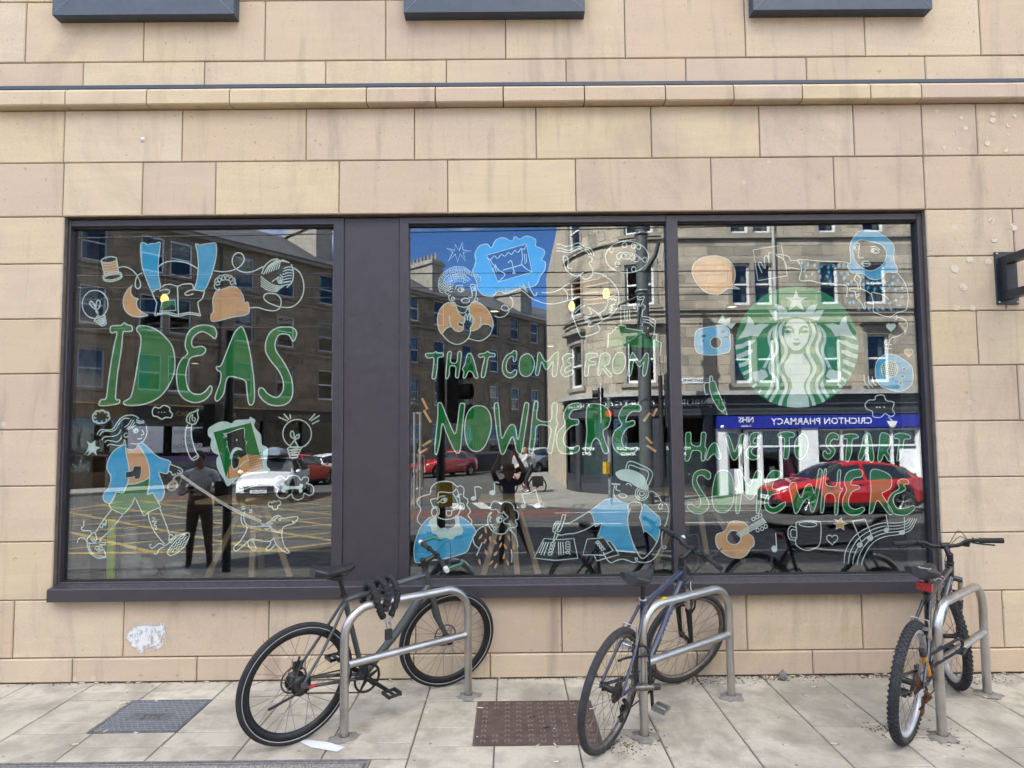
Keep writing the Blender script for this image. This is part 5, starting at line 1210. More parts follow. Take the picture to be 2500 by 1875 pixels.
for q in ([(410,190),(460,190),(520,215),(590,205),(650,180),(700,175),(760,220)], [(410,235),(470,240),(540,265),(600,255),(650,225),(700,215),(740,245)], [(405,275),(470,275),(560,295),(630,270),(690,245),(735,270)], [(770,225),(830,240),(870,285),(880,335)], [(765,250),(820,270),(850,325)], [(765,275),(800,290),(825,330)], [(490,345),(515,338),(545,355),(555,400),(550,470),(570,495),(605,490)], [(490,345),(500,420),(530,510),(590,565),(660,590),(720,570),(745,540)], [(805,355),(835,345),(860,370),(850,405),(820,415)], [(815,420),(850,480),(865,550),(850,590),(800,625),(750,625),(715,590),(710,572)], [(865,545),(960,560),(1060,620),(1140,700),(1190,800),(1190,930),(1150,1030),(1080,1100),(1000,1140),(970,1170)], [(700,590),(600,650),(520,710),(430,770),(330,800),(220,800)], [(160,900),(250,935),(380,942),(500,915),(600,885),(660,845)], [(480,730),(530,790),(550,840),(545,890)], [(1060,870),(1050,960),(1000,1030),(930,1060),(870,1020),(815,985),(790,990)], [(815,985),(850,1070),(820,1080)], [(600,1075),(650,1200),(710,1350),(780,1352),(880,1325),(955,1275),(925,1195)], [(745,1110),(800,1105),(830,1110),(760,1140),(830,1150),(770,1170),(850,1180),(800,1200)], [(850,1180),(810,1210),(830,1230),(900,1210),(970,1170)], [(1070,850),(1130,840),(1180,860)], [(1070,890),(1095,875),(1110,895),(1130,875),(1150,900),(1175,880)], [(1150,945),(1090,970),(1120,985),(1080,1010),(1120,1020),(1080,1050),(1130,1060)], [(640,1060),(700,1000),(770,960)], [(620,1040),(680,980),(720,950)], [(925,1060),(975,1140)], [(950,1060),(990,1135)], [(510,400),(525,380),(545,390)], [(620,340),(640,330),(655,320)]): a.s('I', q, 2.9)
for q in ([(540,690),(700,672),(880,640),(960,612)], [(530,770),(700,745),(900,705),(1090,665)], [(560,832),(800,805),(1000,790),(1180,768)], [(740,890),(900,882),(1010,872)], [(790,950),(900,940),(1040,925)]): a.s('I', q, 4.2, False, OR)
for q in ([(875,560),(890,575),(920,595)], [(905,535),(925,575)], [(895,548),(935,590)], [(940,520),(955,575),(985,615),(1000,590)], [(920,595),(960,630),(1000,650)]): a.s('C', q, 2.8)
a.b(1, 'stretching_person_drawing', 'outline person in an orange-striped shirt')
a = Art(); a.el('I', (1300,350), 272, 200, 0, None, 2.8, 26)
for x, y in ((1105,260),(1268,200),(1380,212),(1445,222),(1525,385),(1175,440),(1385,505)): a.el('I', (x,y), 28, 30, 0, None, 2.6, 12)
a.coil('I', [(1180,340),(1260,330),(1330,340),(1400,360),(1440,390)], 42, 5, 2.6); a.b(1, 'scribble_cloud_drawing')
a = Art(); a.f('I', [(1055,1500),(1065,1320),(1110,1310),(1115,1275),(1150,1270),(1155,1240),(1185,1235),(1190,1210),(1280,1220),(1285,1250),(1400,1270),(1490,1280),(1500,1310),(1530,1310),(1530,1390),(1620,1388),(1640,1330),(1680,1330),(1670,1400),(1735,1440),(1728,1500),(1540,1495),(1250,1495),(1150,1532)], GR, False)
for q, sm in (([(1055,1500),(1065,1320),(1110,1310),(1115,1275),(1150,1270),(1155,1240),(1185,1235),(1190,1210),(1280,1220),(1285,1250),(1400,1270),(1490,1280),(1500,1310),(1530,1310)], False), ([(1225,1205),(1220,960),(1385,962),(1385,1000),(1410,1010)], False), ([(1410,1045),(1430,1030),(1440,940),(1460,945),(1460,970),(1480,970),(1485,940),(1505,950),(1510,968),(1530,960),(1525,1010),(1500,1020),(1485,1100)], False), ([(1485,1100),(1560,1110),(1620,1130),(1662,1160)], True), ([(1662,1160),(1640,1330),(1620,1385)], False), ([(1505,1140),(1580,1150),(1650,1200)], True), ([(1500,1170),(1570,1185),(1640,1235)], True), ([(1640,1330),(1680,1330),(1670,1400),(1735,1440),(1715,1600)], False), ([(1480,960),(1510,880),(1515,850),(1490,850),(1460,860),(1435,845),(1432,875),(1460,890),(1500,885)], True), ([(1265,1010),(1272,1140)], False), ([(1300,1020),(1302,1150)], False), ([(1330,1010),(1335,1140)], False), ([(1490,1190),(1492,1220)], False), ([(1565,1235),(1562,1262)], False)): a.s('I', q, 2.8, False, LN, sm)
a.b(1, 'castle_drawing', 'white outlined castle on a green hill')
a = Art(); col_hole = None
a.o('J', [(480,700),(380,800),(300,950),(250,1150),(260,1330),(300,1375),(440,1350),(680,1320),(880,1270),(1040,1210),(1100,1080),(1140,990),(1180,910),(1100,790),(1000,710),(900,670),(870,690),(880,800),(830,850),(750,870),(640,870),(590,790),(580,700)], BL, 2.6)
a.f('J', [(500,720),(580,705),(590,790),(650,860),(720,850),(760,885),(830,840),(870,790),(860,700),(920,680),(940,800),(990,880),(960,950),(870,980),(820,1030),(720,1000),(620,1035),(600,960),(520,930),(500,840),(470,790)], PM, True, None, 1)
for q in ([(375,820),(310,760),(305,690),(350,590),(340,540),(300,490),(320,410),(400,370),(490,340),(510,250),(580,180),(690,155),(800,165),(870,210),(900,235),(950,220),(1000,270),(995,380),(1050,420),(1060,470),(1045,510),(1095,600),(1060,670),(1115,740),(1110,795)], [(545,545),(520,500),(505,430),(600,400),(620,322),(700,315),(780,325),(850,310),(885,270),(920,340),(935,430),(945,560),(920,640),(850,700),(760,725),(680,720),(600,690)], [(835,335),(880,410),(910,490),(890,535),(835,552)], [(735,592),(800,595),(870,578)], [(735,592),(740,650),(780,672),(812,645),(822,592)], [(590,435),(640,385),(720,370)], [(600,480),(640,455),(690,410),(740,410),(735,450),(690,475),(650,465)], [(885,385),(920,355),(965,350)], [(945,480),(990,490),(1005,540),(980,580),(940,575)], [(940,510),(975,520),(965,555),(940,555)]): a.s('J', q, 2.9)
a.el('J', (570,610), 58, 75, 10, None, 2.9).el('J', (560,615), 42, 60, 10, None, 2.6).el('J', (715,435), 24, 24, 0, PM, ol=False).el('J', (915,385), 18, 18, 0, PM, ol=False); a.b(1, 'singer_drawing', 'long-haired singer in a blue dress')
a = Art()
for q in ([(1405,545),(1370,560),(1410,510),(1420,470),(1470,450),(1530,470),(1550,492),(1620,460),(1700,480),(1750,540),(1750,575),(1800,600),(1820,660),(1810,720),(1770,740),(1795,800),(1770,845),(1700,850),(1660,860)], [(1375,545),(1400,575),(1450,580),(1490,575),(1530,620),(1580,630),(1590,600),(1620,650),(1665,690),(1620,720),(1590,750),(1620,790),(1680,790),(1700,830)], [(1420,610),(1370,660),(1355,750),(1375,830),(1440,910),(1540,945),(1620,930),(1660,870)], [(1400,800),(1430,835),(1485,842)], [(1430,835),(1450,880),(1475,885),(1485,842)], [(1540,660),(1580,680),(1605,720)], [(1420,620),(1380,680),(1410,690),(1385,730),(1400,765)], [(1660,870),(1680,885),(1710,895),(1700,855)], [(1355,805),(1280,830),(1210,880),(1150,960),(1135,1020),(1160,1100),(1220,1160)], [(1275,1065),(1235,1160),(1190,1265)], [(1690,880),(1760,960),(1800,1060),(1810,1140)], [(1705,1170),(1720,1260),(1715,1370)]): a.s('J', q, 2.9)
a.el('J', (1530,730), 40, 42, 0, PM).el('J', (1548,738), 18, 20, 0, BK, ol=False, lvl=1)
for (x, y), r in zip(((1325,890),(1250,985),(1395,1020),(1315,1055),(1465,1060),(1545,1000),(1675,1005),(1550,1110),(1620,1130),(1750,1125),(1400,1180),(1330,1220),(1475,1240),(1600,1280),(1235,1360),(1410,1375),(1480,1420),(1655,1375)), (-10,35,-5,30,-30,20,-20,20,-25,5,-5,-20,35,15,-15,40,25,-20)): a.leaf('J', (x, y), 95, 40, r, OR)
a.b(1, 'young_singer_drawing', 'outlined singer with orange leaf-patterned shirt')
def note(a, reg, c, top, rx=36, ry=26): return a.el(reg, c, rx, ry, -12, PM, 2.4).s(reg, [(c[0]+rx*.9, c[1]-4), top], 2.8)
a = Art(); note(a, 'J', (1145,410), (1160,240)); a.s('J', [(1160,240),(1220,235),(1270,262)]); a.b(1, 'music_note_drawing')
a = Art(); note(a, 'J', (1425,325), (1455,172), 40, 32); a.s('J', [(1455,172),(1495,165),(1525,182)]); a.b(1, 'music_note_drawing')
a = Art(); note(a, 'J', (1890,525), (1870,345)); note(a, 'J', (2100,520), (2075,285), 42, 34); a.s('J', [(1870,345),(1980,328),(2075,285)], 3.6); a.b(1, 'music_note_drawing')
a = Art()
a.o('K', [(850,790),(950,720),(1080,620),(1180,595),(1260,600),(1340,650),(1440,665),(1425,740),(1450,800),(1430,870),(1430,960),(1450,1080),(1480,1180),(1540,1400),(1280,1385),(1220,1300),(1170,1235),(1120,1240),(1060,1180),(975,1160),(1010,1080),(1040,960),(940,1020),(930,960),(900,850)], BL, 2.4, False)
a.o('K', [(1670,675),(1780,770),(1890,860),(1920,920),(1900,1150),(1865,1245),(1780,1150),(1690,1080),(1670,1110),(1640,980),(1605,880),(1640,760)], BL, 2.4, False)
a.f('K', [(1245,215),(1290,180),(1380,155),(1480,165),(1580,200),(1680,270),(1700,340),(1740,420),(1720,470),(1640,440),(1560,420),(1450,350),(1330,320),(1270,270)], PM)
for q in ([(1470,745),(1430,840),(1430,960),(1450,1080),(1500,1240),(1570,1400),(1645,1495),(1740,1430),(1850,1280),(1905,1130),(1920,920)], [(1435,790),(1440,680),(1520,645),(1610,660),(1640,700),(1635,780),(1605,880)], [(850,790),(700,880),(560,960),(480,965)], [(930,980),(800,1060),(640,1115),(500,1130),(430,1145),(350,1125)], [(450,840),(495,850),(450,1000),(410,1085),(375,1080),(420,960),(450,840)], [(405,935),(340,960),(305,1080),(350,1090),(390,1000)], [(410,960),(360,980),(330,1060)], [(345,1100),(310,1240),(350,1200),(385,1130)], [(1230,400),(1215,500),(1240,580),(1320,640),(1400,665)], [(1260,400),(1255,460),(1320,488)], [(1395,150),(1450,40),(1620,90),(1800,210),(1740,400)], [(1440,160),(1460,95),(1600,140),(1740,205),(1690,400)], [(1400,390),(1440,370),(1490,410)],
          [(1740,500),(1800,490),(1880,550),(1940,660),(1940,740),(1910,755),(1890,715),(1940,655),(2010,690),(2040,790),(2010,950),(1950,1100),(1935,1240),(1960,1345),(2002,1335),(1985,1308),(1930,1330),(1860,1450),(1780,1530),(1680,1555),(1570,1540),(1540,1495),(1570,1490),(1560,1540),(1510,1555),(1440,1530),(1350,1505),(1250,1530),(1180,1560),(1110,1500),(1060,1400)]): a.s('K', q, 2.9)
for r in (98,68,34): a.el('K', (1640,520), r, r*1.05, 0, None, 2.8)
a.el('K', (1355,555), 62, 28, 8, None, 2.8); a.s('K', [(1185,375),(1315,385)], 4); a.b(1, 'writer_drawing', 'person with headphones writing, in a blue shirt')
a = Art(); a.s('K', [(175,1195),(20,1490),(350,1525),(680,1490),(620,1195),(400,1215)], 3, True, LN, False)
for x, y, x2, y2 in ((170,1250,100,1415),(205,1250,125,1440),(240,1250,170,1450),(390,1245,395,1445),(420,1245,430,1445),(455,1250,470,1440)): a.s('K', [(x,y),(x2,y2)], 2.8)
a.coil('K', [(310,1250),(300,1300),(285,1350),(270,1400),(260,1450)], 32, 4, 2.8).coil('K', [(530,1245),(530,1300),(530,1350),(530,1440)], 32, 4, 2.8); a.b(1, 'notebook_drawing')
a = Art(); a.s('K', [(820,1205),(755,1440),(1060,1445),(1210,1375),(1070,1185)], 3, True, LN, False).s('K', [(925,1455),(965,1530),(1300,1440),(1170,1235)], 3, False, LN, False); a.coil('K', [(965,1235),(1000,1280),(1035,1330),(1065,1370)], 26, 4, 2.8); a.b(1, 'notebook_drawing')
# ---- right pane
a = Art().o('E', [(248,460),(260,400),(310,360),(380,345),(450,352),(510,390),(538,450),(535,510),(520,545),(570,568),(490,565),(440,600),(400,606),(340,590),(280,530)], OR, 2.4); a.coil('E', [(310,480),(370,475),(430,475),(470,490)], 26, 4, 2.2, BE); a.b(2, 'speech_bubble_drawing', 'orange speech bubble')
a = Art(); a.s('E', [(660,305),(850,272),(890,478),(692,512)], 2.6, True, LN, False); a.s('E', [(720,460),(695,400),(710,390),(740,430),(735,360),(755,345),(770,405),(765,330),(785,325)], 2.4); a.b(2, 'paper_drawing')
a = Art()
a.o('L', [(1240,360),(1260,280),(1330,170),(1400,125),(1540,120),(1680,180),(1790,270),(1840,360),(1835,520),(1885,640),(1860,690),(1740,690),(1680,760),(1600,790),(1500,770),(1420,710),(1280,700),(1225,640),(1210,590),(1250,560),(1250,450)], BL, 2.4, True, [(1295,330),(1380,255),(1500,270),(1650,310),(1720,380),(1735,480),(1690,580),(1600,650),(1500,670),(1390,620),(1310,520),(1285,420)])
for q in ([(1310,305),(1372,312),(1355,470),(1380,495),(1425,492)], [(1520,345),(1590,345),(1650,390)], [(1525,375),(1580,370),(1640,420),(1570,430),(1525,400)], [(1405,565),(1515,580)], [(535,520),(700,525),(860,540),(1000,545),(1150,550),(1235,570)], [(535,520),(590,640),(565,795),(700,800),(800,825),(915,845)], [(535,530),(450,530),(410,475),(300,450),(245,455),(340,510),(385,600),(395,635),(460,630),(575,655)], [(980,865),(1190,870),(1200,1025)], [(1360,920),(1340,830),(1300,790),(1335,725),(1395,780),(1375,830),(1395,915)], [(1535,990),(1440,930),(1320,905),(1240,910),(1240,935),(1310,950),(1330,990),(1390,970)], [(1310,960),(1330,1020),(1380,1000),(1325,1020),(1350,1055),(1385,1045),(1350,1060),(1400,1110),(1440,1190),(1450,1160),(1440,1100),(1500,1110),(1560,1120)], [(1870,685),(1950,780),(2010,900),(2030,1040),(2010,1180),(1960,1215),(1870,1240),(1800,1290),(1700,1280),(1600,1240),(1560,1215),(1560,1100),(1535,970),(1600,970),(1700,1000),(1770,1060)]): a.s('L', q, 2.6)
a.el('L', (1460,575), 56, 34, 8, None, 2.4).el('L', (1325,358), 30, 32, 0, None, 2.4).el('L', (1308,360), 18, 26, 0, PM, ol=False).el('L', (1550,398), 24, 28, 0, PM, ol=False)
rr = random.Random(5)
for x, y in ((600,565),(680,580),(770,590),(862,610),(955,620),(1020,610),(1095,600),(1160,590),(635,665),(735,715),(830,670),(655,745),(845,750),(940,745),(1035,700),(1130,700),(1215,705),(960,690),(1065,790),(975,820),(1165,770),(1415,750),(1265,820),(1215,845),(1425,860),(1480,820),(1550,835),(1490,900),(1620,830),(1715,820),(1830,750),(1895,800),(1820,840),(1950,900),(1860,925),(1945,1020),(1865,1065),(1785,1105),(1920,1140),(1270,1000),(1240,1100),(1295,1095),(1365,1190),(1505,1185),(1615,1195),(1690,1185),(1800,1190),(1580,920),(1670,900),(1710,960),(1780,880)): a.leaf('L', (x, y), 56, 44, rr.uniform(-35, 35), BL)
a.b(2, 'headscarf_person_drawing', 'person in a blue headscarf with a dotted shirt')
a = Art().s('E', [(1610,760),(1632,748),(1625,775),(1612,758),(1670,768),(1700,800),(1690,850),(1640,885),(1590,900),(1575,940),(1570,1000)], 2.6).s('E', [(1552,942),(1595,944)], 2.4).s('E', [(1552,968),(1595,972)], 2.4); a.b(2, 'cable_drawing')
def heart(a, reg, c, r, mi):
    pts = [(c[0]+r*1.0*math.sin(t)**3, c[1]-r*(.81*math.cos(t)-.31*math.cos(2*t)-.12*math.cos(3*t)-.06*math.cos(4*t))) for t in [2*math.pi*i/20 for i in range(20)]]
    if mi is not None: a.f(reg, pts, mi, False)
    return a.s(reg, pts, 2.6, True)
heart(Art(), 'E', (1590,825), 30, PM).b(2, 'heart_drawing'); heart(Art(), 'E', (1710,998), 30, OR).b(2, 'heart_drawing'); heart(Art(), 'F', (1193,1152), 38, None).b(2, 'heart_drawing')
a = Art(); circ = lambda c, r, n=16: [(c[0]+r*math.cos(2*math.pi*i/n), c[1]+r*math.sin(2*math.pi*i/n)) for i in range(n)]
a.o('E', [(265,900),(280,850),(330,830),(450,815),(495,840),(505,900),(505,970),(480,1000),(380,1015),(300,1005),(270,970)], BL, 2.4, True, circ((408,930), 38))
for q in ([(308,880),(340,875),(342,892),(310,897)], [(443,852),(466,850),(467,864),(445,866)], [(465,888),(485,885),(486,898),(467,902)], [(318,912),(328,911),(328,924),(319,925)]): a.f('E', q, BK, False, lvl=1)
a.f('E', [(420,795),(455,742),(472,775),(508,760),(502,800),(545,798),(512,840),(490,820)], PM, False); a.b(2, 'camera_drawing', 'blue toy camera drawing')
a = Art().o('E', [(1485,1100),(1500,1050),(1550,1012),(1620,1015),(1720,1080),(1738,1130),(1735,1200),(1700,1240),(1640,1260),(1560,1240),(1520,1220),(1490,1170)], BL, 2.4, True, circ((1580,1110), 57))
for k in range(-4, 5):
    h = math.sqrt(max(0, 57**2-(k*13)**2)); a.s('E', [(1580+k*13-h*.25,1110-h),(1580+k*13+h*.25,1110+h)], 1.6, False, LN, False); a.s('E', [(1580-h,1110+k*13+h*.2),(1580+h,1110+k*13-h*.2)], 1.6, False, LN, False)
for c in ((1678,1110),(1668,1158),(1655,1205)): a.el('E', c, 12, 12, 0, BK, 1.8, lvl=1)
a.b(2, 'radio_drawing', 'blue radio drawing'); a = Art()
for k in range(3): a.s('E', [(1408+k*28,1150+k*4),(1415+k*28,1200),(1450+k*20,1245-k*12)], 2.6)
a.b(2, 'sound_wave_drawing')
a = Art().s('E', [(1415,1350),(1440,1320),(1480,1315),(1490,1290),(1540,1285),(1558,1320),(1610,1335),(1600,1380),(1615,1410),(1590,1430),(1550,1410),(1520,1435),(1470,1430),(1465,1395),(1430,1380)], 2.8, True)
for x in (1495,1515,1545): a.el('E', (x,1366), 6, 6, 0, PM, ol=False, n=8)
a.b(2, 'cloud_drawing')
a = Art().o('E', [(365,1195),(400,1190),(420,1250),(445,1310),(470,1370),(485,1420),(450,1400),(420,1370),(385,1310),(365,1240)], GR, 2.8, False); a.s('E', [(368,1190),(368,1165),(375,1155),(385,1165),(388,1190)]); a.s('E', [(362,1200),(332,1205),(330,1240),(340,1280),(358,1275)], 2.6); a.s('E', [(450,1400),(475,1372)]); a.b(2, 'pen_drawing', 'green pen drawing')
# round emblem
a = Art(); cx_, cy_e = 860, 815
pts = [(cx_+780*math.cos(2*math.pi*i/72), cy_e+768*math.sin(2*math.pi*i/72)) for i in range(72)]
a.f('S', pts, EM, False)
W_ = lambda q, sm=False, lv=1, mi=PM: a.f('S', q, mi, sm, None, lv)
mir = lambda q: [(1718-x, y) for x, y in q]
W_([(848,88),(880,185),(985,188),(905,240),(950,360),(848,290),(750,360),(790,240),(705,190),(815,185)])
W_([(500,345),(570,350),(630,385),(583,270),(660,290),(720,335),(742,377),(850,367),(960,377),(985,330),(1040,285),(1120,268),(1075,385),(1120,350),(1208,342),(1125,485),(1000,445),(850,430),(700,445),(580,485)])
W_([(715,560),(740,500),(790,465),(845,458),(910,465),(970,500),(1005,560),(1010,650),(1000,720),(960,790),(905,845),(850,860),(790,840),(735,780),(700,700),(700,620)], True)
for f_ in (lambda q: q, lambda q: [(1706-x, y) for x, y in q]):
    W_(f_([(702,565),(740,545),(790,555),(822,590),(825,645),(800,640),(790,600),(755,572),(715,585)]), False, 2, EM)
    W_(f_([(702,610),(745,600),(795,615),(790,638),(745,642),(708,632)]), True, 2, EM)
W_([(815,703),(850,715),(890,703),(875,726),(832,726)], False, 2, EM); W_([(798,755),(850,763),(915,755),(885,788),(848,800),(820,785)], False, 2, EM); W_([(885,600),(895,650),(885,662),(878,640)], False, 2, EM)
W_([(775,895),(850,903),(935,893),(960,950),(1010,1010),(1030,1080),(1020,1160),(970,1230),(940,1310),(960,1380),(1000,1440),(1015,1572),(860,1582),(730,1572),(735,1480),(770,1400),(800,1310),(775,1220),(720,1160),(695,1070),(710,1010),(755,950)])
def strand(q, w0):
    a.lv += 0
    P = smooth_path([Vector((*p, 0)) for p in q], 6); n = len(P); L_, R2 = [], []
    for i in range(n):
        t = (P[min(i+1, n-1)]-P[max(i-1, 0)]).normalized(); wd = w0/2*min(1, (i+1)/6); nn = Vector((-t.y, t.x, 0))*wd
        L_.append((P[i]+nn).xy[:]); R2.append((P[i]-nn).xy[:])
    for f_ in (lambda z: z, mir): W_(f_(L_+R2[::-1]))
strand([(705,485),(655,560),(645,650),(680,740),(718,820),(715,900),(675,980),(635,1060),(645,1140),(695,1220),(722,1300),(705,1390),(665,1470),(640,1556)], 44)
strand([(630,505),(575,610),(575,700),(608,790),(598,880),(550,965),(515,1060),(530,1140),(590,1215),(612,1300),(590,1390),(550,1450),(520,1510)], 40)
strand([(585,535),(520,630),(505,730),(530,820),(530,900),(490,980),(455,1050),(430,1100)], 36)
strand([(535,1240),(540,1310),(510,1380),(460,1450)], 44)
for q in ([(235,415),(290,460),(325,540),(400,515),(515,525),(430,590),(370,680),(290,670),(200,690),(100,725),(190,600),(230,500)], [(80,790),(180,770),(230,735),(340,725),(295,775),(230,800),(170,830),(85,850)], [(90,910),(180,880),(220,855),(300,845),(295,890),(220,925),(160,950),(97,965)], [(120,1030),(190,1005),(230,980),(275,970),(275,1015),(215,1050),(135,1075)], [(165,1140),(220,1110),(285,1085),(285,1120),(230,1150),(187,1175)], [(225,1230),(290,1190),(300,1222),(252,1262)], [(285,1310),(340,1265),(355,1295),(312,1338)], [(362,1385),(400,1345),(412,1372),(385,1402)], [(300,1130),(380,1115),(440,1070),(470,1130),(495,1185),(420,1240),(330,1255),(300,1200)]):
    W_(q); W_(mir(q))
a.b(2, 'round_emblem', 'round green emblem with a crowned long-haired figure')
letters(2, 'F', 'HAVETOSTART', [
 [(205,445),(225,430),(240,440),(245,510),(300,520),(310,440),(330,430),(342,445),(335,520),(345,545),(335,590),(330,620),(310,615),(305,560),(250,555),(235,600),(215,625),(200,610),(205,540)],
 [(395,500),(420,520),(440,590),(435,610),(415,600),(400,575),(375,590),(355,615),(340,610),(350,570),(365,530)],
 [(475,460),(495,455),(520,520),(535,560),(560,500),(575,450),(600,440),(605,460),(590,520),(565,580),(540,615),(520,610),(500,560)],
 [(680,430),(710,440),(705,465),(670,470),(660,500),(690,505),(690,525),(655,540),(650,570),(680,590),(700,585),(690,605),(655,615),(620,595),(612,560),(630,530),(640,510),(635,470),(650,440)],
 [(830,440),(880,425),(935,435),(935,460),(905,470),(905,540),(895,600),(875,610),(865,595),(870,530),(870,470),(835,465)],
 [(990,440),(1020,460),(1030,510),(1020,570),(985,610),(950,595),(940,540),(950,480)],
 [(1200,432),(1235,450),(1230,480),(1205,475),(1185,490),(1180,515),(1210,540),(1205,580),(1170,612),(1140,600),(1130,570),(1145,555),(1165,575),(1185,560),(1160,530),(1150,490),(1165,450)],
 [(1270,450),(1310,440),(1355,445),(1370,465),(1330,480),(1325,560),(1305,620),(1285,620),(1285,570),(1295,480),(1272,475)],
 [(1430,435),(1450,450),(1465,520),(1475,600),(1465,630),(1445,625),(1435,580),(1415,570),(1395,610),(1375,615),(1370,590),(1390,530),(1405,460)],
 [(1520,440),(1565,440),(1590,475),(1580,530),(1565,555),(1590,600),(1590,625),(1570,620),(1545,580),(1530,610),(1515,630),(1500,610),(1510,530)],
 [(1610,450),(1650,435),(1690,440),(1720,455),(1715,475),(1680,480),(1670,540),(1650,610),(1630,620),(1635,560),(1645,480),(1615,470)]], 2.4)
letters(2, 'F', 'SOMEWHERE', [
 [(340,685),(370,705),(370,740),(350,745),(320,720),(290,725),(280,760),(310,820),(350,880),(360,930),(330,970),(270,978),(225,950),(217,925),(240,915),(285,935),(305,920),(300,870),(270,820),(250,770),(262,710),(300,685)],
 [(450,685),(500,700),(525,760),(530,850),(515,930),(470,970),(420,965),(390,920),(382,850),(395,760),(415,705)],
 [(555,690),(575,690),(610,760),(640,790),(675,700),(700,690),(715,710),(715,820),(710,930),(695,975),(680,960),(685,840),(650,880),(620,870),(590,820),(575,900),(565,970),(545,970),(545,880),(560,790)],
 [(830,690),(850,710),(830,740),(800,760),(790,810),(830,815),(835,840),(790,850),(765,880),(765,920),(800,940),(850,910),(875,900),(875,925),(840,960),(790,975),(745,950),(738,890),(760,840),(745,790),(755,730),(790,690)],
 [(905,790),(945,770),(960,830),(985,870),(1010,800),(1050,780),(1075,840),(1100,690),(1120,680),(1125,700),(1110,800),(1090,900),(1070,960),(1050,960),(1030,880),(1000,900),(960,970),(940,970),(920,880)],
 [(1140,690),(1155,690),(1150,780),(1220,790),(1230,700),(1250,690),(1245,800),(1265,810),(1240,860),(1230,970),(1210,980),(1210,860),(1150,850),(1135,960),(1115,960),(1125,830)],
 [(1380,680),(1400,700),(1390,730),(1340,740),(1320,780),(1370,790),(1375,810),(1330,830),(1305,880),(1310,930),(1350,950),(1400,935),(1410,955),(1370,985),(1310,985),(1270,950),(1265,880),(1290,820),(1275,770),(1290,710),(1330,685)],
 [(1455,690),(1530,690),(1590,730),(1590,800),(1550,830),(1530,850),(1600,960),(1590,985),(1565,970),(1500,890),(1470,960),(1445,980),(1445,940),(1455,830)],
 [(1660,745),(1700,750),(1710,775),(1675,785),(1690,810),(1660,835),(1620,850),(1605,890),(1630,940),(1690,940),(1740,925),(1750,945),(1700,985),(1630,985),(1580,950),(1570,890),(1600,840),(1645,810),(1635,770)]], 2.4)
a = Art(); a.o('F', [(500,1040),(545,1028),(600,1040),(630,1075),(625,1110),(660,1140),(665,1190),(640,1215),(610,1260),(560,1278),(490,1265),(430,1220),(408,1170),(415,1120),(470,1095)], OR, 2.8, True, circ((530,1140), 48))
for k in range(5): a.s('F', [(545+6*k,1115+6*k),(725+5*k,1010+7*k)], 2, False, LN, False)
a.s('F', [(720,1005),(748,1042)], 3)
for c in ((662,1015),(686,1002),(708,990),(690,1090),(720,1080),(745,1065)): a.el('F', c, 11, 12, 0, None, 2.4, 10)
a.b(2, 'guitar_drawing', 'orange guitar drawing')
a = Art().el('F', (1030,1050), 60, 18, 3, None, 2.8); a.s('F', [(948,1048),(958,1035),(1030,1025),(1100,1032),(1116,1050),(1118,1120),(1105,1190),(1060,1220),(1010,1225),(960,1200),(945,1170),(955,1120),(948,1048)], 2.8); a.s('F', [(950,1072),(912,1065),(895,1100),(905,1150),(948,1158)], 2.8); a.s('F', [(948,1090),(922,1085),(912,1110),(920,1138),(945,1140)], 2.6); a.b(2, 'mug_drawing')
a = Art(); note(a, 'F', (803,1217), (812,1110), 17, 20); a.b(2, 'music_note_drawing')
a = Art(); sp = [(1205,1015),(1238,1026),(1255,1005),(1262,1034),(1298,1045),(1268,1058),(1275,1090),(1248,1070),(1215,1085),(1226,1058),(1203,1045),(1228,1040)]
a.o('F', sp, OR, 3, False); a.b(2, 'star_drawing')
a = Art()
for k in range(5):
    dx, dy = k*30, k*3
    a.s('F', [(1272+dx,1315+dy),(1285+dx*.97,1230+k*14),(1340+dx*.8,1135+k*20),(1430+dx*.5,1075+k*21),(1530+dx*.3,1042+k*22),(1620+dx*.25,1042+k*19),(1690+dx*.3,1030+k*14),(1710+dx*.45,1005+k*2)], 2.4)
note(a, 'F', (1380,1190), (1330,1030), 18, 16); note(a, 'F', (1450,1145), (1415,1015), 18, 16); a.s('F', [(1330,1030),(1415,1015)], 4); note(a, 'F', (1560,1088), (1556,985), 16, 13); note(a, 'F', (1665,1106), (1680,1000), 18, 13)
a.b(2, 'music_stave_drawing', 'curving music stave with notes')
# ================================================================ the street opposite (seen mirrored in the glass)
ZROAD, ZOPP = -.245, -.12
M['asphalt'] = pm('worn_asphalt', (.085, .083, .08), (.055, .054, .053), 2.2, .85, bs=.5, bscale=90)
M['red_asphalt'] = pm('red_bus_lane', (.15, .065, .05), (.11, .05, .042), 3, .85, bs=.4)
M['road_white'] = pm('road_white_paint', (.55, .54, .50), (.38, .37, .34), 9, .8)
M['road_yellow'] = pm('road_yellow_paint', (.36, .26, .09), (.2, .16, .08), 7, .8)
M['far_paving'] = pm('far_paving', (.30, .285, .25), (.22, .21, .185), 1.5, .9, bs=.3)
M['rail'] = pm('tram_rail', (.3, .3, .3), rough=.3, metal=1)
rd = MB(); rd.b2(-70, 70, -90, KERB_Y-.001, -.29, ZROAD)
road = rd.build('road', M['asphalt'], kind='structure')
YF = rf_z(1900, 1207, ZOPP).y                   # pharmacy front
YK = rf_z(1900, 1242, ZROAD).y                  # its kerb
Rc = 3.1; XC = rf_y(1632, 1000, YF).x           # rounded corner of the tenement
pv = MB(); 
arcp = [(XC+40, YK), (XC-1.2, YK)]+[(XC-1.2-4.2*math.sin(a), YK-4.2*(1-math.cos(a))) for a in [math.pi/2*i/10 for i in range(1, 11)]]+[(XC-5.4, -75), (XC-2, -75), (XC+40, -75)]
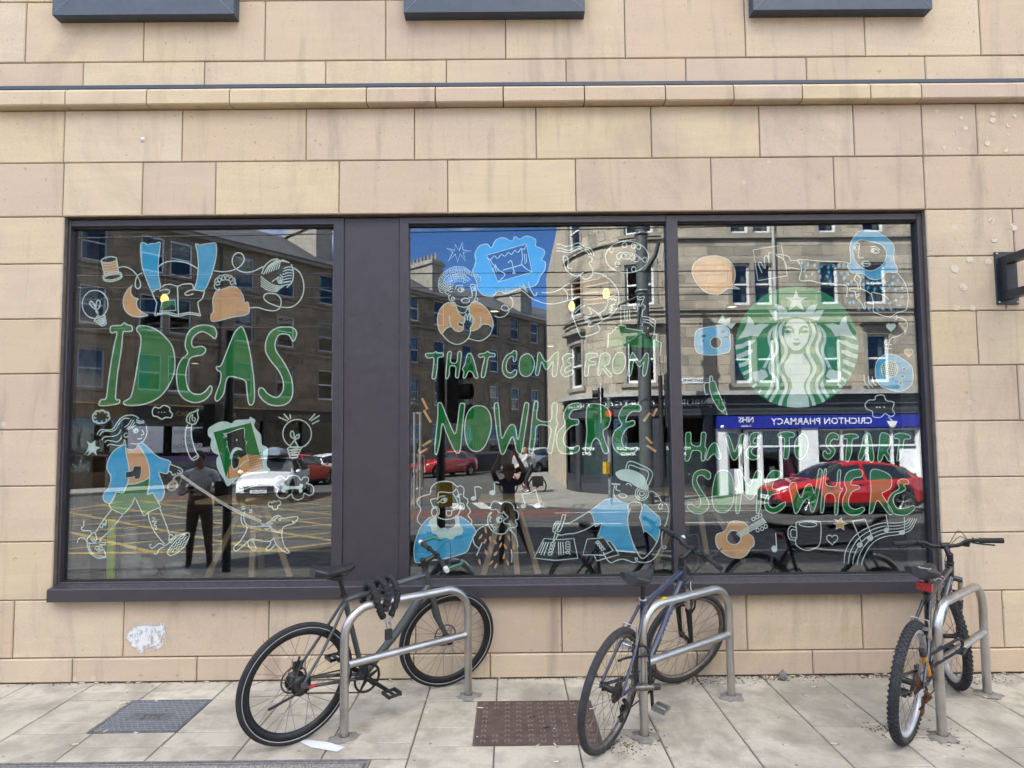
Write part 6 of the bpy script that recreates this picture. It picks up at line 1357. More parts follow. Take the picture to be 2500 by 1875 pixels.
pv.prism([(x, y, -.28) for x, y in arcp], (0, 0, .28+ZOPP)); pv.build('far_pavement', M['far_paving'], kind='structure')
# paving joints of the far pavement
# row of older tenements on the left: pavement along it
P0 = Vector((-15.6, -26.0)); DV = Vector((.65, -.76)).normalized(); NV = Vector((-DV.y, DV.x))     # NV faces the junction
def rowp(s, d, z): q = P0+DV*s+NV*d; return (q.x, q.y, z)
pl = MB(); pl.prism([rowp(-14, 3.6, -.28), rowp(36, 3.6, -.28), rowp(36, -3, -.28), rowp(-14, -3, -.28)], (0, 0, .28+ZOPP-.002)); pl.build('left_pavement', M['far_paving'], kind='structure')
# ---- markings
mk = MB()
def line(mb, a, b, w, z=ZROAD+.004, mi=0):
    a, b = Vector((*a, 0)), Vector((*b, 0)); d = (b-a).normalized(); n = Vector((-d.y, d.x, 0))*w/2
    mb.add([(*(a+n).xy, z), (*(b+n).xy, z), (*(b-n).xy, z), (*(a-n).xy, z)], [(0, 1, 2, 3)], mi)
bxA, bxB, byA, byB = -13.5, -3.2, -17.0, -6.6
yb = MB()
for (a, b) in (((bxA, byA), (bxB, byA)), ((bxB, byA), (bxB, byB)), ((bxB, byB), (bxA, byB)), ((bxA, byB), (bxA, byA))): line(yb, a, b, .2, ZROAD+.0045)
def clipline(c, sgn):
    pts = []
    for x in (bxA, bxB):
        y = sgn*(x)+c
        if byA <= y <= byB: pts.append((x, y))
    for y in (byA, byB):
        x = (y-c)/sgn
        if bxA <= x <= bxB: pts.append((x, y))
    return pts[:2] if len(pts) >= 2 else None
for k in range(-14, 15):
    for sgn in (.8, -.8):
        q = clipline(k*1.75+(-8.4 if sgn > 0 else -12), sgn)
        if q and (Vector(q[0])-Vector(q[1])).length > .3: line(yb, q[0], q[1], .15, ZROAD+(.004 if sgn > 0 else .005))
yb.build('box_junction_marking', M['road_yellow'], kind='structure')
for i, (xa, xb, ya, yc) in enumerate(((-14, -2.6, -18.6, -17.3), (-30, -13.8, -12.5, -9.5), (-3.0, 1.6, -13.0, -11.2))):
    r_ = MB(); r_.add([(xa, ya, ZROAD+.003), (xb, ya, ZROAD+.003), (xb, yc, ZROAD+.003), (xa, yc, ZROAD+.003)], [(0, 1, 2, 3)]); r_.build('bus_lane', M['red_asphalt'], kind='structure')
wl = MB()
for x in range(-2, 16, 3): line(wl, (x, -9.9), (x+1.6, -9.9), .12)
line(wl, (1.2, YK+.5), (9, YK+.35), .1); line(wl, (-3, -6.2), (14, -6.2), .1)
for k in range(5): line(wl, (-1.9+k*.8, -15.2-.1*k), (-1.5+k*.8, -13.3-.1*k), .35)
wl.build('lane_marking', M['road_white'], kind='structure')
tr_ = MB()
for yy in (-8.0, -9.4, -10.4, -11.8): tr_.b2(-60, 60, yy-.03, yy+.03, ZROAD-.02, ZROAD+.006)
tr_.build('tram_rail', M['rail'], kind='structure')

# ---------------------------------------------------------------- tenement walls built stone by stone
def tones(nm, base, k=5, spread=.22, seed=1):
    rr = random.Random(seed); out = []
    for i in range(k):
        f = 1+rr.uniform(-spread, spread); w = rr.uniform(-.05, .05)
        out.append(pm(f'{nm}_{i}', (base[0]*f*(1+w), base[1]*f, base[2]*f*(1-w)), tuple(c*f*.68 for c in base), 1.7, .92, bs=.5, bscale=30))
    return out
M_ASH = tones('weathered_ashlar', (.40, .35, .275), 5, .22, 2)
M_DARK = tones('sooty_ashlar', (.22, .178, .125), 4, .2, 5)
M['trim'] = pm('dressed_stone', (.32, .29, .245), (.22, .2, .17), 2, .9, bs=.3)
M['trim_dark'] = pm('sooty_dressed_stone', (.235, .195, .145), (.15, .125, .10), 2, .9, bs=.3)
M['sash'] = pm('white_sash_paint', (.75, .76, .76), (.66, .66, .65), 6, .5)
M['sash_grey'] = pm('grey_sash_paint', (.46, .47, .48), (.36, .37, .37), 6, .5)
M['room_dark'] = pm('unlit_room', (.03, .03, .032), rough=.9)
M['net'] = pm('net_curtain', (.60, .61, .60), (.42, .43, .43), 40, .9, stretch=(1, 1, .02))
M['slate'] = pm('slate_roof', (.060, .060, .066), (.04, .04, .043), 8, .6, bs=.4, bscale=25)
M['lead'] = pm('lead_flashing', (.42, .42, .40), (.30, .30, .29), 5, .6)
M['pane_far'] = glass_mat('sash_glass', 1.55, (.6, .64, .64))
class Wall:
    """a wall surface: P(u, z, d) gives the point at run u, height z and distance d in front of the face"""
    def __init__(s, P): s.P = P
    def quad(s, mb, u0, u1, z0, z1, d0, d1, mi=0, k=1):
        """a slab between two depths, split along u into k pieces so that it can follow a curve"""
        for i in range(k):
            a, b = u0+(u1-u0)*i/k, u0+(u1-u0)*(i+1)/k
            v = [s.P(a, z0, d0), s.P(b, z0, d0), s.P(b, z1, d0), s.P(a, z1, d0), s.P(a, z0, d1), s.P(b, z0, d1), s.P(b, z1, d1), s.P(a, z1, d1)]
            mb.add(v, [(0, 1, 2, 3), (4, 7, 6, 5), (0, 4, 5, 1), (2, 6, 7, 3), (1, 5, 6, 2), (0, 3, 7, 4)], mi)
def masonry(wl_, u0, u1, z0, z1, holes, nm, mats, parent, seed, rowh=.30, wr=(.45, .95), th=.22):
    rr = random.Random(seed); mb = MB(); z = z0
    while z < z1-.02:
        h = min(rowh*rr.uniform(.85, 1.2), z1-z)
        if z1-(z+h) < .1: h = z1-z
        u = u0-rr.uniform(0, .4)
        while u < u1:
            w_ = rr.uniform(*wr); a, b = max(u, u0), min(u+w_, u1); u += w_
            if b-a < .03: continue
            rects = [(a, b, z, z+h)]
            for hl in holes: rects = [q for r in rects for q in clip2(r, hl)]
            mi = rr.randrange(len(mats)); dd = rr.uniform(-.006, .006)
            for (p, q, s, t) in rects: wl_.quad(mb, p+.005, q-.005, s+.005, t-.005, -th, dd, mi)
        z += h
    return mb.build(nm, mats, parent, recalc=False, kind='stuff')
def clip2(r, h):
    x0, x1, y0, y1 = r; a0, a1, b0, b1 = h
    if a0 >= x1 or a1 <= x0 or b0 >= y1 or b1 <= y0: return [r]
    o = []; m0, m1 = max(y0, b0), min(y1, b1)
    if b0 > y0: o.append((x0, x1, y0, b0))
    if b1 < y1: o.append((x0, x1, b1, y1))
    if a0 > x0: o.append((x0, a0, m0, m1))
    if a1 < x1: o.append((a1, x1, m0, m1))
    return [q for q in o if q[1]-q[0] > .03 and q[3]-q[2] > .03]
def sash_window(wl_, u0, u1, z0, z1, parent, trim, sash='sash', hood=False, blind=None, k=1, surround=True, open_=0):
    t = MB()
    if surround:
        sw = .12; e = .004*((int(abs(u0)*977) % 7)/7)
        wl_.quad(t, u0-sw, u0, z0-.02, z1+.16, -.2, .022+e, 0, 1); wl_.quad(t, u1, u1+sw, z0-.02, z1+.16, -.2+e, .022+e, 0, 1)
        wl_.quad(t, u0, u1, z1, z1+.16, -.2, .024+e, 0, k); wl_.quad(t, u0-.2, u1+.2, z0-.14, z0-.021, -.2+e, .086+e, 0, k+1)
        if hood:
            wl_.quad(t, u0-.25, u1+.25, z1+.34+e, z1+.46+e, -.05+e, .256+e, 0, k+1); wl_.quad(t, u0-.16, u1+.16, z1+.161, z1+.339, -.05+e, .066+e, 0, k+1)
    else: wl_.quad(t, u0-.02, u1+.02, z0-.05, z0, -.2, .03, 0, k)
    wo = t.build('window', M[trim], parent)
    f = MB(); fw = .075; d0, d1 = -.17, -.09
    zm = (z0+z1)/2
    wl_.quad(f, u0, u0+fw, z0, z1, d0, d1); wl_.quad(f, u1-fw, u1, z0, z1, d0, d1)
    wl_.quad(f, u0+fw, u1-fw, z0, z0+.09, d0, d1, 0, k); wl_.quad(f, u0+fw, u1-fw, z1-.06, z1, d0, d1, 0, k); wl_.quad(f, u0+fw, u1-fw, zm-.03, zm+.03, d0, d1+.01, 0, k)
    f.build('sash_frame', M[sash], wo)
    g = MB(); wl_.quad(g, u0+fw, u1-fw, z0+.09, zm-.03, -.145, -.139, 0, k); wl_.quad(g, u0+fw, u1-fw, zm+.03, z1-.06, -.135, -.129, 0, k); g.build('pane', M['pane_far'], wo)
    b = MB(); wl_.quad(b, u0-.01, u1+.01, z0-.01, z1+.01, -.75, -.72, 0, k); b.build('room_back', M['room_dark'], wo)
    if blind:
        c = MB()
        if blind == 'net':
            n = 14
            for i in range(n):
                if i % 7 == 3: continue
                a = u0+fw+(u1-u0-2*fw)*i/n; wl_.quad(c, a, a+(u1-u0-2*fw)/n*.9, z0+.06, z1-.06, -.26-.015*(i % 2), -.25-.015*(i % 2))
        elif blind == 'roller': wl_.quad(c, u0+fw, u1-fw, zm-.1, z1-.06, -.25, -.24, 0, k)
        else: wl_.quad(c, u0+fw, u0+fw+(u1-u0)*.22, z0+.06, z1-.06, -.26, -.25)
        c.build('curtain', M['net'], wo)
    return wo
# ---- pharmacy tenement with the rounded corner: u runs from +x (negative u) to the corner and round it
def Pph(u, z, d):
    if u <= 0: return Vector((XC-u, YF+d, z))
    a = min(u/Rc, math.pi/2); r = Rc+d
    x, y = XC-r*math.sin(a), YF-Rc+r*math.cos(a)
    if u > Rc*math.pi/2: y -= u-Rc*math.pi/2
    return Vector((x, y, z))
WP = Wall(Pph)
ten = empty('corner_tenement', (XC+3, YF-3, ZOPP), label='weathered stone tenement with rounded corner above the pharmacy, reflected in the glass', cat='building')
TI = Matrix.Translation(ten.location).inverted()
def tp_(o): o.parent = ten; o.matrix_parent_inverse = TI; return o
def ux(px): return XC-rf_y(px, 1000, YF).x
def zy(py): return rf_y(1900, py, YF).z
def E_(x, y): return 1600+x/2.765, 500+y/2.765
def F_(x, y): return 1600+x/2.765, 900+y/2.765
zc0 = zy(F_(0, 150)[1])                           # top of the shopfront cornice
Z2a, Z2b = zy(E_(0, 672)[1]), zy(E_(0, 392)[1]); Z1a, Z1b = zy(934), zy(818); Z3a = zy(E_(0, 188)[1]); Z3b = Z3a+(Z2b-Z2a)*1.02
EAV = Z3b+1.1
cols = [(1795, 1841), (1851, 1897), (2014, 2060), (2124, 2178)]
wins = []
for i, (a, b) in enumerate(cols): wins.append((ux(b), ux(a)))
right = [(-XC-9.5+2.2*k-6, ) for k in ()]
u_ = wins[-1][0]-1.3
for k in range(5):
    wins.append((u_-1.0, u_)); u_ -= 2.4
wins.sort()
carc = [(Rc*R_(7), Rc*R_(25)), (Rc*R_(60), Rc*R_(77))]
holes = []
for (a, b) in wins: holes += [(a, b, Z1a, Z1b), (a, b, Z2a, Z2b), (a, b, Z3a, Z3b)]
for (a, b) in carc: holes += [(a, b, Z1a+.05, Z1b+.05), (a, b, Z2a+.05, Z2b+.05), (a, b, Z3a+.05, Z3b+.05)]
U0, U1 = -24.0, Rc*math.pi/2+12
tp_(masonry(WP, U0, 0, zc0, EAV, holes, 'masonry', M_ASH, None, 21)); tp_(masonry(WP, 0, Rc*math.pi/2, zc0, EAV, holes, 'masonry', M_ASH, None, 22, wr=(.3, .55)))
mb = MB(); WP.quad(mb, Rc*math.pi/2, U1, ZOPP, EAV, -.22, 0); tp_(mb.build('side_wall', M_ASH[0]))
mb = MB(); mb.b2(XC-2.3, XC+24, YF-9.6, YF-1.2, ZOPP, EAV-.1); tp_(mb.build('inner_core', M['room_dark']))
bl = ['net', 'net', 'net', 'net', 'side', 'net', 'roller', 'net', 'side']
for i, (a, b) in enumerate(wins):
    tp_(sash_window(WP, a, b, Z1a, Z1b, None, 'trim', hood=True, blind=(None, 'side', 'roller', None)[i % 4])); tp_(sash_window(WP, a, b, Z2a, Z2b, None, 'trim', blind=bl[i % 9])); tp_(sash_window(WP, a, b, Z3a, Z3b, None, 'trim', blind='side'))
for i, (a, b) in enumerate(carc):
    tp_(sash_window(WP, a, b, Z1a+.05, Z1b+.05, None, 'trim', hood=True, blind='roller', k=3)); tp_(sash_window(WP, a, b, Z2a+.05, Z2b+.05, None, 'trim', blind='side', k=3)); tp_(sash_window(WP, a, b, Z3a+.05, Z3b+.05, None, 'trim', k=3))
kc = 10
def course(z0, z1, d, nm='string_course', mt='trim'):
    mb = MB(); WP.quad(mb, U0, 0, z0, z1, -.05, d); WP.quad(mb, 0, Rc*math.pi/2, z0, z1, -.05, d, 0, 12); tp_(mb.build(nm, M[mt]))
course(Z2a-.20, Z2a-.145, .13); course(Z2a-.34, Z2a-.205, .06); course(Z3a-.2, Z3a-.145, .1); course(EAV-.25, EAV, .35, 'eaves_cornice')
mb = MB(); mb.prism([(XC-2.6, YF+.3, EAV), (XC+24, YF+.3, EAV), (XC+24, YF-4, EAV+2.6), (XC+.4, YF-4, EAV+2.6)], (0, 0, .12)); tp_(mb.build('roof', M['slate']))
# drain pipe
mb = MB(); ud = ux(E_(830, 0)[0]); mb.cyl(WP.P(ud, zc0, .07), WP.P(ud, EAV, .07), .06, 8); tp_(mb.build('down_pipe', M['lead']))
# shopfront cornice and dark fascia over both shops
M['shop_grey'] = pm('dark_grey_shopfront', (.052, .054, .062), (.042, .044, .05), 3, .45)
M['pharm_blue'] = pm('royal_blue_sign', (.012, .022, .30), (.010, .018, .26), 3, .35)
M['shop_white'] = pm('white_shopfront', (.78, .79, .80), (.70, .71, .72), 3, .5)
M['frost'] = pm('frosted_vinyl', (.30, .37, .37), (.27, .33, .33), 2, .5)
M['sign_white'] = pm('sign_white', (.80, .81, .82), (.74, .75, .76), 6, .5)
zs1, zs0 = zy(F_(0, 318)[1]), zy(F_(0, 402)[1]); zsill = zy(F_(0, 757)[1]); ztop = zs0-.03
uL, uR = ux(F_(395, 0)[0]), ux(F_(1832, 0)[0])
mb = MB(); WP.quad(mb, U0, 0, zc0-.14, zc0-.002, -.1, .34); WP.quad(mb, 0, Rc*math.pi/2, zc0-.14, zc0-.002, -.1, .34, 0, 12); tp_(mb.build('shop_cornice', M['lead']))
mb = MB(); WP.quad(mb, U0, 0, zs1+.04, zc0-.141, -.2, .12); WP.quad(mb, 0, Rc*math.pi/2, zs1+.04, zc0-.141, -.2, .12, 0, 12)
for zz in (.18, .42): WP.quad(mb, U0, 0, zc0-zz-.05, zc0-zz, .121, .2); WP.quad(mb, 0, Rc*math.pi/2, zc0-zz-.05, zc0-zz, .121, .2, 0, 12)
tp_(mb.build('fascia', M['shop_grey']))
def wall_text(wl_, s, u, z, size, mt, parent_fn, d=.01, bold=False, k=1.0, nm='lettering'):
    """text reading from +x to -x (as one stands before the front); follows curved walls"""
    o = text_mesh(s, size, nm, mt, None, .004, bold=bold, spacing=k)
    for v in o.data.vertices:
        p = wl_.P(u+v.co.x, z+v.co.y, d+v.co.z); v.co = p
    return parent_fn(o)
# --- pharmacy
mb = MB(); WP.quad(mb, uR, uL, zs0, zs1, -.15, .20); tp_(mb.build('pharmacy_sign', M['pharm_blue'], label='royal blue pharmacy sign board'))
wall_text(WP, 'CRICHTON PHARMACY', ux((1600+1100/2.765)), (zs0+zs1)/2, .30, M['sign_white'], tp_, .21, True, 1.05)
wall_text(WP, 'NHS', ux(F_(595, 0)[0]), (zs0+zs1)/2+.07, .26, M['sign_white'], tp_, .21, True); wall_text(WP, 'Lothian', ux(F_(595, 0)[0]), zs0+.08, .11, M['sign_white'], tp_, .21)
mb = MB(); uc, zc_ = ux(F_(1570, 0)[0]), (zs0+zs1)/2-.04
WP.quad(mb, uc-.17, uc+.17, zc_, zc_+.03, .2, .21)
for i in range(7): WP.quad(mb, uc-.16+i*.012, uc+.16-i*.012, zc_-.02*(i+1), zc_-.02*i, .2, .21)
WP.quad(mb, uc-.07, uc+.07, zc_-.18, zc_-.15, .2, .21)
tp_(mb.build('mortar_emblem', M['sign_white']))
mb = MB(); a_, b_ = WP.P(uc-.02, zc_+.02, .206), WP.P(uc+.12, zc_+.16, .206); mb.cyl(a_, b_, .018, 8); tp_(mb.build('pestle_emblem', M['sign_white']))
zfoot = ZOPP
def pq(nm, x0, x1, z0, z1, d0, d1, mt='shop_white'):
    mb = MB(); WP.quad(mb, ux(F_(x1, 0)[0]), ux(F_(x0, 0)[0]), z0, z1, d0, d1); return tp_(mb.build(nm, M[mt]))
pq('pilaster', 398, 470, zfoot, zs0-.002, -.2, .12); pq('pilaster', 970, 1078, zfoot, zs0-.002, -.2, .14); pq('pilaster', 1757, 1832, zfoot, zs0-.002, -.2, .12)
pq('stall_riser', 706, 969, zfoot, zsill, -.2, .05); pq('stall_riser', 1079, 1756, zfoot, zsill, -.2, .05)
pq('doorway_wall', 606, 704, zfoot, zsill, -.2, .04); pq('window_post', 596, 612, zsill, ztop, -.12, .05); pq('window_post', 690, 708, zsill, ztop, -.12, .05)
ztr = zy(F_(0, 524)[1])
for nm, xa, xb, n in (('a', 708, 969, 2), ('b', 1079, 1756, 4), ('c', 612, 690, 1)):
    mb = MB()
    ua, ub = ux(F_(xb, 0)[0]), ux(F_(xa, 0)[0])
    WP.quad(mb, ua, ub, zsill, zsill+.07, -.1, .03); WP.quad(mb, ua, ub, ztop-.06, ztop, -.1, .03); WP.quad(mb, ua, ub, ztr-.03, ztr+.03, -.1, .03)
    for i in range(n+1):
        c = ua+(ub-ua)*i/n; w_ = .035
        WP.quad(mb, max(ua, c-w_), min(ub, c+w_), zsill+.071, ztr-.031, -.1, .03); WP.quad(mb, max(ua, c-w_), min(ub, c+w_), ztr+.031, ztop-.061, -.1, .03)
    wo = tp_(mb.build('shop_window', M['shop_white']))
    g = MB(); WP.quad(g, ua, ub, zsill+.05, ztop-.05, -.06, -.052); g.build('pane', M['pane_far'], wo)
    bz = MB()
    for i in range(int((ub-ua)/.28)):                # blue bunting
        c = ua+.14+.28*i; z_ = ztr-.12-.06*math.sin(i*1.1)
        bz.add([WP.P(c-.09, z_, -.2), WP.P(c+.09, z_, -.2), WP.P(c, z_-.19, -.2)], [(0, 1, 2)])
    bz.build('bunting', pm('blue_bunting_'+nm, (.08, .22, .5), rough=.8), wo)
    rr = random.Random(9)
    for i in range(int((ub-ua)/.33)):
        c = ua+.2+.32*i; hh = rr.uniform(.2, .42)
        cm = rr.choice([(.55, .7, .66), (.7, .7, .68), (.25, .5, .42)])
        q = MB(); WP.quad(q, c-.1, c+.1, zsill+.07, zsill+.07+hh, -.4, -.3); q.build('display_box', pm('carton', cm, rough=.6), wo)
q = MB(); c = ux(F_(900, 0)[0]); q.add([WP.P(c-.3, zsill+.08, -.25), WP.P(c+.18, zsill+.08, -.25), WP.P(c+.12, ztr-.2, -.22), WP.P(c, ztr-.15, -.22)], [(0, 1, 2, 3)]); tp_(q.build('pink_banner', pm('pink_cloth', (.55, .06, .2), rough=.8)))
q = MB(); WP.quad(q, ux(F_(1752, 0)[0]), ux(F_(1640, 0)[0]), zsill+.2, ztr-.1, -.05, -.045); tp_(q.build('window_poster', M['sign_white']))
# door
dl, dr = ux(F_(592, 0)[0]), ux(F_(478, 0)[0])
mb = MB(); WP.quad(mb, dl, dr, zfoot+.02, zfoot+.85, -.25, -.18); WP.quad(mb, dl, dl+.12, zfoot+.85, zfoot+2.05, -.25, -.18); WP.quad(mb, dr-.12, dr, zfoot+.85, zfoot+2.05, -.25, -.18); WP.quad(mb, dl, dr, zfoot+2.05, zfoot+2.2, -.25, -.18)
do = tp_(mb.build('shop_door', M['shop_white'])); g = MB(); WP.quad(g, dl+.12, dr-.12, zfoot+.85, zfoot+2.05, -.22, -.21); g.build('pane', M['pane_far'], do)
mb = MB(); mb.cyl(WP.P(dl+.07, zfoot+1.0, -.14), WP.P(dl+.07, zfoot+1.35, -.14), .015, 8); mb.build('handle', M['alloy'], do)
for c in (F_(425, 0)[0], F_(1770, 0)[0]):
    tp_(MB().ball(WP.P(ux(c), zs0+.06, .35), .06, 10, 8).build('globe_lamp', M['sign_white']))
# --- mortgage shop: dark front that runs round the corner
zfb = zy(F_(0, 303)[1]); zf1 = zy(F_(0, 225)[1])
mb = MB(); WP.quad(mb, uL+.03, Rc*math.pi/2, zfb, zs1+.039, -.2, .14, 0, 16); tp_(mb.build('fascia', M['shop_grey']))
wall_text(WP, 'EDINBURGH  MORTGAGE  CENTRE', (uL+Rc*R_(48))/2+.55, zfb+.36, .34, M['sign_white'], tp_, .15, False, 1.12)
mb = MB(); q = [(-.10, .14), (.10, .14), (.10, -.02), (0, -.16), (-.10, -.02)]; uu = ux(F_(365, 0)[0]); mb.prism([WP.P(uu+a, zfb+.38+b, .15) for a, b in q], (0, .02, 0)); tp_(mb.build('shield_emblem', M['sign_white']))
segs = [(uL+.05, uL+.35, 1), (uL+.35, uL+1.75, 0), (uL+1.75, uL+2.05, 1), (uL+2.05, uL+3.5, 0), (uL+3.5, uL+3.8, 1), (uL+3.8, uL+4.9, 0), (uL+4.9, uL+5.15, 1), (uL+5.15, uL+6.4, 0), (uL+6.4, Rc*math.pi/2, 1)]
for a, b, solid in segs:
    b = min(b, Rc*math.pi/2)
    if solid:
        mb = MB(); WP.quad(mb, a, b, zfoot, zfb-.001, -.2, .06, 0, 4); tp_(mb.build('pilaster', M['shop_grey']))
    else:
        mb = MB(); WP.quad(mb, a, b, zfoot, zfoot+.62, -.2, .03, 0, 5); WP.quad(mb, a, b, zfb-.12, zfb-.001, -.2, .02, 0, 5)
        for i in range(5): WP.quad(mb, a, b, zfoot+.62-.05*i-.03, zfoot+.62-.05*i, .0301, .045, 0, 5)
        wo = tp_(mb.build('shop_window', M['shop_grey']))
        g = MB(); WP.quad(g, a, b, zfoot+.62, zfb-.12, -.08, -.07, 0, 5); g.build('pane', M['pane_far'], wo)
        g = MB(); WP.quad(g, a+.02, b-.02, zfoot+.62, zfoot+1.75, -.095, -.085, 0, 5); g.build('frosted_film', M['frost'], wo)
        g = MB(); WP.quad(g, a, b, zfoot+.5, zfb-.1, -.9, -.87, 0, 5); g.build('room_back', M['room_dark'], wo)
        for s_, dz in (('MORTGAGE', .10), ('ADVICE', -.08)): wall_text(WP, s_, a+.85, zfoot+1.45+dz, .15, M['sign_white'], lambda o, w_=wo: (setattr(o, 'parent', w_), setattr(o, 'matrix_parent_inverse', Matrix.Identity(4)), o)[-1], -.06, True)
# street name plate
mb = MB(); u_n = ux(E_(250, 0)[0]); zn = zy(E_(0, 1182)[1]); WP.quad(mb, u_n-.62, u_n+.62, zn-.09, zn+.09, .005, .02); np_ = tp_(mb.build('street_name_plate', M['sign_white']))
wall_text(WP, 'CRICHTON PLACE', u_n, zn, .14, M['black_plastic'], tp_, .022, True)

# ---- the long tenement row on the left
row_ = empty('tenement_row', rowp(12, 0, ZOPP), label='long dark stone tenement row with slate roof and chimneys across the junction', cat='building')
RI = Matrix.Translation(row_.location).inverted()
def rw(o): o.parent = row_; o.matrix_parent_inverse = RI; return o
WR = Wall(lambda u, z, d: Vector(rowp(u, d, z)))
EH = 12.25
fl = [(10.0, 11.75), (7.15, 8.9), (4.3, 6.05)]
cs_ = [-9.6, -7.0, -4.6, -2.2, -.9, 2.3, 4.7, 7.3, 9.8, 11.6, 14, 16.4, 19.2, 22.2, 24.7, 27.3, 30.2, 32.8]
holes = [(c-.52, c+.52, a, b) for c in cs_ for a, b in fl]
gh = [(c-.7, c+.7, .9, 3.0) for c in cs_ if c > 9]
rw(masonry(WR, -11, 12.9, 3.62, EH, holes, 'masonry', M_DARK, None, 31, rowh=.36, wr=(.6, 1.2)))
rw(masonry(WR, 13.0, 35, ZOPP, EH-.3, holes+gh, 'masonry', M_DARK, None, 32, rowh=.36, wr=(.6, 1.2)))
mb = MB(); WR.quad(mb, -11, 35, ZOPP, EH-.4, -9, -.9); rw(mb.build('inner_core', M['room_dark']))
rr = random.Random(4)
for c in cs_:
    for a, b in fl: rw(sash_window(WR, c-.52, c+.52, a, b, None, 'trim_dark', sash='sash_grey' if rr.random() < .6 else 'sash', blind=rr.choice([None, 'side', 'roller', 'net'])))
for c in [c for c in cs_ if c > 13]: rw(sash_window(WR, c-.7, c+.7, .9, 3.0, None, 'trim_dark', sash='sash_grey', blind=rr.choice([None, 'net'])))
for (a, b, hh) in ((-11, 12.9, 0), (13, 35, -.3)):
    mb = MB(); WR.quad(mb, a, b, EH+hh-.18, EH+hh, -.3, .32); rw(mb.build('eaves', M['trim_dark']))
    mb = MB(); mb.prism([rowp(a, .3, EH+hh+.002), rowp(b, .3, EH+hh+.002), rowp(b, -4.6, EH+hh+2.7), rowp(a, -4.6, EH+hh+2.7)], (0, 0, .1)); rw(mb.build('roof', M['slate']))
    for zz in (6.75, 9.6): 
        mb = MB(); WR.quad(mb, a, b, zz, zz+.14, -.05, .08); rw(mb.build('string_course', M['trim_dark']))
for s_, wd, h_ in ((-3.5, 1.0, 15.2), (7.6, 1.1, 15.3), (17.0, 1.1, 15.0), (27.2, 1.5, 14.7)):
    mb = MB(); WR.quad(mb, s_-wd/2, s_+wd/2, EH-.5, h_, -4.4, -.8); WR.quad(mb, s_-wd/2-.12, s_+wd/2+.12, h_-.35, h_-.15, -4.5, -.68); co_ = rw(mb.build('chimney_stack', M['trim']))
    for k in range(9): MB().tube([rowp(s_, -1.0-.4*k, h_), rowp(s_, -1.0-.4*k, h_+.5), rowp(s_, -1.0-.4*k, h_+.55)], [.12, .10, .12], 8).build('chimney_pot', M['trim'], co_).matrix_parent_inverse = Matrix.Identity(4)
for s_ in (1.0, 12.95, 28.6): mb = MB(); mb.cyl(rowp(s_, .1, ZOPP), rowp(s_, .1, EH-.3), .055, 8); rw(mb.build('down_pipe', M['black_plastic']))
# shops along the left part of the row
M['shop_black'] = pm('black_shopfront', (.02, .019, .018), (.028, .026, .024), 2, .5)
M['gold'] = pm('gold_leaf', (.50, .36, .10), (.42, .3, .08), 10, .4)
M['ochre_front'] = pm('ochre_shopfront', (.13, .085, .035), (.10, .065, .028), 2, .6)
for a, b, mt in ((-11, -3.2, 'ochre_front'), (-3.2, 3.4, 'shop_black'), (3.4, 8.0, 'shop_black'), (8.0, 12.9, 'trim_dark')):
    mb = MB(); WR.quad(mb, a+.01, b-.01, 2.95, 3.58, -.2, .16); wf = rw(mb.build('fascia', M[mt]))
    mb = MB(); WR.quad(mb, a, b, 3.58, 3.64, -.1, .3); rw(mb.build('fascia_ledge', M['gold'] if b < 4 else M['trim_dark']))
    n = max(2, int((b-a)/2.2)); st = (b-a)/n
    for i in range(n):
        p = a+st*i
        mb = MB(); WR.quad(mb, p+.005, p+.3, ZOPP, 2.949, -.2, .08); WR.quad(mb, p+.3, p+st-.005, ZOPP, .55, -.2, .05); wo = rw(mb.build('shop_window', M[mt]))
        g = MB(); WR.quad(g, p+.3, p+st, .55, 2.949, -.12, -.11); g.build('pane', M['pane_far'], wo)
        g = MB(); WR.quad(g, p+.2, p+st, .4, 2.949, -.8, -.77); g.build('room_back', M['room_dark'], wo)
wall_text(WR, 'GOLD', -6.2, 3.25, .5, M['trim'], rw, .17, True)
wall_text(WR, 'CAFE AND ROASTER', .4, 3.22, .32, M['gold'], rw, .17); wall_text(WR, 'WORLD OF MC', 5.6, 3.22, .32, M['gold'], rw, .17)
def poster(s0, s1, z0, z1, lines, d=.1, mt='sign_white'):
    mb = MB(); WR.quad(mb, s0, s1, z0, z1, d-.02, d); po = rw(mb.build('poster', M[mt]))
    for i, t in enumerate(lines): wall_text(WR, t, (s0+s1)/2, z1-.28-.34*i, .26, M['black_plastic'], rw, d+.003)
poster(-1.2, .6, 1.35, 2.6, ['FOR UP TO 10', 'PEOPLE', 'DOWNSTAIRS']); poster(-3.1, -1.6, 1.35, 2.6, ['- - - - -', '- - - - -', '- - - -'])
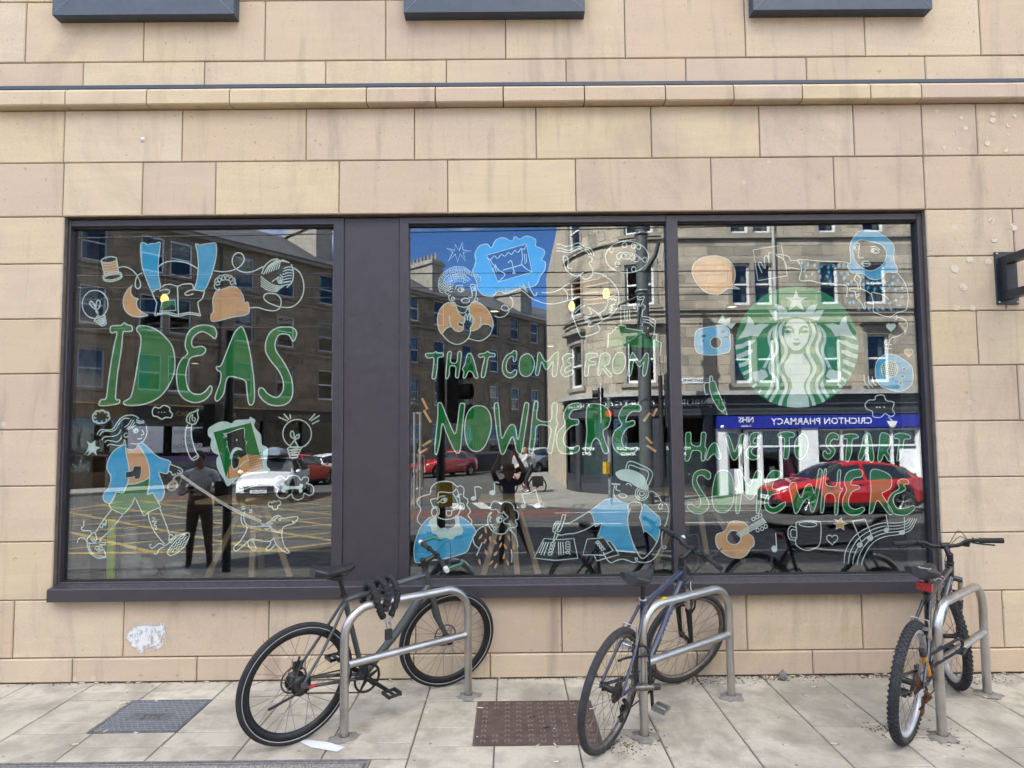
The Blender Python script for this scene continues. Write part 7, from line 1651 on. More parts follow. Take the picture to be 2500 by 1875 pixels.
# painted hoarding
hd = empty('graffiti_hoarding', rowp(-1.5, 1.0, ZOPP), label='grey and purple graffiti-covered hoarding in front of the dark shops', cat='hoarding')
HI = Matrix.Translation(hd.location).inverted()
def hp(o): o.parent = hd; o.matrix_parent_inverse = HI; return o
for i in range(4):
    mb = MB(); WR.quad(mb, -4.2+i*1.4, -2.82+i*1.4, ZOPP, .92, .98, 1.02); hp(mb.build('hoarding_panel', pm('hoarding_grey_%d' % i, (.16, .16, .17), (.11, .11, .12), 2, .7)))
mb = MB(); WR.quad(mb, -4.2, 1.38, .92, 1.2, .97, 1.03); hp(mb.build('top_rail', pm('purple_paint', (.10, .075, .19), rough=.6)))
mb = MB(); rr = random.Random(8)
for i in range(11):
    c = -4.0+i*.5; r = rr.uniform(.18, .3); mb.tube([rowp(c+r*math.cos(a)*1.2, 1.03, .42+rr.uniform(-.03, .03)+r*1.2*math.sin(a)) for a in [2*math.pi*k/14 for k in range(14)]], .022, 5, closed=True)
hp(mb.build('graffiti_loops', M['black_plastic']))
# ================================================================ cars
M['tyre_car'] = pm('car_tyre', (.02, .02, .02), rough=.8)
M['car_glass'] = pm('car_glass', (.018, .022, .025), (.022, .026, .03), 4, .06, spec=.9)
M['car_trim'] = pm('car_black_trim', (.02, .02, .022), rough=.5)
M['car_lamp'] = pm('car_lamp_lens', (.7, .72, .74), (.55, .57, .6), 20, .12, spec=.8)
M['car_red_lamp'] = pm('car_tail_lamp', (.4, .01, .01), rough=.2)
M['amber'] = pm('amber_lamp', (.7, .35, .05), rough=.3)
def interp(tab, x):
    if x <= tab[0][0]: return tab[0][1]
    for (a, b), (c, d) in zip(tab, tab[1:]):
        if x <= c:
            t = (x-a)/(c-a); t = t*t*(3-2*t) if False else t; return b+(d-b)*t
    return tab[-1][1]
def car(name, label, loc, rz, paint, L=4.0, Wd=1.74, Ht=1.46, suv=0., group=None, roofbox=False, plate='LN15 KXA', wheel_c='alloy'):
    """front of the car looks along local -x"""
    root = empty(name, loc, rz, label=label, cat='car', group=group)
    k = L/4.0; hz = Ht/1.46
    top = [(0, .60), (.04, .70), (.20, .79), (.6, .88), (1.02, .96), (1.3, 1.14), (1.62, 1.33), (1.9, 1.42), (2.3, 1.46), (2.8, 1.445), (3.25, 1.38), (3.55, 1.28), (3.78, 1.08), (3.92, .98), (3.97, .86), (4.0, .62)]
    belt = [(0, .56), (.2, .72), (.6, .80), (1.1, .88), (2.0, .93), (3.0, .97), (3.6, 1.0), (3.9, .93), (4.0, .58)]
    wid = [(0, .60), (.08, .72), (.35, .82), (.9, .868), (2.0, .875), (3.1, .868), (3.6, .83), (3.92, .74), (4.0, .66)]
    roofw = [(0, .5), (.9, .74), (1.3, .66), (1.9, .585), (2.6, .58), (3.4, .56), (3.8, .60), (4.0, .55)]
    ax_ = (.78, 3.28); wr = .31
    xs_ = sorted(set([round(4.0*i/46, 3) for i in range(47)]+[.02, .06, 1.02, 1.9, 3.55, 3.97]))
    rings = []
    for x in xs_:
        w_ = interp(wid, x)*Wd/1.75; zt = interp(top, x)*hz+suv*.1; zb = min(interp(belt, x)*hz+suv*.1, zt-.03); rw_ = min(interp(roofw, x), w_-.05)*Wd/1.75
        z0 = .22+suv*.08
        if x < .25: z0 = .22+(.25-x)*.35+suv*.08
        if x > 3.8: z0 = .24+(x-3.8)*.6+suv*.08
        for a in ax_:
            if abs(x-a) < wr+.05: z0 = max(z0, .31+math.sqrt(max(0, (wr+.05)**2-(x-a)**2)))
        z0 = min(z0, zb-.06)
        half = [(w_*.96, z0), (w_, min(z0+.10, zb-.04)), (w_*1.0, z0+(zb-z0)*.55), (w_*.985, z0+(zb-z0)*.9), (w_*.95, zb), (rw_*1.04, zb+(zt-zb)*.84), (rw_*.93, zb+(zt-zb)*.965), (rw_*.55, zt), (0, zt+.012)]
        rings.append([(x*k, y, z) for y, z in half]+[(x*k, -y, z) for y, z in half[-2::-1]])
    mb = MB(); n = len(rings[0])
    for i in range(len(rings)-1):
        xm = (xs_[i]+xs_[i+1])/2
        for j in range(n-1):
            jj = j if j < n//2 else n-2-j
            gl = 0
            if jj == 4 and 1.28 < xm < 3.52 and not (2.28 < xm < 2.36): gl = 1
            if jj >= 5 and (1.06 < xm < 1.86): gl = 1
            if jj >= 5 and (3.50 < xm < 3.80): gl = 1
            if jj == 4 and 1.06 < xm <= 1.28: gl = 0
            if jj == 0: gl = 2
            mb.add([rings[i][j], rings[i][j+1], rings[i+1][j+1], rings[i+1][j]], [(0, 1, 2, 3)], gl, True)
    mb.add(rings[0], [tuple(range(n))], 0); mb.add(rings[-1], [tuple(range(n))], 0)
    lo = MB()
    body = mb.build('body', [paint, M['car_glass'], M['car_trim']], root, merge=.0005)
    MB().b2(.3*k, 3.75*k, -Wd*.42, Wd*.42, .2+suv*.08, .55).build('underbody', M['car_trim'], root)
    for a in ax_:
        for s in (-1, 1):
            c = Vector((a*k, s*(Wd/2-.10), .31)); Y = Vector((0, s, 0))
            t = MB().lathe([(.20, -.09), (.27, -.10), (.305, -.085), (.312, -.03), (.312, .05), (.305, .085), (.27, .095), (.215, .09), (.20, .07), (.20, -.09)], c, Y, 28)
            w_ = t.build('wheel', M['tyre_car'], root)
            r = MB().lathe([(.205, .085), (.215, .075), (.20, .03), (.19, -.05), (0, -.05)], c, Y, 28)
            for q in range(5):
                an = 2*math.pi*q/5+.3
                for dd in (-.13, .13):
                    r.tube([c+Y*.055+Vector((.04*math.cos(an), 0, .04*math.sin(an))), c+Y*.07+Vector((.2*math.cos(an+dd), 0, .2*math.sin(an+dd)))], .017, 6)
            r.ball(c+Y*.06, .045, 8, 6); r.build('rim', M[wheel_c], w_)
    zl = .69*hz+suv*.1
    for s in (-1, 1):
        MB().ball((.22*k, s*(.60*Wd/1.75), zl), .16, 14, 8, 0, (1.25, .62, .5), Matrix.Rotation(s*.5, 3, 'Z') @ Matrix.Rotation(-.25, 3, 'Y')).build('headlight', M['car_lamp'], root)
        MB().ball((3.86*k, s*(.66*Wd/1.75), .86*hz+suv*.1), .15, 12, 8, 0, (.55, .5, .9)).build('tail_lamp', M['car_red_lamp'], root)
        MB().ball((1.22*k, s*(Wd/2+.07), .98*hz+suv*.1), .1, 12, 8, 0, (.6, .95, .65)).build('door_mirror', paint, root)
        MB().ball((.10*k, s*(.52*Wd/1.75), .36+suv*.1), .055, 10, 6, 0, (.6, 1, 1)).build('fog_lamp', M['amber'] if roofbox else M['car_lamp'], root)
        for xh in (2.12, 3.05): MB().box((xh*k, s*(Wd/2-.002), .84*hz+suv*.1), (.17, .03, .028)).build('door_handle', paint, root)
        for xd in (1.28, 2.32, 3.12): MB().tube([(xd*k, s*(Wd/2+.0005), .34+suv*.1), (xd*k, s*(Wd/2+.001), .6), (xd*k, s*(Wd/2-.008), .88*hz)], .005, 4).build('door_gap', M['car_trim'], root)
    MB().box((.02*k, 0, .50+suv*.1), (.10, .92, .17)).build('grille', M['car_trim'], root); MB().box((.06*k, 0, .33+suv*.08), (.16, 1.2, .10)).build('lower_grille', M['car_trim'], root)
    MB().box((-.035*k, 0, .53+suv*.1), (.02, .5, .035)).build('grille_bar', M['alloy'], root)
    pl_ = MB().box((-.04*k, 0, .42+suv*.1), (.012, .52, .11)).build('number_plate', M['sign_white'], root)
    text_mesh(plate, .09, 'plate_lettering', M['black_plastic'], root, .001, bold=True, M4=Matrix(((0, 0, -1, -.048*k), (-1, 0, 0, 0), (0, 1, 0, .42+suv*.1), (0, 0, 0, 1))))
    if roofbox:
        rg_ = []
        for i in range(9):
            t = i/8; x = 1.5+1.5*t; h = .06+.26*math.sin(math.pi*min(1, t*1.3+.12))**.6*.9; wb = .42*(.75+.25*math.sin(math.pi*t))
            rg_.append([(x, wb*math.cos(a), Ht+.06+(h if math.sin(a) > 0 else .03)*math.sin(a)*.9+.03) for a in [2*math.pi*j/14 for j in range(14)]])
        MB().loft(rg_).build('roof_box', pm('grey_blue_roof_box', (.25, .32, .38), rough=.35), root)
        for xx in (1.8, 2.6): MB().box((xx, 0, Ht+.02), (.05, 1.1, .05)).build('roof_bar', M['car_trim'], root)
    return root
M['car_red'] = pm('car_red_paint', (.42, .012, .016), (.38, .010, .014), 2, .22, coat=.8)
M['car_white'] = pm('car_white_paint', (.74, .75, .76), (.70, .71, .72), 2, .22, coat=.8)
M['car_silver'] = pm('car_silver_paint', (.52, .54, .56), (.47, .49, .51), 2, .25, metal=.4, coat=.8)
M['car_black'] = pm('car_black_paint', (.018, .018, .02), rough=.2, coat=.8)
a_ = rf_z(1600+1040/2.765, 900+1003/2.765, ZROAD); yc_ = a_.y-1.15; xf = rf_y(1869, 1200, yc_+.5).x
car('hatchback_car', 'red five-door hatchback driving past the pharmacy, side on', (xf+.22, yc_, ZROAD), 0, M['car_red'], L=3.85, Ht=1.36)
p = rf_z(631, 1232, ZROAD); car('family_car', 'white car with a grey roof box facing the shop window', (p.x, p.y, ZROAD), R_(-97), M['car_white'], L=4.3, Wd=1.78, Ht=1.5, roofbox=True, plate='SK63 CZA')
an = math.atan2(DV.y, DV.x)
def row_px(px, d):
    o, v = rray(px, 1080); a = P0+NV*d; m_ = v.x*-DV.y+DV.x*v.y; t = ((a.x-o.x)*-DV.y+DV.x*(a.y-o.y))/m_; return (Vector((o.x+v.x*t, o.y+v.y*t))-a).dot(DV)
for px_, d_, mt, lb, fl_ in ((735, 5.2, 'car_red', 'parked red car behind the white car with roof box', 1), (838, 5.2, 'car_white', 'parked pale car to the right of the parked red one', 1), (1085, 5.6, 'car_red', 'small red parked car beside the dark tenement row', 0), (1322, 8.2, 'car_silver', 'parked silver off-road car near the rounded corner', 1), (1372, 8.8, 'car_black', 'parked black car farthest down the side street', 1)):
    s_ = row_px(px_, d_); sg_ = 1 if fl_ else -1; q = rowp(s_+sg_*2.1, d_, ZROAD); car('parked_car', lb, q, an+(math.pi if fl_ else 0), M[mt], L=4.2, Ht=1.5, suv=1.2 if mt == 'car_silver' else 0, group='cars parked along the tenement row')
for i, px_ in enumerate((1165, 1195)):
    q = rowp(row_px(px_, 4.8), 4.8, ZROAD); b = empty('wheelie_bin', q, an, label=('large black communal bin, left of the pair by the tenement row', 'large black communal bin, right of the pair by the tenement row')[i], cat='bin', group='communal bins')
    MB().box((0, 0, .62), (1.15, .95, 1.0), 0, None, None).build('bin_body', M['car_trim'], b); MB().tube([(-.58, 0, 1.15), (.58, 0, 1.15)], .42, 14, flat=(.5, 1)).build('lid', M['black_plastic'], b)
# ================================================================ posts, signals and wires
M['pole_grey'] = pm('grey_green_pole', (.085, .095, .095), (.07, .078, .078), 4, .5)
M['pole_galv'] = pm('galvanised_pole', (.33, .34, .34), (.25, .26, .26), 8, .5, metal=.4)
M['signal_red'] = pm('red_man_lens', (.8, .05, .02), rough=.4, emit=(1, .10, .03), es=.6)
M['lens_dark'] = pm('unlit_lens', (.02, .03, .028), rough=.2)
M['yellow_box'] = pm('yellow_push_button', (.6, .36, .03), rough=.5)
def signal_post(name, label, loc, rz, h, heads, btn=None, pr=.057, mt='pole_galv', board=True):
    root = empty(name, loc, rz, label=label, cat='traffic light')
    MB().tube([(0, 0, -.05), (0, 0, h*.5), (0, 0, h)], pr, 14).build('pole', M[mt], root)
    for (z, ang, kind) in heads:
        R = Matrix.Rotation(ang, 3, 'Z'); o = R @ Vector((0, .22, 0))+Vector((0, 0, z))
        n = 3 if kind == 'car' else 2; hh = .30*n
        mb = MB().box(o, (.26, .16, hh), 0, R); hd = mb.build('signal_head', M['black_plastic'], root)
        if kind == 'car' and board:
            MB().box(o-R @ Vector((0, -.0, 0)), (.46, .012, hh+.2), 0, R).build('backing_board', M['black_plastic'], root)
            fr = MB()
            for dx in (-.23, .23): fr.box(o+R @ Vector((dx, .004, 0)), (.022, .018, hh+.2), 0, R)
            fr.box(o+R @ Vector((0, .004, hh/2+.1)), (.48, .018, .022), 0, R); fr.box(o+R @ Vector((0, .004, -hh/2-.1)), (.48, .018, .022), 0, R)
            fr.build('board_edge', M['sign_white'], root)
        for i in range(n):
            c = o+R @ Vector((0, .085, (i-(n-1)/2)*-.29))
            MB().lathe([(0, .0), (.095, 0), (.1, -.01)], c, R @ Vector((0, 1, 0)), 16).build('lens', M['signal_red'] if (kind == 'ped' and i == 0) else M['lens_dark'], hd)
            MB().tube([c+R @ Vector((0, 0, 0)), c+R @ Vector((0, .16, 0))], .11, 14, caps=False).build('hood', M['black_plastic'], hd)
    if btn: 
        R = Matrix.Rotation(btn[1], 3, 'Z'); c = R @ Vector((0, pr+.06, 0))+Vector((0, 0, btn[0]))
        MB().box(c, (.19, .12, .34), 0, R).build('push_button_box', M[btn[2]], root)
    return root
PI = math.pi
signal_post('traffic_signal', 'black traffic light post on the kerb at the left, reflected beside the white car', (-4.0, -4.05, zg(-4.05)), 0, 3.4, [(2.05, PI*.5, 'ped')], (1.1, 0, 'black_plastic'), .06, 'black_plastic')
signal_post('traffic_signal', 'black traffic light post on the kerb behind the letter N of the window', (-.99, -4.1, zg(-4.1)), 0, 3.0, [(2.5, -PI/2+.25, 'car')], (1.05, -.5, 'yellow_box'), .06, 'black_plastic', False)
q = rf_y(1484, 1080, YK+.0); signal_post('traffic_signal', 'grey signal post with lit red man and yellow button box before the mortgage shop', (q.x+.1, YK-.35, ZOPP), 0, 3.1, [(2.45, .15, 'ped'), (2.9, PI*.55, 'car')], (1.05, 1.2, 'yellow_box'))
q = rf_y(1622, 1080, YK+.0); signal_post('traffic_signal', 'black signal head on a post near the window mullion, facing right', (q.x, YK-.3, ZOPP), 0, 3.7, [(3.3, -PI/2, 'car'), (2.5, -PI/2, 'ped')], None, .06, 'black_plastic', False)
q = rf_y(1012, 1080, -14.5); r_ = empty('sign_post', (q.x, -14.5, ZROAD), label='twin grey sign posts at the left edge of the middle pane', cat='post')
for dx in (0, .18): MB().cyl((dx, 0, 0), (dx, 0, 2.9), .04, 10).build('post', M['pole_galv'], r_)
MB().b2(-.05, .23, -.02, .02, 2.85, 2.9).build('cross_bar', M['pole_galv'], r_)
q = rf_y(1577, 1080, YK-.45); tp = empty('tram_pole', (q.x, YK-.45, ZOPP), label='tall grey-green tram pole carrying the overhead wires', cat='pole')
MB().tube([(0, 0, 0), (0, 0, 4), (0, 0, 9.5)], [.20, .185, .16], 20).build('pole', M['pole_grey'], tp)
for z in (6.2, 7.9): MB().ring((0, 0, z), (0, 0, 1), .19, .03, 20, 8).build('band', M['pole_galv'], tp)
for z, dx in ((6.1, -.9), (5.0, -.7)): MB().cyl((0, .15, z), (dx, .7, z-.5), .035, 8).build('strut', M['pole_grey'], tp)
MB().tube([(0, .1, 6.7), (.35, .2, 7.2), (.45, .25, 7.6)], [.07, .06, .06], 8).build('lamp_arm', M['black_plastic'], tp)
for i, (y_, z_, dz) in enumerate(((-8.7, 5.55, 0), (-11.1, 5.6, 0), (-8.7, 6.5, .3), (YK-.45, 6.35, -.2), (-9.9, 4.6, .0))):
    pts = [(x, y_, z_+dz*x/30-.12*(1-(x/40)**2)) for x in range(-40, 41, 10)]
    MB().tube(pts, .014, 5).build('overhead_wire', M['black_plastic'], label=('tram wire nearest the shop, second height', 'tram wire over the far track', 'upper tram support wire nearest the shop', 'support wire fixed to the tram pole', 'lowest thin wire crossing the street')[i], cat='wire', group='overhead tram wires')
# ================================================================ people
M['skin'] = pm('skin_light', (.46, .27, .19), (.40, .22, .155), 12, .55)
M['skin_dark'] = pm('skin_tan', (.42, .25, .17), (.36, .21, .14), 12, .55)
M['hair_brown'] = pm('brown_hair', (.035, .022, .014), rough=.6); M['hair_fair'] = pm('fair_hair', (.28, .17, .08), rough=.6)
def cloth(nm, c): return pm(nm, c, tuple(x*.75 for x in c), 14, .85, bs=.3, bscale=70)
def person(name, label, loc, rz, J, E, mats, head, extra=None, cat='person'):
    """J: joints name->(x,y,z,r); E: (a,b,material index); skinned into one continuous body"""
    names = list(J); me = bpy.data.meshes.new(name); me.from_pydata([J[n][:3] for n in names], [(names.index(a), names.index(b)) for a, b, _ in E], [])
    o = bpy.data.objects.new(name, me); col.objects.link(o); md = o.modifiers.new('s', 'SKIN'); md.use_smooth_shade = True
    for i, n in enumerate(names):
        sv = me.skin_vertices[0].data[i]; r = J[n][3]; sv.radius = r if isinstance(r, tuple) else (r, r); sv.use_root = (n == 'pelvis')
    sd = o.modifiers.new('u', 'SUBSURF'); sd.levels = sd.render_levels = 2
    bpy.context.view_layer.update(); dg = bpy.context.evaluated_depsgraph_get(); m2 = bpy.data.meshes.new_from_object(o.evaluated_get(dg)); bpy.data.objects.remove(o)
    for m in mats: m2.materials.append(m)
    seg = [(Vector(J[a][:3]), Vector(J[b][:3]), k) for a, b, k in E]
    for p in m2.polygons:
        c = p.center; best = (9, 0)
        for a, b, k in seg:
            ab = b-a; t = max(0, min(1, (c-a).dot(ab)/max(1e-9, ab.length_squared))); d = (c-(a+ab*t)).length
            if d < best[0]: best = (d, k)
        p.material_index = best[1]; p.use_smooth = True
    root = empty(name, loc, rz, label=label, cat=cat)
    b = bpy.data.objects.new('body', m2); col.objects.link(b); b.parent = root
    # head: skull with face, hair cap
    hc = Vector(head[0]); tilt = Matrix.Rotation(head[1], 3, 'X') @ Matrix.Rotation(0, 3, 'Z'); hm = head[2]
    h = MB(); h.ball(hc, .1, 16, 12, 0, (.78, .95, 1.18), tilt)
    h.tube([hc+tilt @ Vector((0, .088, .02)), hc+tilt @ Vector((0, .112, -.022)), hc+tilt @ Vector((0, .098, -.034))], [.010, .016, .012], 8)
    for s in (-1, 1):
        h.ball(hc+tilt @ Vector((s*.032, .088, .018)), .012, 8, 6, 1); h.ball(hc+tilt @ Vector((s*.078, -.005, -.005)), .026, 8, 6, 0, (.45, .8, 1.2))
    h.box(hc+tilt @ Vector((0, .088, -.058)), (.045, .012, .010), 2, tilt); h.tube([hc+Vector((0, -.01, -.07)), Vector(J['neck'][:3])], .055, 10)
    hd = h.build('head', [mats[0], M['black_plastic'], M['red_decal']], root)
    if hm is not None:
        hr = MB(); rings = []
        for i in range(7):
            th = math.pi*.60*i/6; rings.append([hc+tilt @ Vector((.088*math.sin(th)*math.cos(a)*.98, -.012+.108*math.sin(th)*math.sin(a)*(1 if math.sin(a) < 0 else .86), .012+.126*math.cos(th)+(.05*max(0, math.sin(a)) if i == 6 else 0))) for a in [2*math.pi*j/16 for j in range(16)]])
        hr.loft(rings, caps=False); hr.build('hair', hm, root)
    if extra: extra(root, hc, tilt)
    return root
def std_joints(h=1.75, legs=((-.10, 0), (.10, 0)), arm_l=None, arm_r=None, wide=1.0, lean=0.):
    k = h/1.75; J = {}
    def S(n, x, y, z, r): J[n] = (x*k, y*k+lean*max(0, z-.9), z*k, tuple(q*k for q in r) if isinstance(r, tuple) else r*k)
    S('pelvis', 0, 0, .95, (.155*wide, .12)); S('waist', 0, 0, 1.10, (.14*wide, .11)); S('chest', 0, .0, 1.30, (.165*wide, .12)); S('neckbase', 0, -.01, 1.46, (.075, .065)); S('neck', 0, .0, 1.53, .052)
    for s, nm, lg in ((-1, 'l', legs[0]), (1, 'r', legs[1])):
        S('hip'+nm, s*.09, 0, .90, .095*wide); S('knee'+nm, s*.05+lg[0]*.5, lg[1]*.5+.02, .50, .066); S('ankle'+nm, lg[0], lg[1], .09, .042); S('toe'+nm, lg[0]+s*.02, lg[1]+.15, .035, .036)
        S('sh'+nm, s*.19*wide, -.01, 1.42, .062); el, ha = (arm_l if s < 0 else arm_r) or ((s*.25, -.03, 1.14), (s*.26, .06, .90))
        S('el'+nm, *el, .045); S('wr'+nm, *ha, .030); d = Vector(ha)-Vector(el); d.normalize()
        q = Vector(ha)+d*.07; S('palm'+nm, *q, (.036, .02))
        px_ = Vector((d.y, -d.x, 0)); px_ = px_.normalized() if px_.length > .1 else Vector((1, 0, 0))
        for fi in range(4):
            f0 = q+px_*(.024*(fi-1.5))+d*.055; S(f'f{fi}{nm}', *f0, .009); f1 = f0+d*(.028 if fi in (0, 3) else .036)+Vector((0, .014, -.006)); S(f'g{fi}{nm}', *f1, .008)
        th = q-px_*.045+d*.02; S('th'+nm, *th, .010)
    return J
def std_edges(shirt=1, tr=2, shoe=3, sleeve='short', shorts=False):
    E = [('pelvis', 'waist', tr), ('waist', 'chest', shirt), ('chest', 'neckbase', shirt), ('neckbase', 'neck', 0)]
    for nm in 'lr':
        E += [('pelvis', 'hip'+nm, tr), ('hip'+nm, 'knee'+nm, tr), ('knee'+nm, 'ankle'+nm, tr), ('ankle'+nm, 'toe'+nm, shoe), ('neckbase', 'sh'+nm, shirt), ('sh'+nm, 'el'+nm, shirt), ('el'+nm, 'wr'+nm, shirt if sleeve == 'long' else 0), ('wr'+nm, 'palm'+nm, 0), ('palm'+nm, 'th'+nm, 0)]
        for fi in range(4): E += [('palm'+nm, f'f{fi}{nm}', 0), (f'f{fi}{nm}', f'g{fi}{nm}', 0)]
    return E
# the photographer, arms raised, feet apart (the lens is in the phone she holds up)
J = std_joints(1.60, ((-.14, 0), (.42, .02)), ((-.27, .10, 1.62), (-.10, .30, 1.97)), ((.27, .10, 1.62), (.10, .30, 1.97)))
J['pelvis'] = (.02, 0, .84, (.14, .11))
def phx(root, hc, tl):
    b = MB(); b.lathe([(0, .165), (.055, .16), (.085, .145), (.098, .075), (.098, .045), (.155, .025), (.16, .018), (.10, .03), (.09, .04)], hc+Vector((0, 0, -.02)), tl @ Vector((0, .1, 1)), 20); b.build('hat', pm('tan_hat', (.16, .11, .07), rough=.9), root)
    MB().b2(-.075, .075, .345, .353, 1.83, 1.905).build('phone', M['black_plastic'], root)
person('person', 'person in a hat raising a phone with both arms, reflected in the middle pane', (-.03, -4.96, ZROAD), 0, J, std_edges(1, 2, 3), [M['skin_dark'], cloth('dark_blue_shirt', (.07, .072, .10)), cloth('dark_trousers', (.055, .056, .075)), cloth('dark_shoes', (.03, .03, .03))], ((0, .035, 1.47), R_(14), M['hair_brown']), phx)
J = std_joints(1.84, ((-.14, 0), (.16, .02)), ((-.27, .03, 1.12), (-.09, .27, 1.18)), ((.27, .03, 1.12), (.09, .27, 1.18)), 1.12)
def tee(root, hc, tl): MB().box((0, .37, 1.27), (.08, .012, .15), 0, Matrix.Rotation(-.8, 3, 'X')).build('phone', M['black_plastic'], root)
person('person', 'person in a white T-shirt looking at a phone, reflected in the left pane', (-4.86, -5.0, ZROAD), R_(-8), J, std_edges(1, 2, 3), [M['skin_dark'], cloth('white_tshirt', (.80, .80, .82)), cloth('brown_trousers', (.13, .085, .055)), cloth('black_shoes', (.02, .02, .02))], ((0, .06, 1.72), R_(-22), M['hair_brown']), tee)
# walkers on the far side
q = rf_z(1387, 1180, ZOPP); person('person', 'walker in a light blue shirt and dark trousers beside the rounded corner', (q.x, q.y, ZOPP), R_(0), std_joints(1.78, ((-.10, .16), (.10, -.14)), ((-.25, .05, 1.15), (-.1, .22, 1.18))), std_edges(1, 2, 3, 'long'), [M['skin'], cloth('light_blue_shirt', (.30, .40, .55)), cloth('charcoal_trousers', (.035, .035, .04)), cloth('shoe_black', (.02, .02, .02))], ((0, .05, 1.65), R_(-10), M['hair_fair']))
q = rf_z(1524, 1197, ZOPP); person('person', 'pedestrian in a dark jacket and red shoes passing the mortgage shop', (q.x, q.y, ZOPP), R_(90), std_joints(1.76, ((-.10, .22), (.10, -.2))), std_edges(1, 2, 3, 'long'), [M['skin'], cloth('navy_jacket', (.02, .022, .04)), cloth('grey_trousers', (.08, .08, .085)), cloth('red_shoes', (.45, .03, .03))], ((0, .05, 1.64), 0, M['hair_brown']))
q = rf_z(1026, 1197, ZROAD); person('person', 'person in brown clothes and white shoes waiting at the left of the middle pane', (q.x, q.y, ZROAD), R_(20), std_joints(1.72), std_edges(1, 2, 3, 'long'), [M['skin'], cloth('brown_jacket', (.10, .07, .05)), cloth('tan_trousers', (.16, .13, .10)), cloth('white_shoes', (.6, .6, .58))], ((0, .05, 1.61), 0, M['hair_brown']))
# cyclist on a red bicycle
M['paint_red'] = pm('red_bike_paint', (.50, .03, .03), (.42, .02, .02), 8, .35, coat=.4)
q = rf_z(1312, 1210, ZROAD); SR = dict(S1, paint='paint_red', stripe=False, bar_ends=False, rim_depth=.02, post=.10, cables=[])
BR, JR = bike('bicycle', 'red bicycle with a black pannier ridden past the far pavement', q.x, q.y, R_(176), 0, 0, 1.05, .345, SR)
mw = BR.matrix_world.copy(); mw.translation.z = ZROAD+.003; BR.matrix_world = mw
for s in (-1, 1): MB().box((-.02, s*.14, .52), (.36, .12, .34)).build('pannier', M['lock_fabric'], BR)
Jc = {}
def C_(n, x, y, z, r): Jc[n] = (x, y, z, r)
C_('pelvis', 0, -.02, 1.02, (.15, .12)); C_('waist', 0, .04, 1.16, (.135, .10)); C_('chest', 0, .12, 1.34, (.15, .11)); C_('neckbase', 0, .18, 1.48, (.07, .06)); C_('neck', 0, .20, 1.54, .05)
for s, nm, ky, kz, ay, az in ((-1, 'l', .36, .82, .22, .40), (1, 'r', .22, .60, .10, .22)):
    C_('hip'+nm, s*.09, .02, .98, .095); C_('knee'+nm, s*.10, ky, kz, .068); C_('ankle'+nm, s*.10, ay, az, .042); C_('toe'+nm, s*.10, ay+.15, az-.06, .036)
    C_('sh'+nm, s*.18, .17, 1.43, .06); C_('el'+nm, s*.24, .36, 1.22, .045); C_('wr'+nm, s*.23, .56, 1.06, .03); C_('palm'+nm, s*.23, .62, 1.03, (.035, .02))
    C_('th'+nm, s*.20, .63, 1.03, .01)
    for fi in range(4): C_(f'f{fi}{nm}', s*(.20+.018*fi), .665, 1.015, .009); C_(f'g{fi}{nm}', s*(.20+.018*fi), .675, .985, .008)
def hrn(root, hc, tl): MB().ball(hc+Vector((0, -.1, .04)), .055, 10, 8, 0, (1, 1.1, 1)).build('hair_bun', M['hair_fair'], root)
sp_w = BR.matrix_world @ Vector((.20, 0, 0)); person('person', 'cyclist with fair hair in a white top and black trousers riding the red bicycle', (sp_w.x, sp_w.y, ZROAD-.02), R_(176-90), Jc, std_edges(1, 2, 3, 'long'), [M['skin'], cloth('white_top', (.62, .58, .55)), cloth('black_leggings', (.02, .02, .022)), cloth('white_trainers', (.6, .6, .6))], ((0, .24, 1.65), 0, M['hair_fair']), hrn)
# ================================================================ inside the shop
ZI = .45
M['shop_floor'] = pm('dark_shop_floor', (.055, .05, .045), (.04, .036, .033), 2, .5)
M['ochre_wall'] = pm('ochre_wall', (.16, .10, .035), (.14, .085, .03), 2, .8)
M['pale_wood'] = pm('pale_ply', (.45, .32, .18), (.36, .25, .135), 5, .6, stretch=(1, 1, .15))
def room(nm, mt, *b): MB().b2(*b).build(nm, mt, kind='structure')
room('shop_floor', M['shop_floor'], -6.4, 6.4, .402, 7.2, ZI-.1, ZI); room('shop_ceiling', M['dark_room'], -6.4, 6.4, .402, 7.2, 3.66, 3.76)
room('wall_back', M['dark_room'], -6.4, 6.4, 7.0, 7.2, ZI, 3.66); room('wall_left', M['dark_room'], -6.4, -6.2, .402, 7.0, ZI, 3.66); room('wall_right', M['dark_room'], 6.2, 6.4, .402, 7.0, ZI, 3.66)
MB().b2(-4.25, -3.60, 1.0, 1.35, ZI, 3.655).build('ochre_pillar', M['ochre_wall'], label='ochre painted pillar just inside the left pane', cat='pillar')
def at_d(px, py, y): d = ray(px, py); t = (y-CAM.y)/d.y; return CAM+d*t
def trestle(px, y, wd, label):
    x = at_d(px, 1380, y).x; root = empty('trestle_table', (x, y, ZI), label=label, cat='table', group='pale wooden trestle tables inside the shop')
    for i, (dx, dy) in enumerate(((-wd/2, -.12), (wd/2, -.12), (.06, -.2), (-.05, .3))):
        a = Vector((dx, dy, 0)); b = Vector((dx*.22, dy*.2, .70)); MB().tube([a, b], [.036, .036], 4, smooth=False, flat=(1, .6)).build('leg', M['pale_wood'], root)
    MB().b2(-wd*.55, wd*.55, -.3, .3, .70, .735).build('tabletop', M['pale_wood'], root)
trestle(621, 1.45, .78, 'pale wooden trestle table behind the left pane'); trestle(1247, 1.30, .52, 'pale wooden trestle table behind the middle pane'); trestle(1700, 1.9, .9, 'pale wooden trestle table behind the mullion of the right pane')
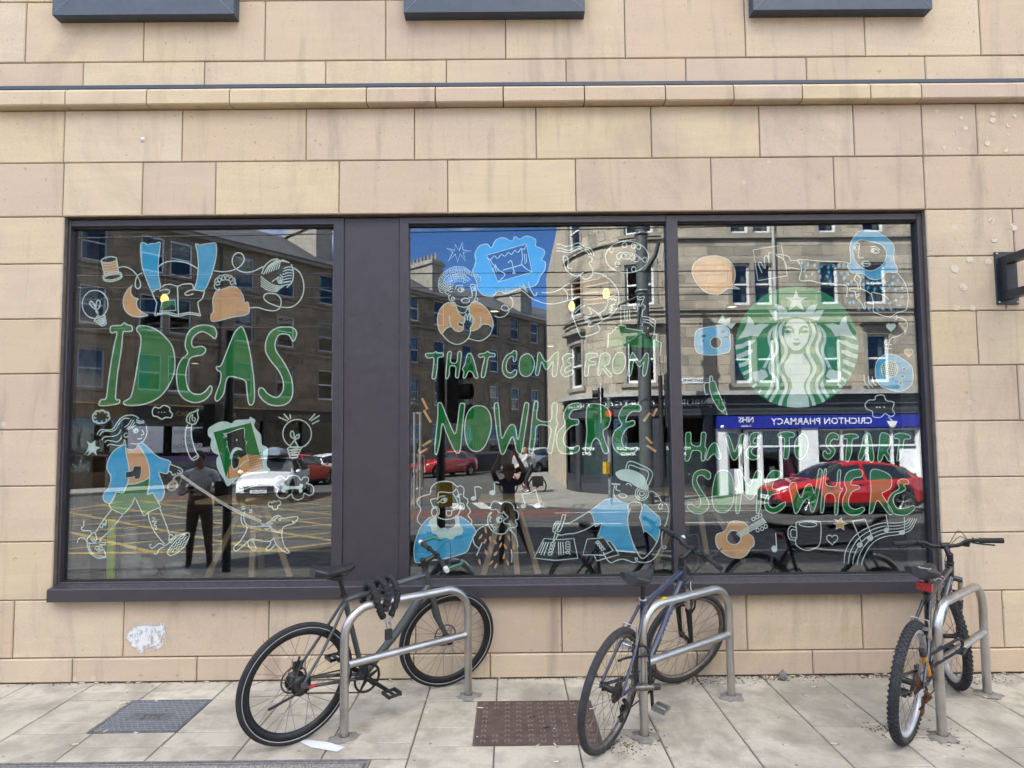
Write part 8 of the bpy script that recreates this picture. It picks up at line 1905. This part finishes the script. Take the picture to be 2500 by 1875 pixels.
q = at_d(270, 1385, .75); MB().b2(q.x-.028, q.x+.028, .74, .765, ZI, ZI+.62).build('spirit_level', pm('fluorescent_yellow', (.62, .80, .02), rough=.5), label='fluorescent yellow strip standing inside the left pane', cat='level')
M['bag_paper'] = pm('crumpled_grey_film', (.34, .34, .32), (.22, .22, .21), 9, .5, bs=.9, bscale=9)
for i, (px, w_, h_, lb) in enumerate(((315, .24, .52, 'tall crumpled grey bag beside the yellow strip'), (350, .3, .24, 'low crumpled bag on the shop floor behind the left pane'), (430, .3, .18, 'flat crumpled bag near the table behind the left pane'))):
    q = at_d(px, 1385, .95+.1*i); rr = random.Random(i+3); mb = MB(); rings = []
    for j in range(9):
        t = j/8; r = w_*.5*(1-.55*t)*(1+.15*math.sin(j*2.1)); rings.append([(q.x+r*math.cos(a)*(1+rr.uniform(-.2, .2)), .95+.1*i+r*.6*math.sin(a)*(1+rr.uniform(-.2, .2)), ZI+h_*t+rr.uniform(-.015, .015) if 0 < j < 8 else ZI+h_*t) for a in [2*math.pi*k/14 for k in range(14)]])
    mb.loft(rings); mb.build('crumpled_bag', M['bag_paper'], label=lb, cat='bag', group='bags on the shop floor')
M['bulb'] = pm('lit_filament_bulb', (.9, .6, .2), rough=.4, emit=(1, .58, .10), es=.7)
M['downlight'] = pm('lit_downlight', (.9, .8, .6), rough=.4, emit=(1, .82, .5), es=.4)
for i, (px, py, y, lb) in enumerate(((402, 731, 1.6, 'hanging filament bulb behind the open-book drawing'), (1480, 717, 1.8, 'hanging filament bulb behind the striped-shirt drawing'), (1396, 748, 2.4, 'hanging filament bulb at the left edge of the round corner reflection'))):
    q = at_d(px, py, y); root = empty('pendant_lamp', q, label=lb, cat='lamp', group='pendant lamps in the shop')
    MB().cyl((0, 0, .12), (0, 0, 3.655-q.z), .006, 6).build('cord', M['sign_white'], root); MB().tube([(0, 0, .05), (0, 0, .08), (0, 0, .13), (0, 0, .16)], [.026, .032, .026, .01], 12).build('lamp_holder', M['white_cap'], root)
    MB().ball((0, 0, 0), .036, 12, 10, 0, (1, 1, 1.45)).build('bulb', M['bulb'], root)
for i, (px, py) in enumerate(((476, 885), (1207, 757), (1344, 843), (1787, 746))):
    d = ray(px, py); t = (3.655-CAM.z)/d.z; q = CAM+d*t
    if q.y > 6.8: t = (6.8-CAM.y)/d.y; q = CAM+d*t
    root = empty('downlight', (q.x, q.y, min(q.z, 3.655)-.01), label=('ceiling downlight behind the letter E of the left pane', 'ceiling downlight behind the dark tenement roof in the middle pane', 'ceiling downlight behind the word COME', 'ceiling downlight beside the orange speech bubble')[i], cat='lamp', group='ceiling downlights')
    MB().lathe([(.08, .01), (.08, -.012), (.068, -.014), (.062, 0)], (0, 0, 0), (0, 0, 1), 18).build('ring', M['white_cap'], root); MB().lathe([(0, -.006), (.064, -.006), (.064, .004)], (0, 0, 0), (0, 0, 1), 18).build('lens', M['downlight'], root)
# ================================================================ litter
M['butt_white'] = pm('cigarette_paper', (.62, .60, .55), rough=.9); M['butt_tan'] = pm('filter_tan', (.50, .26, .09), rough=.9)
M['dead_leaf'] = pm('dead_leaf', (.10, .065, .035), (.06, .04, .025), 40, .95); M['debris'] = pm('dark_debris', (.055, .045, .036), (.03, .026, .02), 60, .95)
rl = random.Random(17)
bm_ = MB(); bm_.tube([(-.022, 0, .0038), (.006, 0, .0038)], .0038, 7, 0); bm_.tube([(.006, 0, .0039), (.018, 0, .0039)], .0039, 7, 1); butt_me = bm_.mesh('cigarette_butt', [M['butt_white'], M['butt_tan']])
spots = [(gnd(px, py), 'along the foot of the wall') for px, py in [Z3(x, y) for x, y in ((585, 720), (690, 722), (740, 726), (885, 724), (965, 724), (1255, 719), (1400, 726), (860, 800), (1050, 862), (840, 880), (800, 915), (700, 1076), (925, 1080), (495, 1160))]]
spots += [(gnd(*Z4(x, y)), '') for x, y in ((1290, 418), (1835, 420), (1160, 635), (1555, 890), (1680, 890), (1690, 1000), (1930, 640), (575, 415))]
def Z5(x, y): return (1700+x*.36166, 1500+y*.36166)
spots += [(gnd(*Z5(x, y)), '') for x, y in ((20, 440), (130, 428), (160, 470), (205, 470), (320, 458), (430, 450), (500, 428), (545, 440), (660, 420), (705, 415), (730, 445), (800, 495), (735, 552), (1015, 622), (1130, 428), (1180, 430), (1215, 405), (1260, 405), (1300, 415), (940, 880), (600, 888), (1890, 465), (1930, 405), (1990, 420), (2085, 402), (1960, 565), (1345, 790), (1320, 805), (1300, 780))]
for i, (p, _) in enumerate(spots):
    o = bpy.data.objects.new('cigarette_butt', butt_me); col.objects.link(o); o.location = (p.x, min(p.y, -.02), zg(min(p.y, -.02))+.001); o.rotation_euler = (0, 0, rl.uniform(0, 6.28)); s_ = rl.uniform(.8, 1.25); o.scale = (s_, 1, 1)
    tag(o, 'cigarette butt dropped on the pale paving slabs', 'cigarette butt', 'cigarette butts on the pavement')
# debris that gathers at the wall foot and round the tyres
db = MB()
def flake(c, s_, mi):
    a = rl.uniform(0, 6.28); w_ = s_*rl.uniform(.3, .7); h = rl.uniform(.001, .008); d1 = Vector((math.cos(a), math.sin(a), 0)); d2 = Vector((-d1.y, d1.x, 0))
    db.add([c+d1*s_, c+d2*w_+Vector((0, 0, h)), c-d1*s_, c-d2*w_+Vector((0, 0, h*.4))], [(0, 1, 2, 3)], mi)
for i in range(900):
    x = rl.uniform(-3.8, 3.9); dens = .25+.75*(1 if x > 1.0 else .25)
    if rl.random() > dens: continue
    y = -.015-abs(rl.gauss(0, .022)); flake(Vector((x, y, zg(y)+.002)), rl.uniform(.003, .010), rl.choice((0, 0, 1)))
for (cx_, cy2, sx, sy, n) in [(*gnd(*Z4(2070, 895)).xy, .09, .06, 170), (*gnd(*Z5(1290, 775)).xy, .08, .05, 130), (*gnd(*Z5(30, 455)).xy, .16, .04, 150), (*gnd(*Z5(600, 430)).xy, .20, .035, 160), (*gnd(*Z5(1230, 412)).xy, .14, .03, 130), (*gnd(*Z5(1880, 440)).xy, .14, .05, 120), (*gnd(*Z4(520, 425)).xy, .12, .03, 60), (s2.x, s2.y, .07, .06, 50), (s3.x, s3.y, .07, .06, 50)]:
    for i in range(n):
        y = min(-.012, rl.gauss(cy2, sy)); flake(Vector((rl.gauss(cx_, sx), y, zg(y)+rl.uniform(.001, .006))), rl.uniform(.003, .011), rl.choice((0, 1, 1)))
db.build('leaf_litter', [M['debris'], M['dead_leaf']], recalc=False, label='dead leaf scraps and dirt along the wall foot', cat='litter', kind='stuff')
# a paper strip, a stone, white crumbs
P = [gnd(*p) for p in ((737, 1806), (800, 1815), (843, 1826), (823, 1839), (760, 1826), (733, 1815))]
mb = MB(); mb.poly([(p.x, p.y, p.z+.004+.004*(i % 2)) for i, p in enumerate(P)]); mb.poly([(p.x, p.y, p.z+.0032+.004*(i % 2)) for i, p in enumerate(P)]); mb.build('paper_strip', pm('white_paper', (.74, .76, .78), rough=.8), recalc=False, label='torn strip of white paper beside the left stand', cat='paper')
q = gnd(*Z5(585, 445)); mb = MB(); mb.ball((0, 0, .03), .03, 9, 7, 0, (1.0, .8, 1.25)); 
for i, v in enumerate(mb.v): k_ = 1+.22*math.sin(i*12.9); mb.v[i] = (v[0]*k_, v[1]*k_, max(0, v[2]*(1+.12*math.sin(i*7.1))))
o = mb.build('stone_lump', M['granite'], label='small rough stone lying at the wall foot between two stands', cat='stone'); o.location = (q.x, q.y, q.z)
cm = MB()
for x, y in ((1860, 440), (2010, 850), (1015, 1650)): pass
for i in range(26):
    px, py = rl.uniform(900, 2480), rl.uniform(1665, 1860); c = gnd(px, py); n = 6; r = rl.uniform(.004, .010)
    cm.poly([(c.x+r*math.cos(2*math.pi*k/n)*rl.uniform(.6, 1.2), c.y+r*math.sin(2*math.pi*k/n)*rl.uniform(.6, 1.2), c.z+.0025) for k in range(n)])
cm.build('paper_crumbs', M['butt_white'], recalc=False, label='white crumbs scattered over the paving', cat='litter', kind='stuff')
